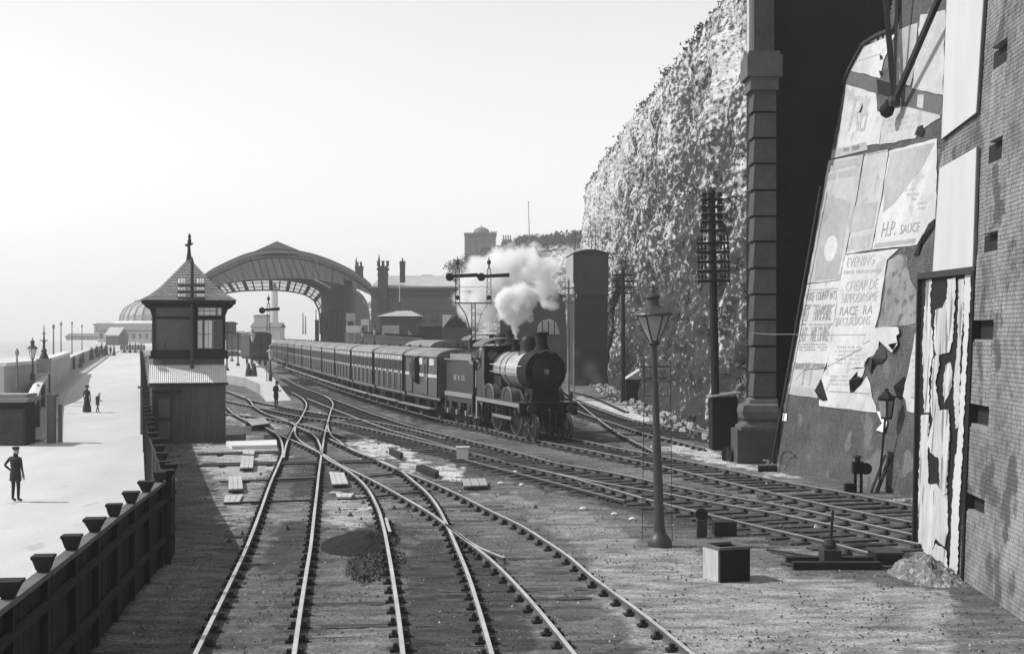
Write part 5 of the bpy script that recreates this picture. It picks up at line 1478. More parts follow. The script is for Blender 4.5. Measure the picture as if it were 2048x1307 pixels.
m.prism([(-w / 2, 0, h), (-w / 2 + 1, 6, h + 1.8), (-w / 2, 14, h)], (0, 0, .2)); m.prism([(w / 2, 0, h), (w / 2 - 1.5, 6, h + 1.8), (w / 2, 14, h)], (0, 0, .2)); m.build('roof', mat('lead_roof', .4, .6, .2, .5, .1), t)
m = MB()
for zz in (h - .3, h - 1.0): m.box((0, -.15, zz), (w + .2, .25, .28))
m.build('string_course', M_sbrick2, t)
cx = X(828, 205) - t.location.x
for px in (798, 842, 870, 892):
    f_ = MB(); xx = X(px, 205) - t.location.x; f_.box((xx, -.04, h - 4.2), (1.0, .12, 1.9)); fo_ = f_.build('window', M_sbrick2, t); g_ = MB(); g_.box((xx, -.12, h - 4.2), (.7, .04, 1.6)); g_.build('pane', M_glass, fo_)
# lower buildings in front of it
t, w, h, s = block('low_station_shed', 'dark low building with a pale doorway and a hipped roof lit on top', 'building', 760, 836, 700, 632, 170, 7, M_sbrick2)
m = MB(); m.box((-w / 2 + 1.3, -.06, h - 2.6), (2.1, .1, 3.0)); m.build('door', M_stone, t)
m = MB(); m.add([(-w / 2 - .4, -.4, h), (w / 2 + .4, -.4, h), (w / 2 + .4, 7.4, h), (-w / 2 - .4, 7.4, h), (-w / 2 + 2, 3.5, h + .75), (w / 2 - 1.2, 3.5, h + .75)], [(0, 1, 5, 4), (1, 2, 5), (2, 3, 4, 5), (3, 0, 4), (3, 2, 1, 0)]); m.build('roof', mat('lead_roof', .4, .6, .2, .5, .1), t, fix=False)
m = MB(); m.box((-.2, 3.5, h + 1.2), (.5, .5, 1.2)); m.build('chimney', M_sbrick2, t)
m = MB(); m.cyl((-.2, 3.3, h + 1.8), (-.2, 3.3, h + 4.2), .05, .05, 5); m.build('pole', M_white, t)
t, w, h, s = block('gabled_shed', 'dark gabled shed with a white triangular board, left of the bracket signal', 'building', 884, 938, 700, 655, 150, 8, M_sbrick2)
m = MB(); m.prism([(-w / 2, 0, h), (w / 2, 0, h), (0.3, 0, h + 1.5)], (0, 8, 0)); m.build('roof', M_shedd, t)
m = MB(); m.prism([(-w / 2 + .05, -.06, h - .1), (-w / 2 + .05, -.06, h + 1.4), (-w / 2 + 1.1, -.06, h + 1.4)], (0, .05, 0)); m.build('board', M_white, t)
t, w, h, s = block('lineside_hut', 'flat roofed dark hut between the low building and the gabled shed', 'building', 838, 884, 700, 652, 160, 6, mat('shed_black', .05, .9, .3, 1, 0))
m = MB(); m.box((0, 3, h + .1), (w + .6, 6.6, .2)); m.build('roof', M_slate, t)
# far town roofs
for (a_, b_, yb_, ye, yr, lab) in [(822, 872, 600, 562, 556, 'low roof of the town behind the slender chimney'), (866, 912, 600, 560, 553, 'town roof with square tops, left of the bracket signal'), (846, 860, 600, 553, 550, 'small square turret above the town roofs')]:
    far_house(lab, a_, b_, yb_, ye, yr, 330, mat('town_wall', .3, .9, .2, .2, 0), mat('town_roof', .2, .9, .2, .3, 0), 'town_house', 'house', 2, 'town roofs beyond the station')
# paling fence and platform on the far side, with lamps
t = thing('paling_fence', 'row of dark pales seen over the carriage roofs', 'fence', (0, 0, 0))
for i in range(64):
    f = i / 63; p = at(690 + 158 * f, 668, 205 - 70 * f)
    m = MB(); h_ = 1.0 + .5 * random.random(); zt_ = Z(663 + 12 * f, p.y)
    m.box((0, 0, 0), (.16, .16, h_)); m.build('pale', M_dark, t, loc=(p.x, p.y, zt_ - h_ / 2 + .2))
m = MB(); a_ = at(690, 668, 205); b_ = at(848, 682, 135); m.bar(a_, b_, .1, .15); a_.z -= 1; b_.z -= 1; m.bar(a_, b_, .1, 2.6); m.build('rail', M_iron, t)
for px, yb_, yt_, Y, lab in ((749, 690, 650, 160, 'far platform lamp with a pale lantern, left of the low building'), (820, 690, 655, 150, 'far platform lamp with a pale lantern, right of the low building'), (725, 690, 655, 165, 'pale kiosk lamp left of the far platform lamps')):
    small_lamp(lab, at(px, yb_, Y), (yb_ - yt_) * Y / F - 1.1, .95)
# advertisement boards by the arch
for (a_, b_, c_, d_, lab, mm) in ((692, 711, 626, 642, 'small lettered notice board beside the shed arch', M_stone), (692, 722, 651, 665, 'low white board under the notice', M_white), (722, 738, 638, 650, 'white awning beside the boards', M_white)):
    Y = 190; m = MB(); w = (b_ - a_) * Y / F; hh = (d_ - c_) * Y / F; c = at((a_ + b_) / 2, d_, Y)
    o = MB(); o.box((0, 0, hh / 2), (w, .15, hh)); o.box((-w * .4, .1, (GZ - c.z) / 2), (.15, .15, c.z - GZ)); o.box((w * .4, .1, (GZ - c.z) / 2), (.15, .15, c.z - GZ)); o = o.build('notice_board', mm); o.location = c; setp(o, lab, 'board', 'boards by the shed')
# white tower seen through the arch, masts of the harbour
c = at(549, 668, 520); s = 520 / F
t = thing('white_tower', 'white tower seen through the train shed arch', 'tower', tuple(c))
m = MB(); m.lathe([(8 * s, 0), (6.6 * s, 90 * s)], n=20); m.build('shaft', M_far, t)
m = MB(); m.lathe([(7.6 * s, 90 * s), (7.6 * s, 92 * s), (4 * s, 93 * s), (4 * s, 99 * s), (.3, 103 * s)], n=16); m.build('lantern', M_fard, t)
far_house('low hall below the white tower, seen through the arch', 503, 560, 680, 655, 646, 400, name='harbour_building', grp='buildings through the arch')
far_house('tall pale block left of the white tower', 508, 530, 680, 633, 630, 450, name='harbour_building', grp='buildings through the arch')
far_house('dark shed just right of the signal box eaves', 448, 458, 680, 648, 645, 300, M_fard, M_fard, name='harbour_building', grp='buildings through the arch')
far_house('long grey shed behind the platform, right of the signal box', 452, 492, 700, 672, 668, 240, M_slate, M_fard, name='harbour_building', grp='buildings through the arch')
for px, yt_, lab in ((606, 625, 'thin ship mast left of the far column'), (611, 632, 'second ship mast through the arch'), (632, 618, 'tallest ship mast through the arch')):
    c = at(px, 668, 430); m = MB(); m.cyl((0, 0, 0), (0, 0, (668 - yt_) * 430 / F), .25, .15, 5); o = m.build('ship_mast', M_fard); o.location = c; setp(o, lab, 'mast', 'ship masts')
# platform canopy posts at the left
for px, yb_, lab in ((454, 741, 'canopy post beside the signal box'), (476, 731, 'canopy post in the middle of the platform'), (464, 722, 'farthest canopy post on the platform')):
    b = PP(px, yb_, HP); s = b.y / F
    t = thing('canopy_post', lab, 'post', tuple(b), 0, 'canopy posts on the platform')
    m = MB(); m.cyl((0, 0, 0), (0, 0, (yb_ - 664) * s), .09, .07, 8); m.lathe([(.25, 0), (.2, .25), (.1, .3)], n=8); m.build('post', M_iron, t)
    m = MB(); m.box((0, 0, (yb_ - 663) * s), (1.6, .3, .1)); m.build('crosspiece', M_iron, t)

# ------------------------------------------------------------------ water tower, dark engine shed
Yw = 122.0; s = Yw / F; c = Vector((X(1182, Yw), Yw, GZ))
t = thing('water_tower', 'tall dark square water tower with its sunlit left side painted lighter, against the cliff', 'water tower', tuple(c), R(3))
wd = 70 * s; zt_ = Z(506, Yw) - GZ; zm = Z(592, Yw) - GZ
M_twr = mat('tower_brick', .03, .9, .25, .8, .2); M_twl = mat('tank_iron', .05, .7, .25, 1.5, .1, streak=(1, 1, .3))
m = MB(); m.box((0, 3.4, zm / 2), (wd * .97, 6.6, zm)); m.build('base', M_twr, t)
m = MB(); m.box((0, 3.4, (zm + zt_) / 2), (wd, 6.9, zt_ - zm)); m.build('tank', M_twl, t)
m = MB(); m.box((-wd / 2 - .02, 3.4, (zm + zt_) / 2), (.03, 6.6, zt_ - zm - .2)); m.build('lit_side', mat('tank_lit_side', .34, .7, .15, 1, .1), t)  # pale sheet paints the sunlight on the tank's left face
m = MB(); n = 12; m.prism([(-wd / 2 - .1 + (wd + .2) * i / n, -.1, zt_ + .35 * math.sin(math.pi * i / n)) for i in range(n + 1)], (0, 7.1, 0)); m.build('roof', M_twr, t)
m = MB()
for i in range(5):
    for zz in (zm + .1, (zm + zt_) / 2): m.box((-wd / 2 + wd * i / 4, -.09, zz), (.07, .05, .1))
m.box((0, -.1, zm + .02), (wd + .1, .12, .16)); m.box((0, -.08, zt_ - .1), (wd + .1, .08, .14)); m.build('flange', M_twr, t)
m = MB(); m.cyl((-1.2, 2, zt_), (-1.2, 2, zt_ + 2.2), .04, .04, 5); m.cyl((.6, 2, zt_), (.6, 2, zt_ + 2.6), .04, .04, 5); m.build('vent_pipe', M_iron, t)
Ye = 165.0; s = Ye / F
t = thing('engine_shed', 'dark shed wall with a sloping top left of the water tower', 'engine shed', (0, 0, 0))
P = [at(1000, 700, Ye), at(1000, 640, Ye), at(1056, 605, Ye), at(1056, 570, Ye), at(1066, 566, Ye), at(1130, 592, Ye), at(1136, 760, Ye)]; P[0].z = P[-1].z = GZ
m = MB(); m.prism(P, (0, 10, 0)); m.build('wall', mat('shed_brick', .05, .9, .25, .8, .2), t)
m = MB(); a_ = at(1062, 566, Ye - .3); b_ = at(1132, 594, Ye - .3); m.bar(a_, b_, .8, .25); m.build('coping', M_shedd, t)
m = MB(); P = [at(1073, 668, Ye - .2), at(1076, 650, Ye - .2), at(1085, 640, Ye - .2), at(1100, 637, Ye - .2), at(1112, 643, Ye - .2), at(1120, 668, Ye - .2)]; m.prism(P, (0, .1, 0)); m.build('arched_window', M_stone, t)
m = MB()
for k in (1085, 1097, 1109): m.bar(at(k, 668, Ye - .3), at(k, 642, Ye - .3), .12, .05, up=(0, 1, 0))
m.build('glazing_bar', M_dark, t)
# huts by the cliff foot
b = G(1267, 803); s = b.y / F
t = thing('platelayers_hut', 'small dark hut with a pale gable at the foot of the cliff', 'hut', tuple(b))
m = MB(); m.box((0, 1, .75), (31 * s, 2, 1.5)); m.build('wall', M_black, t)
m = MB(); m.prism([(-.55, 0, 1.5), (.5, 0, 1.5), (.5, 0, 2.15)], (0, 2, 0)); m.build('roof', M_stone, t)
b = G(1460, 905); s = b.y / F
t = thing('coal_bunker', 'dark boarded bunker between the tall pole and the brick pier', 'bunker', tuple(b + Vector((0, 1.2, 0))))
m = MB(); m.box((0, .5, 1.0), (52 * s, 1.0, 2.1)); m.build('wall', M_black, t)
m = MB(); m.prism([(-.6, -.2, 2.05), (.62, -.2, 2.22), (.62, -.2, 2.27), (-.6, -.2, 2.1)], (0, 1.4, 0)); m.build('lid', M_grey, t)

# ------------------------------------------------------------------ chalk cliff
def path_pt(P, f):
    S = arclen(P); return point_at(P, S, f * S[-1])
M_chalk = bpy.data.materials.new('chalk_cliff'); M_chalk.use_nodes = True
def chalk_nodes():
    t = M_chalk.node_tree; n = t.nodes; L = t.links; bs = n['Principled BSDF']
    bs.inputs['Roughness'].default_value = .95; bs.inputs['Specular IOR Level'].default_value = .1
    at_ = n.new('ShaderNodeAttribute'); at_.attribute_name = 'tone'
    geo = n.new('ShaderNodeNewGeometry')
    mp = n.new('ShaderNodeMapping'); mp.inputs['Scale'].default_value = (1, .34, .85); L.new(geo.outputs['Position'], mp.inputs[0])
    n1 = n.new('ShaderNodeTexNoise'); n1.inputs['Scale'].default_value = 3.6; n1.inputs['Detail'].default_value = 10; n1.inputs['Roughness'].default_value = .72
    L.new(mp.outputs[0], n1.inputs['Vector'])
    ad = n.new('ShaderNodeMath'); ad.operation = 'MULTIPLY_ADD'; L.new(n1.outputs[0], ad.inputs[0]); ad.inputs[1].default_value = 3.6; ad.inputs[2].default_value = -1.8
    s2 = n.new('ShaderNodeMath'); s2.operation = 'ADD'; L.new(ad.outputs[0], s2.inputs[0]); L.new(at_.outputs['Fac'], s2.inputs[1])
    cr = n.new('ShaderNodeValToRGB'); e = cr.color_ramp.elements
    e[0].position = .25; e[0].color = (.04, .04, .04, 1); e[1].position = .85; e[1].color = (.54, .54, .54, 1)
    x = cr.color_ramp.elements.new(.47); x.color = (.10, .10, .10, 1)
    x = cr.color_ramp.elements.new(.58); x.color = (.34, .34, .34, 1)
    L.new(s2.outputs[0], cr.inputs[0]); L.new(cr.outputs[0], bs.inputs['Base Color'])
    bp = n.new('ShaderNodeBump'); bp.inputs['Strength'].default_value = .45; bp.inputs['Distance'].default_value = .10
    n3 = n.new('ShaderNodeTexNoise'); n3.inputs['Scale'].default_value = 4; n3.inputs['Detail'].default_value = 7; L.new(mp.outputs[0], n3.inputs['Vector'])
    L.new(n3.outputs[0], bp.inputs['Height']); L.new(bp.outputs[0], bs.inputs['Normal'])
chalk_nodes()
def cliff(name, label, base, top, nu, nv, amp=1.0, tonef=None):
    B = smoothpath(base, 1.0); T = smoothpath(top, 1.0)
    vs = []; tone = []
    for i in range(nu + 1):
        f = i / nu
        b, d = path_pt(B, f ** 1.35); tp, _ = path_pt(T, f ** 1.35)
        nrm = Vector((d.y, -d.x, 0)) * -1 if True else None
        if nrm.x > 0: nrm = -nrm
        for j in range(nv + 1):
            v = j / nv; p = b.lerp(tp, v)
            y, z = p.y, p.z; q = p.x + p.y
            env = min(1, v * 8 + .15) * (1 if v < .97 else .4)
            k = noise.noise(Vector((q * .11, z * .05, 1))) * 1.5
            k += (abs(noise.noise(Vector((q * .20, z * .24, 4)))) - .25) * 1.3
            k += noise.noise(Vector((q * .42, z * .6, 7))) * .55 + noise.noise(Vector((q * .95, z * 1.6, 2))) * .20 + noise.noise(Vector((q * 2.2, z * 3.6, 6))) * .08
            p = p + nrm * (k * amp * env) + Vector((0, 0, .35 * noise.noise(Vector((q * .7, 3, 3))) * (1 if v > .9 else 0)))
            vs.append(p)
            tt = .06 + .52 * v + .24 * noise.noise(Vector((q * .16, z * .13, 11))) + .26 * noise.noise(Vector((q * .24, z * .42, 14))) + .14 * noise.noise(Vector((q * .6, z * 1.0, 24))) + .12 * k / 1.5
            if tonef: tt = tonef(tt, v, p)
            tone.append(tt)
    fs = []
    for i in range(nu):
        for j in range(nv): a = i * (nv + 1) + j; fs.append((a, a + nv + 1, a + nv + 2, a + 1))
    # plateau behind the edge
    b0 = len(vs)
    for i in range(nu + 1):
        p = vs[i * (nv + 1) + nv]; vs.append(Vector((p.x + 25, p.y + 6, p.z + 1.5))); tone.append(.35)
    for i in range(nu): fs.append((i * (nv + 1) + nv, (i + 1) * (nv + 1) + nv, b0 + i + 1, b0 + i))
    me = bpy.data.meshes.new(name); me.from_pydata([tuple(v) for v in vs], [], fs)
    a = me.attributes.new('tone', 'FLOAT', 'POINT'); a.data.foreach_set('value', tone)
    me.materials.append(M_chalk)
    o = link(bpy.data.objects.new(name, me)); setp(o, label, 'cliff')
    return vs, nv
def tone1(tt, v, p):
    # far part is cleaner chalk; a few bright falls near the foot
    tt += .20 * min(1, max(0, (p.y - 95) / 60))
    if .0 < v < .30 and abs(p.y - 66 - .6 * noise.noise(Vector((0, 0, p.z)))) < .35 + .3 * noise.noise(Vector((1, p.z, 0))): tt += .5
    return tt
base = [Vector((13.5, 44, -.5)), Vector((11.2, 53, -.5)), Vector((9.4, 62.6, -.5)), Vector((8.6, 85, -.5)), Vector((8.2, 112, -.5)), Vector((8.9, 150, -.5)), Vector((9.6, 200, -.5)), Vector((13, 228, -.5)), Vector((34, 246, -.5))]
top = [Vector((16.5, 44, 23.5)), Vector((14.6, 53, 23.8)), Vector((13.2, 62.6, 24.0)), Vector((12.5, 85, 24.0)), Vector((12.1, 112, 24.6)), Vector((11.6, 150, 25.4)), Vector((11.3, 200, 26.2)), Vector((13.8, 226, 27)), Vector((36, 248, 26))]
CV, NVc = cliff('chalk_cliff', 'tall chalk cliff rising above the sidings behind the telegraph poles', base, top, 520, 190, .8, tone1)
base2 = [Vector((60, 250, -.5)), Vector((25, 285, -.5)), Vector((14, 330, -.5)), Vector((-6, 372, -.5)), Vector((-60, 440, -.5))]
top2 = [Vector((62, 252, 25)), Vector((27, 290, 26.5)), Vector((17, 336, 26.5)), Vector((-3, 380, 26)), Vector((-58, 448, 10))]
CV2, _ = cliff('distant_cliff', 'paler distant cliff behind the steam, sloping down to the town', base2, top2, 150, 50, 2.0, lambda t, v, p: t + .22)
# grass and bushes along the brow, many small blades and leaves
def brow(label, name, pts, n, spread, size, m, seed=1, up=.6):
    random.seed(seed); mb = MB()
    for k in range(n):
        p = random.choice(pts); s = size * (.4 + random.random())
        c = p + Vector((random.gauss(0, spread) + .3, random.gauss(0, spread), -abs(random.gauss(0, spread)) * 1.1 + up * random.random()))
        a = Vector((random.uniform(-1, 1), random.uniform(-1, 1), random.uniform(-1, 1))).normalized() * s
        b = Vector((random.uniform(-1, 1), random.uniform(-1, 1), random.uniform(-1, 1))).normalized() * s
        mb.add([c - a, c + b, c + a], [(0, 1, 2)])
    o = mb.build(name, m, fix=False); return setp(o, label, 'vegetation', None, 'stuff')
M_brow = mat('brow_grass', .09, .9, .5, 2, 0)
edge = [CV[i * (NVc + 1) + NVc] for i in range(0, 521, 1)]
brow('rough grass and scrub hanging over the brow of the chalk cliff', 'grass', edge, 12000, .22, .15, M_brow, 2, .2)
clumps = [edge[int(520 * f)] + Vector((.2, 0, .2)) for f in (.16, .19, .205, .26, .33, .36, .42, .5, .6, .66)]
brow('darker bushes standing on the brow of the chalk cliff', 'undergrowth', clumps, 1800, .4, .18, M_leaf, 5, .6)
# ivy and tufts on the lower face
ivy = []
random.seed(12)
for k in range(260):
    i = random.randint(30, 330); j = random.randint(2, 110)
    if noise.noise(Vector((i * .03, j * .05, 4))) > -.02: ivy.append(CV[i * (NVc + 1) + j] + Vector((-.05, 0, 0)))
brow('ivy and tufts clinging to the dark lower face of the cliff', 'ivy', ivy, 16000, .3, .13, M_leaf, 6, .3)
ed2 = [CV2[i * 51 + 50] for i in range(10, 120)]
ed2 = [p + Vector((0, 0, .8 + 1.6 * max(0, noise.noise(Vector((p.x * .15, 0, 0)))))) for p in ed2]
brow('bushes and low trees along the top of the distant cliff', 'shrubbery', ed2, 15000, 1.1, .5, M_brow, 7, 2.0)
# rubble and scree at the cliff foot
mb = MB(); random.seed(20)
for k in range(1400):
    i = random.randint(20, 380); p = CV[i * (NVc + 1) + 1]; s = .05 + .22 * random.random() ** 3
    c = Vector((p.x - .1 - random.random() ** 2 * 1.6, p.y + random.uniform(-.5, .5), GZ + s * .3))
    mb.lathe([(s * .5, -s * .5), (s, 0), (s * .6, s * .6)], c=c, n=5); 
setp(mb.build('rubble', mat('chalk_rubble', .4, .95, .4, 1.5, .2, spots=(3, .5, .1))), 'chalk rubble fallen along the foot of the cliff', 'rubble', None, 'stuff')

# house and hotel on the cliff
Yh = 400; c = at(960, 500, Yh); s = Yh / F
t = thing('hotel_tower', 'square brick hotel with a domed turret on the distant cliff, behind the steam', 'hotel', (c.x, Yh, 12))
m = MB(); zt_ = Z(470, Yh) - 12; m.box((0, 5, zt_ / 2), (62 * s, 10, zt_)); m.build('wall', mat('hotel_brick', .20, .9, .2, .3, 0), t)
m = MB(); m.box((0, 4.5, zt_ + .3), (64 * s, 11, .6)); m.build('parapet', M_slate, t)
m = MB(); m.lathe([(17 * s, zt_), (17 * s, zt_ + 8 * s), (14 * s, zt_ + 14 * s), (6 * s, zt_ + 18 * s), (1 * s, zt_ + 19 * s), (1 * s, zt_ + 22 * s)], c=(2 * s, 5, 0), n=16); m.build('turret', M_slate, t)
for i in range(4):
    m = MB(); m.box(((22 + i * 3.4) * s, 2, zt_ + 4 * s), (2.4 * s, 2.4 * s, 9 * s)); m.build('chimney_pot', M_slate, t)
for r_ in range(3):
    for k in range(4):
        f_ = MB(); f_.box(((-22 + k * 14) * s, -.1, zt_ - (12 + r_ * 15) * s), (5 * s, .3, 8 * s)); f_.build('window', M_fard, t)
c = at(1014, 490, 385); s = 385 / F
t = thing('chimney_stack', 'row of chimney pots rising beside the hotel', 'chimney', tuple(c))
m = MB(); m.box((0, 0, 3 * s), (20 * s, 3, 14 * s)); m.build('stack', M_slate, t)
for i in range(4): m = MB(); m.lathe([(1.6 * s, 9 * s), (1.3 * s, 20 * s)], c=((-7 + i * 4.6) * s, 0, 0), n=7); m.build('pot', M_slate, t)
c = at(1059, 482, 345); m = MB(); s = 345 / F; m.cyl((0, 0, -1), (-2 * s, 0, 78 * s), .16, .08, 6); m.lathe([(.05, 77 * s), (.3, 78 * s), (.05, 79.5 * s)], c=(-2 * s, 0, 0), n=6)
o = m.build('flagpole', M_slate); o.location = c; setp(o, 'thin bare flagpole on the distant cliff top', 'flagpole')

# ------------------------------------------------------------------ planes for pasted walls
class Plane:
    def __init__(s, O, u, v):
        s.O = Vector(O); s.u = Vector(u).normalized(); s.v = Vector(v); s.n = s.u.cross(s.v).normalized()
        if s.n.x > 0: s.n = -s.n
    def P(s, px, py, off=0.0):
        d = Vector(((px - CX) / F, 1, -(py - HY) / F)); o = Vector((0, 0, H))
        k = (s.O - o).dot(s.n) / d.dot(s.n)
        return o + d * k + s.n * off
    def uv(s, px, py):
        q = s.P(px, py) - s.O; w = q.z / s.v.z; r = q - s.v * w
        return r.dot(s.u), w
    def W(s, a, b, off=0.0): return s.O + s.u * a + s.v * b + s.n * off
def torn(poly, amp, seed=1, nseg=14):
    random.seed(seed); out = []
    for i, p in enumerate(poly):
        q = poly[(i + 1) % len(poly)]
        L = math.hypot(q[0] - p[0], q[1] - p[1]); n = max(1, int(L / nseg))
        for k in range(n):
            f = k / n; out.append((p[0] + (q[0] - p[0]) * f + random.uniform(-amp, amp) * (1 if k else .4), p[1] + (q[1] - p[1]) * f + random.uniform(-amp, amp) * (1 if k else .4)))
    return out
def brickwork(pl, u0, u1, v0, v1, m, name_parent, label=None, parts_where=None, bl=.225, bh=.066, jt=.010, limit=280, skip=None, seed=1):
    """courses of headers and stretchers (English bond) standing proud of the mortar; some as parts, the rest joined"""
    random.seed(seed); mb = MB(); npart = 0; me_s = {}
    rot = Matrix((pl.u, pl.v.normalized(), pl.n)).transposed().to_4x4()
    def bm_(L):
        if L not in me_s:
            b = MB(); b.box((0, 0, 0), (L, bh, .05)); me_s[L] = b.mesh('brick', m)
        return me_s[L]
    r = 0; v = v0
    while v + bh < v1:
        L = bl if r % 2 == 0 else bl / 2 - jt / 2
        u = u0 + (0 if r % 2 == 0 else -(bl / 4))
        while u < u1:
            a, b = max(u, u0), min(u + L, u1)
            if b - a > .03 and not (skip and skip((a + b) / 2, v)):
                off = .006 + .006 * random.random()
                if parts_where and npart < limit and b - a > L * .95 and parts_where((a + b) / 2, v):
                    o = inst('brick', bm_(L), name_parent); M4 = rot.copy(); M4.translation = pl.W((a + b) / 2, v + bh / 2, off - .025); o.matrix_world = M4; npart += 1
                else:
                    q = [pl.W(a, v, off), pl.W(b, v, off), pl.W(b, v + bh, off), pl.W(a, v + bh, off)]
                    w = [pl.W(a, v, -.01), pl.W(b, v, -.01), pl.W(b, v + bh, -.01), pl.W(a, v + bh, -.01)]
                    mb.add(q + w, [(0, 1, 2, 3), (4, 5, 1, 0), (5, 6, 2, 1), (6, 7, 3, 2), (7, 4, 0, 3)])
            u += L + jt
        v += bh + jt; r += 1
    o = setp(mb.build('brickwork', m, name_parent), kind='stuff')
    return o

# ------------------------------------------------------------------ brick abutment with its pilaster
Yp = 49.3; s = Yp / F
t = thing('bridge_abutment', 'black sooty brick bridge abutment rising behind the pilaster to the top of the picture', 'abutment', (0, 0, 0))
xa = X(1540, Yp + 1); m = MB(); m.box(((xa + 19) / 2, Yp + 3.55, 9), (19 - xa, 5, 18.3)); m.build('wall', M_mortard, t)
pa = Plane((xa, Yp + 1.04, GZ), (1, 0, 0), (0, 0, 1)); pa.n = Vector((0, -1, 0))
brickwork(pa, 0, 3.6, 0, 16.5, M_brickd, t, seed=2)
t = thing('brick_pilaster', 'rusticated brick pilaster of stacked blocks on a moulded plinth', 'pilaster', (0, 0, 0))
def pbox(name, px0, px1, py0, py1, depth, m_, par, top=1.0, yoff=0.0, lit=None):
    x0, x1 = X(px0, Yp), X(px1, Yp); z0, z1 = Z(py1, Yp), Z(py0, Yp)
    m = MB(); m.box(((x0 + x1) / 2, Yp + depth / 2 + yoff, (z0 + z1) / 2), (x1 - x0, depth, z1 - z0), top=top); return m.build(name, m_, par)
M_pil = mat('pilaster_brick', .07, .92, .3, 5, .5, bscale=40)
M_pilc = mat('pilaster_stone', .10, .9, .3, 4, .3)
pbox('plinth', 1472, 1552, 858, 928, 1.5, M_pil, t, yoff=-.35)
# moulded base: chamfer, roll, hollow
x0, x1 = X(1478, Yp), X(1556, Yp)
prof = [(.34, Z(858, Yp)), (.34, Z(852, Yp)), (.14, Z(842, Yp)), (.26, Z(836, Yp)), (.30, Z(822, Yp)), (.26, Z(810, Yp)), (.12, Z(806, Yp)), (.10, Z(800, Yp)), (.0, Z(795, Yp))]
m = MB(); xl, xr = X(1508, Yp), X(1553, Yp); vs = []
for o_, z_ in prof: vs += [(xl - o_ * 1.5, Yp - o_, z_), (xr + .02, Yp - o_, z_), (xr + .02, Yp + 1, z_), (xl - o_ * 1.5, Yp + 1, z_)]
fs = []
for j in range(len(prof) - 1):
    for i in range(4): fs.append((j * 4 + i, j * 4 + (i + 1) % 4, (j + 1) * 4 + (i + 1) % 4, (j + 1) * 4 + i))
m.add(vs, fs); m.build('moulded_base', M_pilc, t)
y = 795; k = 0
while y > 170:
    hgt = 49 + (k % 3); x0, x1 = X(1508, Yp), X(1552, Yp); z0, z1 = Z(y - 2, Yp), Z(y - hgt, Yp)
    # each block is a little wider at its foot, over a recessed joint
    m = MB(); m.add([(x0 - .05, Yp - .07, z0), (x1, Yp - .07, z0), (x1, Yp + 1, z0), (x0 - .05, Yp + 1, z0), (x0 + .03, Yp + .0, z1), (x1, Yp + .0, z1), (x1, Yp + 1, z1), (x0 + .03, Yp + 1, z1)], [(3, 2, 1, 0), (4, 5, 6, 7), (0, 1, 5, 4), (1, 2, 6, 5), (2, 3, 7, 6), (3, 0, 4, 7)])
    m.build('block', M_pil, t)
    y -= hgt + 2; k += 1
pbox('core', 1511, 1551, 40, 800, .9, M_mortard, t, yoff=.12)
for (a_, b_, c_, d_, e_) in ((1500, 1556, 155, 180, -.12), (1492, 1562, 112, 155, -.3), (1496, 1558, 104, 112, -.22)):
    pbox('cap_block', a_, b_, c_, d_, 1.2 - e_, M_pilc, t, yoff=e_)
pbox('upper_shaft', 1508, 1548, -40, 104, 1.0, M_pil, t, yoff=-.02)
m = MB(); m.box((X(1510, Yp) - .07, Yp + .6, Z(20, Yp)), (.16, .5, 3.0)); m.build('lit_edge', M_stone, t)  # pale strip paints sunlight on the upper shaft's left edge
# little sign and conduit
m = MB(); a_ = at(1641, 372, 48.9); b_ = at(1543, 925, 48.9); m.cyl(a_, b_, .035, .035, 6); o = m.build('cable_conduit', M_iron); setp(o, 'thin cable running down the left edge of the poster wall', 'cable')
m = MB(); P = smoothpath([at(1503, 665, 48.6), at(1540, 668, 48), at(1580, 668, 46.5), at(1640, 670, 45), at(1730, 669, 43)], .4)
for a_, b_ in zip(P, P[1:]): m.bar(a_, b_, .02)
setp(m.build('loose_wire', M_grey), 'thin wire stretched from the pilaster to the torn poster', 'wire')

# ------------------------------------------------------------------ battered wall with the posters
B0 = G(1545, 925); B1 = G(1840, 1000)
u1 = (B1 - B0).normalized()
PW = Plane((B0.x, B0.y, GZ - .02), u1, (.1907, 0, 1.0))
t = thing('poster_wall', 'sloping brick retaining wall pasted with posters, bare brick along its foot', 'wall', (0, 0, 0))
ARC = [PW.uv(*p_) for p_ in [(1690, 168), (1703, 138), (1729, 90), (1757, 72), (1793, 57), (1802, 20), (1803, -80)]]
m = MB(); q = [PW.W(-.02, 0, -.012), PW.W(17.5, 0, -.012), PW.W(17.5, 18, -.012)] + [PW.W(a_, min(b_, 18), -.012) for a_, b_ in ARC[::-1]]
m.prism(q, -PW.n * .8); m.build('mortar_bed', M_mortar, t)
def above_arc(a, b):
    if a >= ARC[-1][0]: return False
    if a <= ARC[0][0]: return b > ARC[0][1]
    for (a0, b0), (a1, b1) in zip(ARC, ARC[1:]):
        if a0 <= a <= a1: return b > b0 + (b1 - b0) * (a - a0) / max(a1 - a0, 1e-6)
    return False
brickwork(PW, 0, 17, 0.02, 17, M_brick, t, parts_where=lambda a, b: 8.2 < a < 12.2 and .2 < b < 1.9, limit=290, seed=5, skip=above_arc)
def paper(name, label, poly, m_, off=.03, tear=0, seed=1, group='posters on the wall', pl=None, cat='poster', par=None, th=.006):
    pl = pl or PW
    P = [pl.P(a, b, off) for a, b in (torn(poly, tear, seed) if tear else poly)]
    mb = MB(); mb.prism(P, pl.n * th)
    o = mb.build(name, m_, par)
    if par is None: setp(o, label, cat, group)
    return o
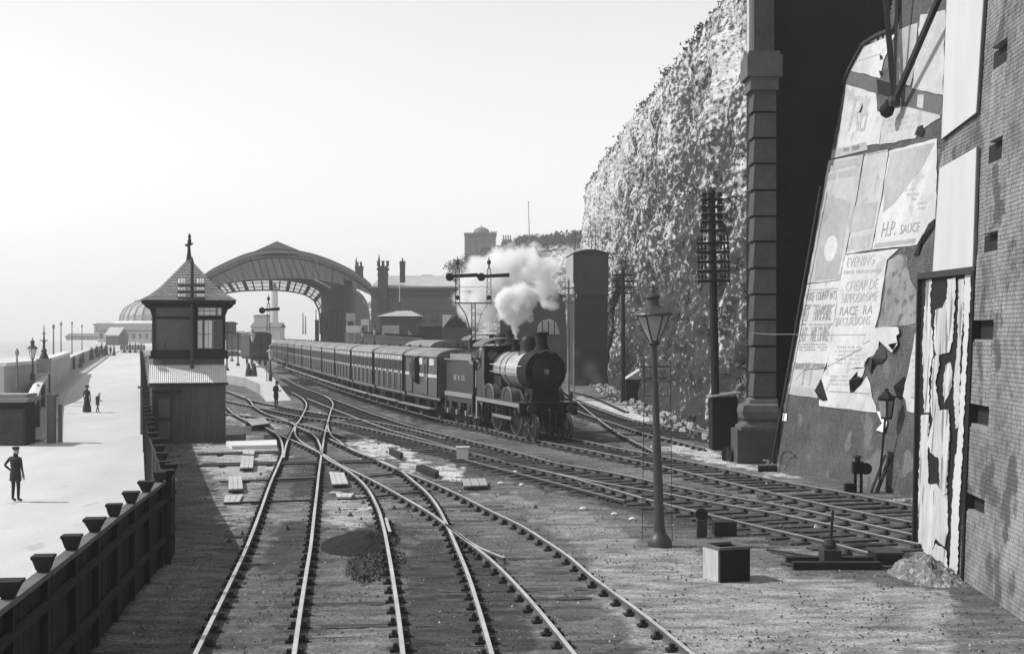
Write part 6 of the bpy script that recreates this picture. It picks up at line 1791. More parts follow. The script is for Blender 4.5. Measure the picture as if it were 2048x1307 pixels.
Mp1 = mat('poster_white', .52, .9, .20, 2.5, 1.0, bscale=5, spots=(1.3, .6, .40)); Mp2 = mat('poster_grey', .36, .9, .22, 3, 1.0, bscale=5); Mp3 = mat('poster_pale', .43, .9, .2, 2.5, 1.0, bscale=5, spots=(1.0, .6, .34)); Mpi = mat('printing_ink', .25, .9, .45, 9, 0, spots=(12, .52, .42)); Mpf = mat('faded_ink', .37, .9, .3, 9, 0, spots=(12, .5, .46))
Mpd = mat('gap_shade_and_tears', .015, .9, .3, 3, 0)  # flat black for painted gap shade and for torn paper
def words(par, txt, px0, py0, px1, py1, hpx, m_, off=.045, pl=None):
    """lettering from (px0,py0) to (px1,py1) along its baseline, hpx tall"""
    pl = pl or PW
    a = pl.P(px0, py0, off); b = pl.P(px1, py1, off); c = pl.P(px0, py0 - hpx, off)
    ux = (b - a); L = ux.length; ux.normalize(); hgt = (c - a).length; uy = (c - a).normalized(); uz = ux.cross(uy).normalized(); uy = uz.cross(ux)
    cu = bpy.data.curves.new('lettering', 'FONT'); cu.body = txt; cu.size = 1.0; cu.extrude = .0015; cu.materials.append(m_); cu.resolution_u = 2
    wtab = {' ': .33, '.': .28, 'I': .3, 'W': .95, 'M': .85, '&': .7}
    est = sum(wtab.get(ch, .66) for ch in txt)
    o = font_mesh(cu); COL.objects.link(o)
    if par is not None: o.parent = par; KIDS.setdefault(par.name, []).append(o)
    M4 = Matrix((ux, uy, uz)).transposed().to_4x4()
    M4 = Matrix.Translation(a) @ M4 @ Matrix.Diagonal((L / est, hgt / .72, 1, 1))
    o.matrix_world = M4
    return o
def lines(par, px0, py0, px1, py1, hpx, n, m_, slope=0, pl=None, seed=1, name='small_print'):
    """rows of small unreadable print as fine strokes"""
    pl = pl or PW; random.seed(seed); mb = MB()
    for r in range(n):
        f = (r + .5) / n; y = py0 + (py1 - py0) * f; x = px0
        while x < px1:
            w = random.uniform(1.6, 3.6)
            if random.random() < .86:
                yy = y + slope * (x - px0)
                P = [pl.P(x, yy + hpx / 2, .042), pl.P(x + w, yy + slope * w + hpx / 2, .042), pl.P(x + w, yy + slope * w - hpx / 2, .042), pl.P(x, yy - hpx / 2, .042)]
                mb.add(P, [(0, 1, 2, 3)])
            x += w + random.uniform(.6, 1.6)
    return setp(mb.build(name, m_, par, fix=False), kind='stuff')
def block_on(par, poly, m_, name='printed_panel', off=.04, pl=None): return paper(name, None, poly, m_, off, 0, par=par, pl=pl, th=.002)

o = paper('poster', 'white four sided poster high up at the left, under the dark arch', [(1793, 69), (1729, 93), (1714, 116), (1701, 141), (1762, 157), (1770, 120)], Mp1, tear=1.2, seed=1)
block_on(o, [(1716, 122), (1766, 106), (1766, 108), (1715, 125)], Mpf); lines(o, 1738, 78, 1782, 92, 8, 1, Mpf, -.35, seed=2)
for px_, py_ in ((1764, 115), (1763, 146)): block_on(o, [(px_ - 3, py_ - 5), (px_ + 3, py_ - 3), (px_ + 4, py_ + 4), (px_ - 1, py_ + 6)], Mpd, 'torn_hole')
o = paper('dark_fascia', 'dark painted band running across the upper posters', [(1697, 141), (1762, 158), (1825, 177), (1887, 193), (1887, 232), (1840, 220), (1807, 212), (1754, 187), (1694, 168)], mat('fascia_paint', .11, .8, .3, 3, .2), off=.035, tear=.8, cat='fascia', group=None)
block_on(o, [(1755, 158), (1800, 172), (1806, 196), (1790, 199), (1758, 188)], Mpd); block_on(o, [(1838, 190), (1850, 190), (1848, 218), (1836, 214)], Mpf)
o = paper('poster', 'white poster with large sweeping script, below the dark band at the left', [(1694, 169), (1754, 187), (1756, 223), (1768, 226), (1760, 288), (1672, 303), (1688, 219)], Mp1, tear=1.0, seed=3)
words(o, 'R', 1694, 262, 1722, 262, 62, Mpf); words(o, 'u', 1716, 264, 1738, 262, 50, Mpf)
block_on(o, [(1719, 218), (1726, 206), (1728, 214), (1724, 226), (1718, 226)], Mpd, 'torn_hole'); block_on(o, [(1668, 300), (1734, 284), (1738, 300), (1664, 318)], Mp2)
block_on(o, [(1690, 297), (1701, 295), (1700, 303), (1689, 305)], Mp1); block_on(o, [(1706, 293), (1722, 290), (1722, 300), (1706, 302)], Mp1)
o = paper('poster', 'pale poster under the hanging lamp, torn at its upper right', [(1768, 228), (1808, 213), (1838, 217), (1880, 228), (1883, 236), (1868, 244), (1852, 255), (1840, 262), (1833, 277), (1760, 290)], Mp3, tear=1.5, seed=4)
lines(o, 1775, 236, 1830, 268, 6, 3, Mpf, -.2, seed=6)
o = paper('poster', 'pale poster beside the struts at the upper right of the wall', [(1842, 30), (1893, 20), (1888, 190), (1826, 176), (1834, 120)], Mp3, tear=1.5, seed=5)
o = paper('poster', 'narrow grey poster between the iron struts', [(1800, 60), (1838, 46), (1830, 140), (1822, 172), (1802, 168)], Mp2, tear=1.5, seed=6)
o = paper('poster', 'large poster with an oval portrait at the left edge of the wall', [(1659, 322), (1729, 309), (1714, 400), (1704, 450), (1683, 560), (1616, 567), (1640, 430)], Mp3, tear=.6, seed=7)
block_on(o, [(1660, 326), (1727, 313), (1724, 328), (1658, 342)], Mp2)
lines(o, 1655, 346, 1712, 366, 13, 1, Mp2, -.2, seed=8)
block_on(o, [(1640, 436), (1660, 402), (1672, 396), (1690, 398), (1703, 404), (1696, 440), (1690, 480), (1684, 520), (1676, 558), (1631, 560), (1636, 500)], Mp2)
ov = [(1664 + 13 * math.cos(a / 20 * 6.283) - 8 * 0 - 4 * math.sin(a / 20 * 6.283), 497 + 26 * math.sin(a / 20 * 6.283)) for a in range(20)]
block_on(o, ov, Mp1, 'portrait_oval', .044)
o = paper('poster', 'tall pale poster with a grey lower half, left of the sauce poster', [(1731, 312), (1779, 303), (1764, 400), (1745, 500), (1694, 509), (1706, 448), (1716, 400)], Mp3, tear=.5, seed=9)
block_on(o, [(1712, 412), (1758, 404), (1748, 456), (1702, 464)], Mp2); block_on(o, [(1704, 476), (1744, 468), (1740, 492), (1698, 500)], Mp2); block_on(o, [(1733, 308), (1778, 299), (1778, 303), (1733, 312)], Mpi)
o = paper('poster', 'large sauce poster with a grey diagonal field, torn along its lower right', [(1781, 302), (1876, 277), (1875, 380), (1873, 438), (1862, 452), (1847, 470), (1836, 490), (1746, 500), (1766, 400)], Mp1, tear=1.0, seed=10)
block_on(o, [(1783, 306), (1872, 285), (1850, 330), (1812, 378), (1790, 408), (1768, 425), (1774, 360)], Mp2)
words(o, 'H.P.', 1763, 474, 1797, 470, 27, Mpi); words(o, 'SAUCE', 1801, 469, 1844, 462, 18, Mpi)
block_on(o, [(1752, 487), (1834, 477), (1832, 486), (1750, 496)], Mp2)
for a_ in range(5): lines(o, 1808 + a_ * 8, 378 + a_ * 9, 1830 + a_ * 8, 384 + a_ * 9, 5, 1, Mpf, -.1, seed=20 + a_)
o = paper('poster', 'bill printed with three rows of tall dark capitals, at the left edge of the wall', [(1616, 569), (1682, 561), (1672, 640), (1660, 715), (1650, 738), (1587, 738), (1600, 660)], Mp1, tear=.6, seed=11)
words(o, 'HORSE', 1613, 602, 1630, 601, 16, Mpi); words(o, 'COUNTY', 1633, 601, 1656, 599, 17, Mpi); words(o, 'WTS', 1660, 600, 1676, 599, 17, Mpi)
words(o, 'EAST', 1605, 643, 1620, 642, 27, Mpi); words(o, 'HAMPSHIRE', 1627, 642, 1667, 640, 27, Mpi)
words(o, 'EAST', 1600, 684, 1616, 683, 27, Mpi); words(o, 'WILTSHIRE', 1621, 683, 1662, 682, 28, Mpi)
lines(o, 1612, 608, 1670, 614, 4, 1, Mpi, seed=31); lines(o, 1605, 646, 1665, 652, 4, 1, Mpi, seed=32); lines(o, 1600, 686, 1655, 702, 3, 3, Mpi, seed=33)
block_on(o, [(1617, 580), (1680, 576), (1680, 577.5), (1617, 582)], Mpi)
o = paper('poster', 'wide race meeting bill with faded rows of capitals', [(1690, 511), (1746, 504), (1800, 497), (1776, 520), (1770, 560), (1764, 600), (1757, 640), (1750, 662), (1738, 690), (1730, 735), (1655, 740), (1668, 660), (1678, 590)], Mp1, tear=1.0, seed=12)
words(o, 'EVENING', 1694, 535, 1752, 528, 18, Mpf); words(o, 'CHEAP DE', 1692, 583, 1762, 577, 19, Mpf); words(o, 'HIPPODROME', 1684, 606, 1758, 602, 18, Mpf); words(o, 'RACE  RA', 1680, 631, 1752, 627, 16, Mpi)
words(o, 'EXCURSIONS', 1672, 652, 1745, 649, 16, Mpf); lines(o, 1690, 541, 1764, 549, 6, 1, Mp2, -.05, seed=35); lines(o, 1672, 690, 1726, 730, 4, 5, Mpf, seed=36)
o = paper('poster', 'bright blank sheet peeling forward in the middle of the wall', [(1742, 656), (1802, 655), (1805, 668), (1799, 672), (1801, 690), (1790, 706), (1778, 694), (1764, 682), (1762, 700), (1752, 712), (1742, 716), (1733, 730), (1730, 700)], Mp1, off=.10, tear=1.2, seed=13)
o = paper('poster', 'row of pale strips along the foot of the posters at the left', [(1588, 725), (1652, 727), (1648, 752), (1641, 762), (1637, 796), (1578, 788)], Mp3, tear=.8, seed=14)
for px_ in (1611, 1625): block_on(o, [(px_, 727), (px_ + 4, 727), (px_ - 3, 770), (px_ - 6, 770)], Mpi if px_ == 1611 else Mp2)
block_on(o, [(1580, 773), (1638, 777), (1637, 794), (1578, 787)], Mp2)
o = paper('poster', 'broad white bill whose lower edge ends above bare brick', [(1652, 740), (1732, 736), (1727, 752), (1718, 762), (1712, 780), (1724, 770), (1735, 752), (1742, 766), (1746, 795), (1754, 812), (1755, 825), (1700, 818), (1640, 812), (1640, 800), (1655, 800), (1648, 770), (1644, 760)], Mp1, tear=.8, seed=15)
block_on(o, [(1660, 781), (1746, 786), (1746, 788.5), (1660, 783.5)], Mpi); lines(o, 1662, 748, 1704, 772, 4, 3, Mpf, seed=37)
o = paper('poster', 'tall torn white bill at the far right, beside the billboard frame', [(1832, 668), (1853, 646), (1853, 690), (1850, 832), (1816, 822), (1813, 800), (1806, 790), (1817, 752), (1824, 712)], Mp1, tear=1.2, seed=16)
lines(o, 1826, 700, 1848, 780, 5, 6, Mpf, seed=38); block_on(o, [(1822, 793), (1850, 796), (1850, 798), (1822, 795)], Mpi)
o = paper('paper_scrap', 'white scrap of torn paper hanging below the posters', [(1757, 822), (1782, 826), (1776, 838), (1778, 846), (1773, 866), (1756, 860), (1768, 847)], mat('paper_bright', .75, .9, .05, 2, 0), off=.06, tear=.8, seed=17, group=None, cat='paper')
o = paper('small_notice', 'tiny white notice low at the left end of the wall', [(1569, 826), (1577, 827), (1576, 842), (1567, 841)], mat('paper_bright', .75, .9, .05, 2, 0), off=.05, group=None, cat='notice')
# curled dark flaps of paper standing off the wall
def flap(label, poly, d=.25, m_=None, seed=1):
    P = [PW.P(a, b, .05) for a, b in poly]; n = len(P); c = sum(P, Vector()) / n + PW.n * d
    mb = MB(); mb.add(P + [c], [(i, (i + 1) % n, n) for i in range(n)]); o = mb.build('paper_flap', m_ or Mpd, fix=False)
    return setp(o, label, 'torn paper', 'curled flaps of torn paper')
flap('curled black flap of paper left of the broad white bill', [(1636, 775), (1645, 758), (1650, 775), (1658, 800), (1648, 802), (1638, 792)])
flap('curled flap hanging between the two white bills', [(1703, 785), (1718, 742), (1716, 752), (1728, 755), (1720, 772), (1710, 784)])
flap('large dark curl under the bright peeling sheet', [(1741, 714), (1762, 706), (1763, 686), (1774, 700), (1775, 716), (1766, 726), (1748, 730), (1744, 748), (1740, 738)], .15, mat('curl_paper', .045, .9, .4, 2, .1))
flap('small dark curl at the right tip of the peeling sheet', [(1790, 704), (1790, 688), (1802, 684), (1797, 692)])
flap('dark flap beside the wall lamp', [(1800, 776), (1808, 756), (1813, 752), (1811, 778), (1806, 798), (1797, 796)])
flap('black tear beside the upper right poster', [(1832, 270), (1838, 254), (1848, 250), (1851, 262), (1848, 274)], .05)
flap('black curled edge at the lower right of the sauce poster', [(1855, 462), (1860, 448), (1872, 438), (1872, 452), (1846, 492), (1840, 510), (1830, 512), (1840, 488)], .08)
# limewashed bare patch
paper('limewash_patch', 'worn pale patch of bare brick beside the race bill', [(1778, 520), (1800, 508), (1815, 512), (1822, 560), (1848, 600), (1850, 640), (1820, 650), (1757, 655), (1768, 600)], mat('limewash', .22, .95, .4, 4, .3, spots=(2.5, .55, .12)), off=.016, tear=2, seed=19, group=None, cat='patch')
# iron struts and hanging lamp up on the wall
P = [PW.W(a_, b_, .03) for a_, b_ in ARC]
m = MB(); m.sweep([PW.W(a_, b_, .03) for a_, b_ in ARC], [(-.06, -.16), (.06, -.16), (.06, .1), (-.06, .1)], up=tuple(PW.n)); o = m.build('arch_edge', mat('arch_ring', .035, .9, .2, 4, .2)); setp(o, 'dark curved edge of the arch bounding the poster wall', 'arch edge')
t = thing('iron_struts', 'three dark iron struts meeting at a joint on the upper wall', 'bracket', (0, 0, 0))
J = PW.P(1809, 208, .35)
for (a_, b_, w_) in ((1801, -40, .16), (1829, -40, .09), (1935, -40, .15)):
    m = MB(); m.bar(PW.P(a_, b_, .6), J, w_, w_); m.build('strut', M_dark, t)
m = MB(); m.lathe([(.16, -.16), (.2, 0), (.16, .16)], c=J, n=8); m.build('joint', M_iron, t)
t = thing('hanging_lamp', 'dark bowl lamp hanging under the joint of the struts', 'lamp', tuple(PW.P(1800, 225, .45)))
m = MB(); m.lathe([(.03, .3), (.08, .2), (.2, .1), (.24, -.02), (.18, -.18), (.06, -.26)], n=14); m.build('bowl', M_black, t, smooth=True)
m = MB(); m.cyl((0, 0, .2), (.1, 0, .5), .02, .02, 5); m.build('hook', M_iron, t)
# wall lantern above the track
c = PW.P(1802, 822, .45)
t = thing('wall_lantern', 'dark square lantern on a pole against the wall, with paper hanging above it', 'lantern', tuple(c))
z0 = -.3
m = MB(); m.lathe([(.16, z0), (.24, .28), (.26, .3), (.1, .46), (.06, .5), (.06, .58)], n=4); m.build('lantern_case', M_black, t)
m = MB(); m.lathe([(.17, z0 + .06), (.235, .22)], n=4, M=Matrix.Rotation(R(2), 3, 'Z')); m.build('lamp_glass', M_lampglass, t)
m = MB(); m.cyl((-.04, 0, z0), (-.2, 0, z0 - 1.75), .035, .035, 6); m.build('pole', M_black, t)
m = MB(); m.bar((.05, .1, .3), PW.P(1806, 790, .0) - c, .05); m.build('wall_bracket', M_iron, t)
# ground signal and timbers at the wall foot
b = G(1719, 985); s = b.y / F
t = thing('shunting_signal', 'small black disc signal on two thin legs at the foot of the wall', 'signal', tuple(b))
for x in (-.12, .05): m = MB(); m.box((x, 0, .35), (.07, .07, .7)); m.build('leg', M_black, t)
m = MB(); m.box((-.05, 0, .72), (.3, .2, .34)); m.lathe([(.08, .88), (.07, 1.0), (.16, 1.02), (.02, 1.08)], c=(-.05, 0, 0), n=8); m.build('lamp_case', M_black, t)
m = MB(); m.lathe([(.17, -.02), (.17, .02)], c=(.16, -.1, .7), n=16, axis='y'); m.build('disc', M_black, t)
m = MB(); m.box((-.28, .1, .12), (.24, .25, .28)); m.build('motor', M_black, t)
for (a_, b_, c_, d_, w_, lab) in ((1742, 984, 1774, 910, .06, 'leftmost of three timbers leaning on the wall'), (1753, 986, 1781, 922, .09, 'middle one of three timbers leaning on the wall'), (1778, 985, 1785, 904, .15, 'thick upright post, right of the leaning timbers')):
    p = PW.P(c_, d_, .06); q = G(a_, b_); m = MB(); m.bar(q, p, w_, w_ * .7); o = m.build('leaning_timber', M_tarwood); setp(o, lab, 'timber', 'timbers at the wall foot')
P = smoothpath([PW.P(1571, 944, .2), PW.P(1578, 912, .25), PW.P(1588, 904, .2), PW.P(1596, 912, .1)], .1)
m = MB()
for a_, b_ in zip(P, P[1:]): m.bar(a_, b_, .035)
setp(m.build('bent_pipe', M_iron), 'bent dark pipe looping out of the ground by the wall', 'pipe')
b = G(1553, 940); m = MB(); random.seed(9)
for k in range(14):
    a_ = Vector((random.uniform(-.3, .3), random.uniform(-.1, .1), random.uniform(0, .35))); m.bar(a_, a_ + Vector((random.uniform(-.2, .2), 0, random.uniform(-.15, .15))), .05)
o = m.build('rag_bundle', M_stone); o.location = b; setp(o, 'pale crumpled rag and papers lying at the corner of the wall', 'rags')
b = G(1535, 942); m = MB(); m.cyl((-.3, 0, .09), (.3, 0, .09), .12, .12, 10); o = m.build('iron_drum', M_black); o.location = b; setp(o, 'short dark drum lying beside the crumpled rag', 'drum')
b = G(1820, 1003); m = MB()
for k in range(5): m.bar((-.6 + .2 * k, random.uniform(-.2, .2), .02 + .03 * k), (.1 + .2 * k, random.uniform(-.2, .2), .03 + .02 * k), .09, .03)
o = m.build('broken_boards', M_stone); o.location = b; setp(o, 'pale broken boards lying between the rail and the wall, right of the timbers', 'boards')

# ------------------------------------------------------------------ near brick pier with the billboards, right edge
P2 = Plane((8.76, 30.0, GZ), (-.25, -3.6, 0), (.05, 0, 1.0))
t = thing('brick_pier', 'massive near brick pier at the right edge, carrying the tall billboards', 'pier', (0, 0, 0))
q = [P2.W(0, -.1, -.012), P2.W(16, -.1, -.012), P2.W(16, 16, -.012), P2.W(0, 16, -.012)]
m = MB(); m.prism(q, Vector((4.5, .3, 0))); m.build('core', M_mortar, t)
ub = P2.uv(1962, 700)[0]
brickwork(P2, 0, 8.2, 0, 14.5, M_brickm, t, parts_where=lambda a, b: 5.4 < a < 7.6 and 2.5 < b < 6, limit=290, seed=7)
# quoin blocks: proud bands of brickwork, with the shade of the gaps between them painted black
UE = P2.uv(2004, 700)[0]
m = MB(); m.prism([P2.W(UE + .003, 0, -.01), P2.W(16, 0, -.01), P2.W(16, 14.6, -.01), P2.W(UE + .003, 14.6, -.01)], P2.n * .155); m.build('wall_face', M_mortar, t)
P3 = Plane(P2.W(0, 0, .16), P2.u, P2.v); P3.n = P2.n
k = 0
for (ya, yb_) in ((-60, 118), (160, 296), (337, 472), (508, 641), (679, 810), (850, 995), (1028, 1310)):
    u0 = P2.uv(1972 if ya < 500 else 1960, 700)[0]; u0 += .1 * (k % 2)
    v1 = P2.uv(1975, ya)[1]; v0 = P2.uv(1975, yb_)[1]
    v0 = max(v0, 0)
    q = [P2.W(u0, v0, -.01), P2.W(UE, v0, -.01), P2.W(UE, v1, -.01), P2.W(u0, v1, -.01)]
    m = MB(); m.prism(q, P2.n * .155); bo = m.build('quoin_band', M_mortar, t)
    brickwork(P3, u0, UE, v0 + .005, v1, M_brickm, bo, seed=20 + k)
    k += 1
brickwork(P3, UE + .005, 9.5, 0.01, 14.5, M_brickm, t, seed=41)
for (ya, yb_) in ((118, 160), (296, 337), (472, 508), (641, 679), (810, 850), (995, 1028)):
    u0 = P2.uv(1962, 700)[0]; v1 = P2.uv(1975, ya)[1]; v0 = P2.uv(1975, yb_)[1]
    m = MB(); m.prism([P2.W(u0, v0, .015), P2.W(UE, v0, .015), P2.W(UE, v1, .015), P2.W(u0, v1, .015)], P2.n * .02); m.build('gap_shade', Mpd, t)
M_bill = mat('billboard_paper', .53, .85, .12, 1.2, .4, bscale=3, streak=(1, 1, .3))
bd = 'billboards on the near pier'
def bill(label, poly, m_=M_bill, frame=True):
    t = thing('billboard', label, 'billboard', (0, 0, 0), 0, bd)
    P = [P2.P(a, b, .03) for a, b in poly]; m = MB(); m.prism(P, P2.n * .05); m.build('board', M_midwood, t)
    c = [(sum(p[0] for p in poly) / len(poly)), (sum(p[1] for p in poly) / len(poly))]
    Q = [P2.P(c[0] + (a - c[0]) * .97, c[1] + (b - c[1]) * .995, .083) for a, b in poly]; m = MB(); m.prism(Q, P2.n * .004); m.build('blank_sheet', m_, t)
    return t
bill('upper blank white billboard reaching the top of the picture', [(1903, -60), (1981, -60), (1962, 226), (1890, 279)])
bill('middle blank white billboard below the band of brick', [(1886, 337), (1963, 294), (1955, 540), (1872, 546)])
t = thing('torn_billboard', 'tall framed billboard whose white bills hang in black and white tatters', 'billboard', (0, 0, 0), 0, bd)
P = [P2.P(a, b, .03) for a, b in [(1852, 554), (1967, 541), (1938, 1290), (1838, 1230)]]; m = MB(); m.prism(P, P2.n * .06); m.build('board', M_black, t)
def barp(a, b, w, off, nm, m_): mb = MB(); mb.bar(P2.P(*a, off), P2.P(*b, off), w, w, up=tuple(P2.n)); return mb.build(nm, m_, t)
barp((1851, 553), (1968, 540), .13, .11, 'frame', M_dark); barp((1850, 556), (1838, 1225), .12, .11, 'frame', M_dark); barp((1968, 542), (1940, 1280), .16, .12, 'frame', M_black)  # right-hand black bar paints the shade of the recess beside the board
def r7(L): return [(1820 + a / 2.105, 540 + b / 2.105) for a, b in L]
M_tat = mat('tattered_paper', .5, .9, .35, 3, 1.0, bscale=6, streak=(1, 2.5, .5), spots=(1.6, .56, .2))
for i, L in enumerate([
    [(90, 40), (112, 40), (104, 150), (120, 330), (100, 480), (105, 600), (80, 600), (72, 300)],
    [(180, 40), (216, 30), (215, 120), (205, 300), (190, 345), (160, 352), (140, 372), (122, 310), (130, 170), (160, 160), (180, 120)],
    [(120, 380), (142, 352), (152, 400), (131, 470), (150, 592), (190, 588), (195, 690), (180, 940), (165, 950), (150, 900), (146, 790), (110, 768), (100, 720), (120, 640), (112, 560)],
    [(172, 400), (192, 388), (202, 430), (195, 500), (166, 565), (160, 480)],
    [(70, 610), (105, 610), (98, 760), (100, 900), (135, 900), (182, 950), (185, 1100), (170, 1165), (132, 1130), (112, 1200), (84, 1190), (58, 1150), (58, 900)],
    [(110, 1215), (135, 1150), (180, 1180), (190, 1330), (160, 1320), (110, 1290)],
    [(228, 40), (252, 36), (246, 230), (236, 330), (228, 660), (214, 668), (206, 500), (222, 310)],
    [(256, 22), (284, 20), (262, 420), (246, 780), (232, 1000), (222, 1400), (184, 1400), (206, 900), (226, 700), (250, 300)]]):
    P_ = [P2.P(a, b, .10 + .01 * (i % 3)) for a, b in torn(r7(L), 1.5, 40 + i, 6)]; m = MB(); m.prism(P_, P2.n * .005); m.build('torn_bill', M_tat if i < 7 else M_bill, t)

# ------------------------------------------------------------------ people
def person(label, base, h, rz=0, woman=False, coat=None, hat='cap', pose='stand', group=None, legs=None, simple=False, walk=0.0):
    """one skinned body; clothes and hat as its children"""
    t = thing('person', label, 'person', tuple(base), rz, group)
    k = h / 1.75; sw = .19 if not woman else .165; wk = walk
    J = {'pelvis': (0, 0, .93), 'waist': (0, .0, 1.08), 'chest': (0, .01, 1.32), 'neck': (0, 0, 1.50), 'head': (0, -.02, 1.60), 'crown': (0, -.015, 1.72),
         'ls': (-sw, 0, 1.43), 'rs': (sw, 0, 1.43), 'le': (-sw - .07, .03, 1.15), 're': (sw + .07, .03, 1.15), 'lw': (-sw - .06, -.06, .90), 'rw': (sw + .06, -.06, .90), 'lh': (-sw - .05, -.09, .80), 'rh': (sw + .05, -.09, .80),
         'lk': (-.10, -.02 - wk * .5, .50), 'rk': (.10, -.02 + wk * .4, .50), 'la': (-.11, -.0 - wk, .09), 'ra': (.11, .0 + wk, .09), 'lt': (-.12, -.17 - wk, .04), 'rt': (.12, -.17 + wk, .04), 'lp': (-.09, 0, .86), 'rp': (.09, 0, .86)}
    if pose == 'read':     # forearms raised in front
        J['lw'] = (-.10, -.28, 1.15); J['lh'] = (-.03, -.34, 1.18); J['rw'] = (.10, -.28, 1.12); J['rh'] = (.04, -.34, 1.16); J['head'] = (0, -.06, 1.59); J['crown'] = (0, -.07, 1.70)
    if pose == 'hips': J['re'] = (sw + .2, .05, 1.18); J['rw'] = (sw + .06, -.08, 1.0); J['rh'] = (sw - .0, -.1, .98)
    if pose == 'lean':     # leaning out of the cab, an arm along the side
        J['le'] = (-.34, -.1, 1.20); J['lw'] = (-.52, -.2, 1.02); J['lh'] = (-.6, -.24, .95); J['head'] = (-.06, -.08, 1.58); J['crown'] = (-.08, -.1, 1.69)
    if pose == 'push': J['lw'] = (-.15, -.3, 1.05); J['lh'] = (-.14, -.4, 1.03); J['rw'] = (.15, -.3, 1.05); J['rh'] = (.14, -.4, 1.03); J['chest'] = (0, -.06, 1.3); J['neck'] = (0, -.12, 1.46); J['head'] = (0, -.17, 1.55); J['crown'] = (0, -.2, 1.66); J['ls'] = (-sw, -.08, 1.4); J['rs'] = (sw, -.08, 1.4)
    Rd = {'pelvis': (.15, .11), 'waist': (.135, .10), 'chest': (.165, .115), 'neck': (.055, .055), 'head': (.085, .095), 'crown': (.06, .065), 'ls': (.06, .06), 'rs': (.06, .06), 'le': (.045, .045), 're': (.045, .045), 'lw': (.03, .03), 'rw': (.03, .03), 'lh': (.042, .025), 'rh': (.042, .025),
          'lp': (.09, .09), 'rp': (.09, .09), 'lk': (.06, .06), 'rk': (.06, .06), 'la': (.045, .045), 'ra': (.045, .045), 'lt': (.045, .03), 'rt': (.045, .03)}
    E = [('pelvis', 'waist'), ('waist', 'chest'), ('chest', 'neck'), ('neck', 'head'), ('head', 'crown'), ('chest', 'ls'), ('chest', 'rs'), ('ls', 'le'), ('le', 'lw'), ('lw', 'lh'), ('rs', 're'), ('re', 'rw'), ('rw', 'rh'), ('pelvis', 'lp'), ('pelvis', 'rp'), ('lp', 'lk'), ('lk', 'la'), ('la', 'lt'), ('rp', 'rk'), ('rk', 'ra'), ('ra', 'rt')]
    N = list(J); me = bpy.data.meshes.new('body'); me.from_pydata([tuple(c * k for c in J[n_]) for n_ in N], [(N.index(a), N.index(b)) for a, b in E], [])
    o = bpy.data.objects.new('body', me); link(o, t)
    sm = o.modifiers.new('skin', 'SKIN'); lay = me.skin_vertices[0] if me.skin_vertices else None
    if lay is None:
        bm = bmesh.new(); bm.from_mesh(me); bm.verts.layers.skin.verify(); bm.to_mesh(me); bm.free(); lay = me.skin_vertices[0]
    for i, n_ in enumerate(N): lay.data[i].radius = (Rd[n_][0] * k, Rd[n_][1] * k); lay.data[i].use_root = (n_ == 'pelvis')
    sm.use_smooth_shade = True
    sub = o.modifiers.new('sub', 'SUBSURF'); sub.levels = 1; sub.render_levels = 1
    me.materials.append(coat or M_cloth)
    hx, hy, hz = [c * k for c in J['head']]; cz = J['crown'][2] * k; cyy = J['crown'][1] * k
    m = MB(); m.lathe([(.03, -.12), (.078, -.06), (.088, .0), (.08, .06), (.04, .10)], c=(0, 0, 0), n=12); m.v = [(x * k + hx, y * k * 1.12 + hy - .012 * k, z * k + hz + .02 * k) for x, y, z in m.v]
    m.prism([(hx - .012 * k, hy - .1 * k, hz), (hx + .012 * k, hy - .1 * k, hz), (hx, hy - .1 * k, hz + .045 * k)], (0, -.025 * k, 0)); m.build('face', M_skin, t, smooth=True)
    for hh in ('lh', 'rh'):
        m = MB(); c_ = Vector(J[hh]) * k; w_ = Vector(J['lw' if hh == 'lh' else 'rw']) * k; d_ = (c_ - w_).normalized()
        m.bar(w_ + d_ * .02 * k, c_ + d_ * .02 * k, .075 * k, .035 * k)
        sd = d_.cross(Vector((0, 1, .01))).normalized()
        for f_ in range(4): a_ = c_ + sd * (f_ - 1.5) * .02 * k + d_ * .015 * k; m.bar(a_, a_ + d_ * (.075 if f_ in (1, 2) else .06) * k + Vector((0, -.012 * k, 0)), .016 * k, .018 * k)
        m.bar(w_ + d_ * .04 * k + sd * .03 * k, w_ + d_ * .085 * k + sd * .06 * k, .018 * k, .018 * k); m.build('hand', M_skin, t)
    if woman:
        m = MB(); m.lathe([(.30, .03), (.285, .25), (.21, .65), (.16, .95), (.125, 1.08), (.165, 1.25), (.17, 1.36), (.10, 1.47)], n=16); m.v = [(x * k, y * k * .85, z * k) for x, y, z in m.v]; m.build('dress', coat or M_cloth, t, smooth=True)
    else:
        m = MB(); m.lathe([(.21, .68), (.195, .9), (.165, 1.08), (.19, 1.28), (.20, 1.38), (.10, 1.47)], n=14); m.v = [(x * k, y * k * .72, z * k) for x, y, z in m.v]; m.build('jacket', coat or M_cloth, t, smooth=True)
    m = MB()
    if hat == 'cap': m.lathe([(.098, -.035), (.105, .0), (.125, .03), (.11, .055), (.03, .065)], n=14); m.prism([(-.07, -.08, -.03), (.07, -.08, -.03), (.05, -.16, -.04), (-.05, -.16, -.04)], (0, 0, .012))
    elif hat == 'bowler': m.lathe([(.16, -.03), (.165, -.02), (.10, -.01), (.098, .05), (.07, .1), (.02, .115)], n=16)
    elif hat == 'straw': m.lathe([(.18, -.02), (.18, -.005), (.10, .0), (.098, .07), (.02, .075)], n=16)
    else: m.lathe([(.24, -.01), (.25, .01), (.13, .03), (.12, .10), (.03, .12)], n=16)
    m.v = [(x * k + J['crown'][0] * k, y * k + cyy, z * k + cz - .0 * k) for x, y, z in m.v]; m.build('hat', (M_paleclo if hat == 'straw' else M_cloth), t, smooth=30)
    return t
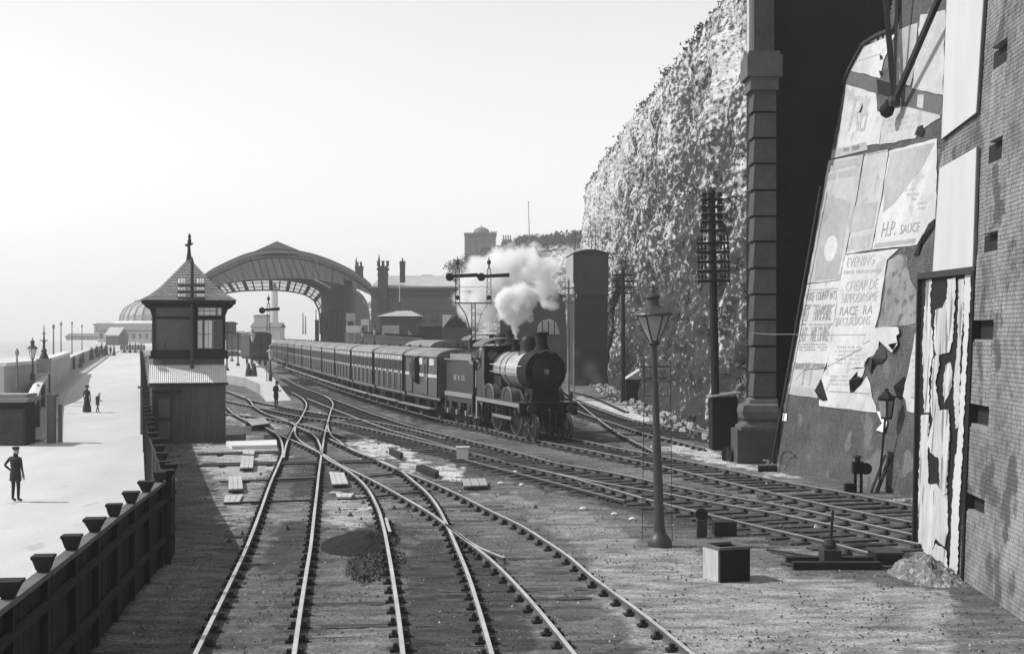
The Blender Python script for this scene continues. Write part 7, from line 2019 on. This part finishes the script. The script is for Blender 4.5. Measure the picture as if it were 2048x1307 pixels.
b = RD(31, 1003); person('man in a dark suit and flat cap, nearest of all the walkers', b, 1.78, R(160), hat='cap', pose='hips', coat=M_cloth)
b = RD(174, 824); person('woman in a long black dress and wide hat walking up the road', b, 1.66, R(170), woman=True, hat='wide')
b = RD(195, 825); person('child in dark jacket bending forward beside the woman in black', b, 1.28, R(70), hat='straw', pose='push', coat=M_cloth2, walk=.22)
b = G(552, 816); person('railwayman in a long dark coat and bowler standing on the track by the platform ramp', b, 1.62, R(60), hat='bowler', pose='read')
crowd = [(161, 737, 1, 'woman in a long dark coat beside the wall, nearest of the distant group'), (183, 720, 1, 'woman in a dark cape walking close under the parapet'), (193, 716, 0, 'man right behind the woman in the cape'), (199, 718, 0, 'man left of the pale perambulator'), (208, 717, 0, 'man bending over near the kerb end'), (213, 712, 1, 'woman just beyond the kerb end'), (221, 712, 0, 'man walking alone in the middle of the far road'), (228, 711, 1, 'woman right of the lone man'), (203, 710, 1, 'farthest woman against the pale hall'), (211, 708, 0, 'farthest man against the pale hall')]
for i, (px, py, wm, lab) in enumerate(crowd):
    b = RD(px, py); person(lab, b, 1.6 + .12 * (i % 3), R(150 + 40 * (i % 4)), woman=bool(wm), hat='wide' if wm else 'cap', group='walkers far up the road', coat=M_cloth if i % 3 else M_cloth2, walk=.15 if not wm else 0)
# far queue of people against the end of the road
t_ = 0
for i in range(9):
    px = 243 + i * 5.6; b = RD(px, 706.5 - (i % 2)); person(('leftmost', 'second', 'third', 'fourth', 'fifth', 'sixth', 'seventh', 'eighth', 'rightmost')[i] + (' figure' if i in (0, 8) else ' figure from the left') + ' in the close row where the far road ends', b, 1.6 + .1 * (i % 2), R(170 + 20 * (i % 3)), woman=bool(i % 2), hat='wide' if i % 2 else 'bowler', group='row of figures at the end of the road', coat=M_cloth2 if i % 3 else M_cloth)
# driver leaning from the cab
pd, rd = place(S0 + L_cr + .25)
base_ = pd + Vector((math.cos(rd - math.pi / 2), math.sin(rd - math.pi / 2), 0)) * .95 + Vector((0, 0, 1.55))
person('engine driver leaning out between the cab and the tender', base_, 1.72, rd - R(20), hat='cap', pose='lean', coat=M_cloth2)

# ------------------------------------------------------------------ steam
def steam(name, label, blobs, dens, cut=0.0, soft=.4, vox=.14, nscale=1.1, disp=.3, fray=1.0, white=True):
    mb = MB()
    for (px, py, r, Y) in blobs:
        c = at(px, py, Y); rr = r * Y / F * 1.25 + .1
        n = 10; prof = [(max(.02, rr * math.sin(math.pi * (i + .0) / n)), -rr * math.cos(math.pi * i / n)) for i in range(n + 1)]
        mb.lathe(prof, c=c, n=14)
    me = mb.mesh(name, []) if False else None
    me = bpy.data.meshes.new(name); me.from_pydata(mb.v, [], mb.f)
    bm = bmesh.new(); bm.from_mesh(me); bmesh.ops.recalc_face_normals(bm, faces=bm.faces); bm.to_mesh(me); bm.free()
    o = link(bpy.data.objects.new(name, me)); setp(o, label, 'steam', None, 'stuff')
    rm = o.modifiers.new('remesh', 'REMESH'); rm.mode = 'VOXEL'; rm.voxel_size = vox
    m = bpy.data.materials.new(name + '_vapour'); m.use_nodes = True; t = m.node_tree; n = t.nodes; L = t.links
    n.clear(); out = n.new('ShaderNodeOutputMaterial'); pv = n.new('ShaderNodeVolumePrincipled')
    pv.inputs['Color'].default_value = (.995, .995, .995, 1) if white else (.35, .35, .35, 1); pv.inputs['Anisotropy'].default_value = .0
    def mth(op, a, b=None, c=None):
        q = n.new('ShaderNodeMath'); q.operation = op
        for k, v in enumerate((a, b, c)):
            if v is None: continue
            if isinstance(v, (int, float)): q.inputs[k].default_value = v
            else: L.new(v, q.inputs[k])
        return q.outputs[0]
    geo = n.new('ShaderNodeNewGeometry')
    # coarse noise bends the billows, fine noise frays their edges
    nw = n.new('ShaderNodeTexNoise'); nw.inputs['Scale'].default_value = nscale; nw.inputs['Detail'].default_value = 2; L.new(geo.outputs['Position'], nw.inputs['Vector'])
    vs_ = n.new('ShaderNodeVectorMath'); vs_.operation = 'SUBTRACT'; vs_.inputs[1].default_value = (.5, .5, .5); L.new(nw.outputs['Color'], vs_.inputs[0])
    vm = n.new('ShaderNodeVectorMath'); vm.operation = 'SCALE'; vm.inputs['Scale'].default_value = disp; L.new(vs_.outputs[0], vm.inputs[0])
    va = n.new('ShaderNodeVectorMath'); va.operation = 'ADD'; L.new(geo.outputs['Position'], va.inputs[0]); L.new(vm.outputs[0], va.inputs[1])
    cur = None
    for (px, py, r, Y) in blobs:
        c = at(px, py, Y); rr = r * Y / F
        d = n.new('ShaderNodeVectorMath'); d.operation = 'DISTANCE'; d.inputs[1].default_value = tuple(c); L.new(va.outputs[0], d.inputs[0])
        q = mth('DIVIDE', d.outputs['Value'], rr)
        cur = q if cur is None else mth('MINIMUM', cur, q)
    nz = n.new('ShaderNodeTexNoise'); nz.inputs['Scale'].default_value = nscale * 2.6; nz.inputs['Detail'].default_value = 5; nz.inputs['Roughness'].default_value = .65
    L.new(geo.outputs['Position'], nz.inputs['Vector'])
    e = mth('SUBTRACT', 1.0 - .5 * fray + cut, cur)
    e = mth('ADD', e, mth('MULTIPLY', nz.outputs[0], fray))
    mr = n.new('ShaderNodeMapRange'); mr.inputs['From Min'].default_value = 0; mr.inputs['From Max'].default_value = soft; mr.inputs['To Max'].default_value = dens; mr.clamp = True
    L.new(e, mr.inputs[0]); L.new(mr.outputs[0], pv.inputs['Density']); L.new(pv.outputs[0], out.inputs['Volume'])
    me.materials.append(m)
    return o
Ys = H and CEN and (point_at(CEN, CS, S0 + L_sv)[0].y)
steam('steam', 'dense white steam blowing up from the safety valve of the leading locomotive',
      [(1030, 676, 5, Ys), (1030, 666, 6, Ys), (1031, 657, 9, Ys), (1031, 647, 12, Ys), (1033, 636, 18, Ys), (1020, 626, 20, Ys), (1046, 624, 20, Ys), (1030, 610, 26, Ys), (1010, 604, 20, Ys), (1056, 604, 21, Ys), (1042, 590, 24, Ys), (1020, 588, 22, Ys), (1062, 590, 14, Ys), (1004, 592, 13, Ys)], 9, .10, .6, vox=.12, nscale=1.1, disp=.8, fray=1.7)
Yr = 96
steam('steam', 'thinner steam drifting from the second locomotive across the distant cliff',
      [(966, 670, 5, Yr), (967, 657, 9, Yr), (950, 640, 16, Yr + 2), (935, 618, 20, Yr + 3), (925, 592, 22, Yr + 3), (932, 566, 22, Yr + 3), (970, 640, 14, Yr), (973, 620, 20, Yr), (962, 600, 24, Yr), (980, 578, 30, Yr), (954, 562, 24, Yr), (985, 550, 34, Yr + 3), (1010, 536, 34, Yr + 5), (958, 536, 26, Yr + 3), (1030, 520, 30, Yr + 7), (990, 518, 26, Yr + 6), (1056, 530, 32, Yr + 9), (1080, 546, 30, Yr + 11), (1062, 508, 22, Yr + 10), (1000, 570, 32, Yr + 4), (1040, 562, 32, Yr + 8), (1088, 580, 26, Yr + 11), (1104, 528, 20, Yr + 12), (1100, 606, 16, Yr + 12)], 3.5, .08, .9, vox=.25, nscale=.6, disp=1.6, fray=2.0)
# soft dark smoke at the foot of the water tower
steam('smoke', 'thin smoke lying along the sidings beside the water tower',
      [(1160, 770, 26, 100), (1195, 760, 24, 104), (1140, 745, 20, 98), (1180, 735, 26, 106), (1150, 712, 20, 100)], .10, -.1, .9, vox=.3, nscale=.5, disp=1.0, fray=1.2)

# ------------------------------------------------------------------ the air: thin sea haze
mb = MB(); mb.box((0, 835, 27), (2800, 1730, 66))
hz = mb.build('haze', [])
hm = bpy.data.materials.new('sea_haze'); hm.use_nodes = True; hn = hm.node_tree; hn.nodes.clear()
ho = hn.nodes.new('ShaderNodeOutputMaterial'); hp_ = hn.nodes.new('ShaderNodeVolumePrincipled')
hp_.inputs['Color'].default_value = (.95, .95, .95, 1); hp_.inputs['Density'].default_value = .0005; hp_.inputs['Anisotropy'].default_value = .0
hn.links.new(hp_.outputs[0], ho.inputs['Volume'])
hz.data.materials.append(hm); hz['kind'] = 'stuff'
print('objects', len(bpy.data.objects))
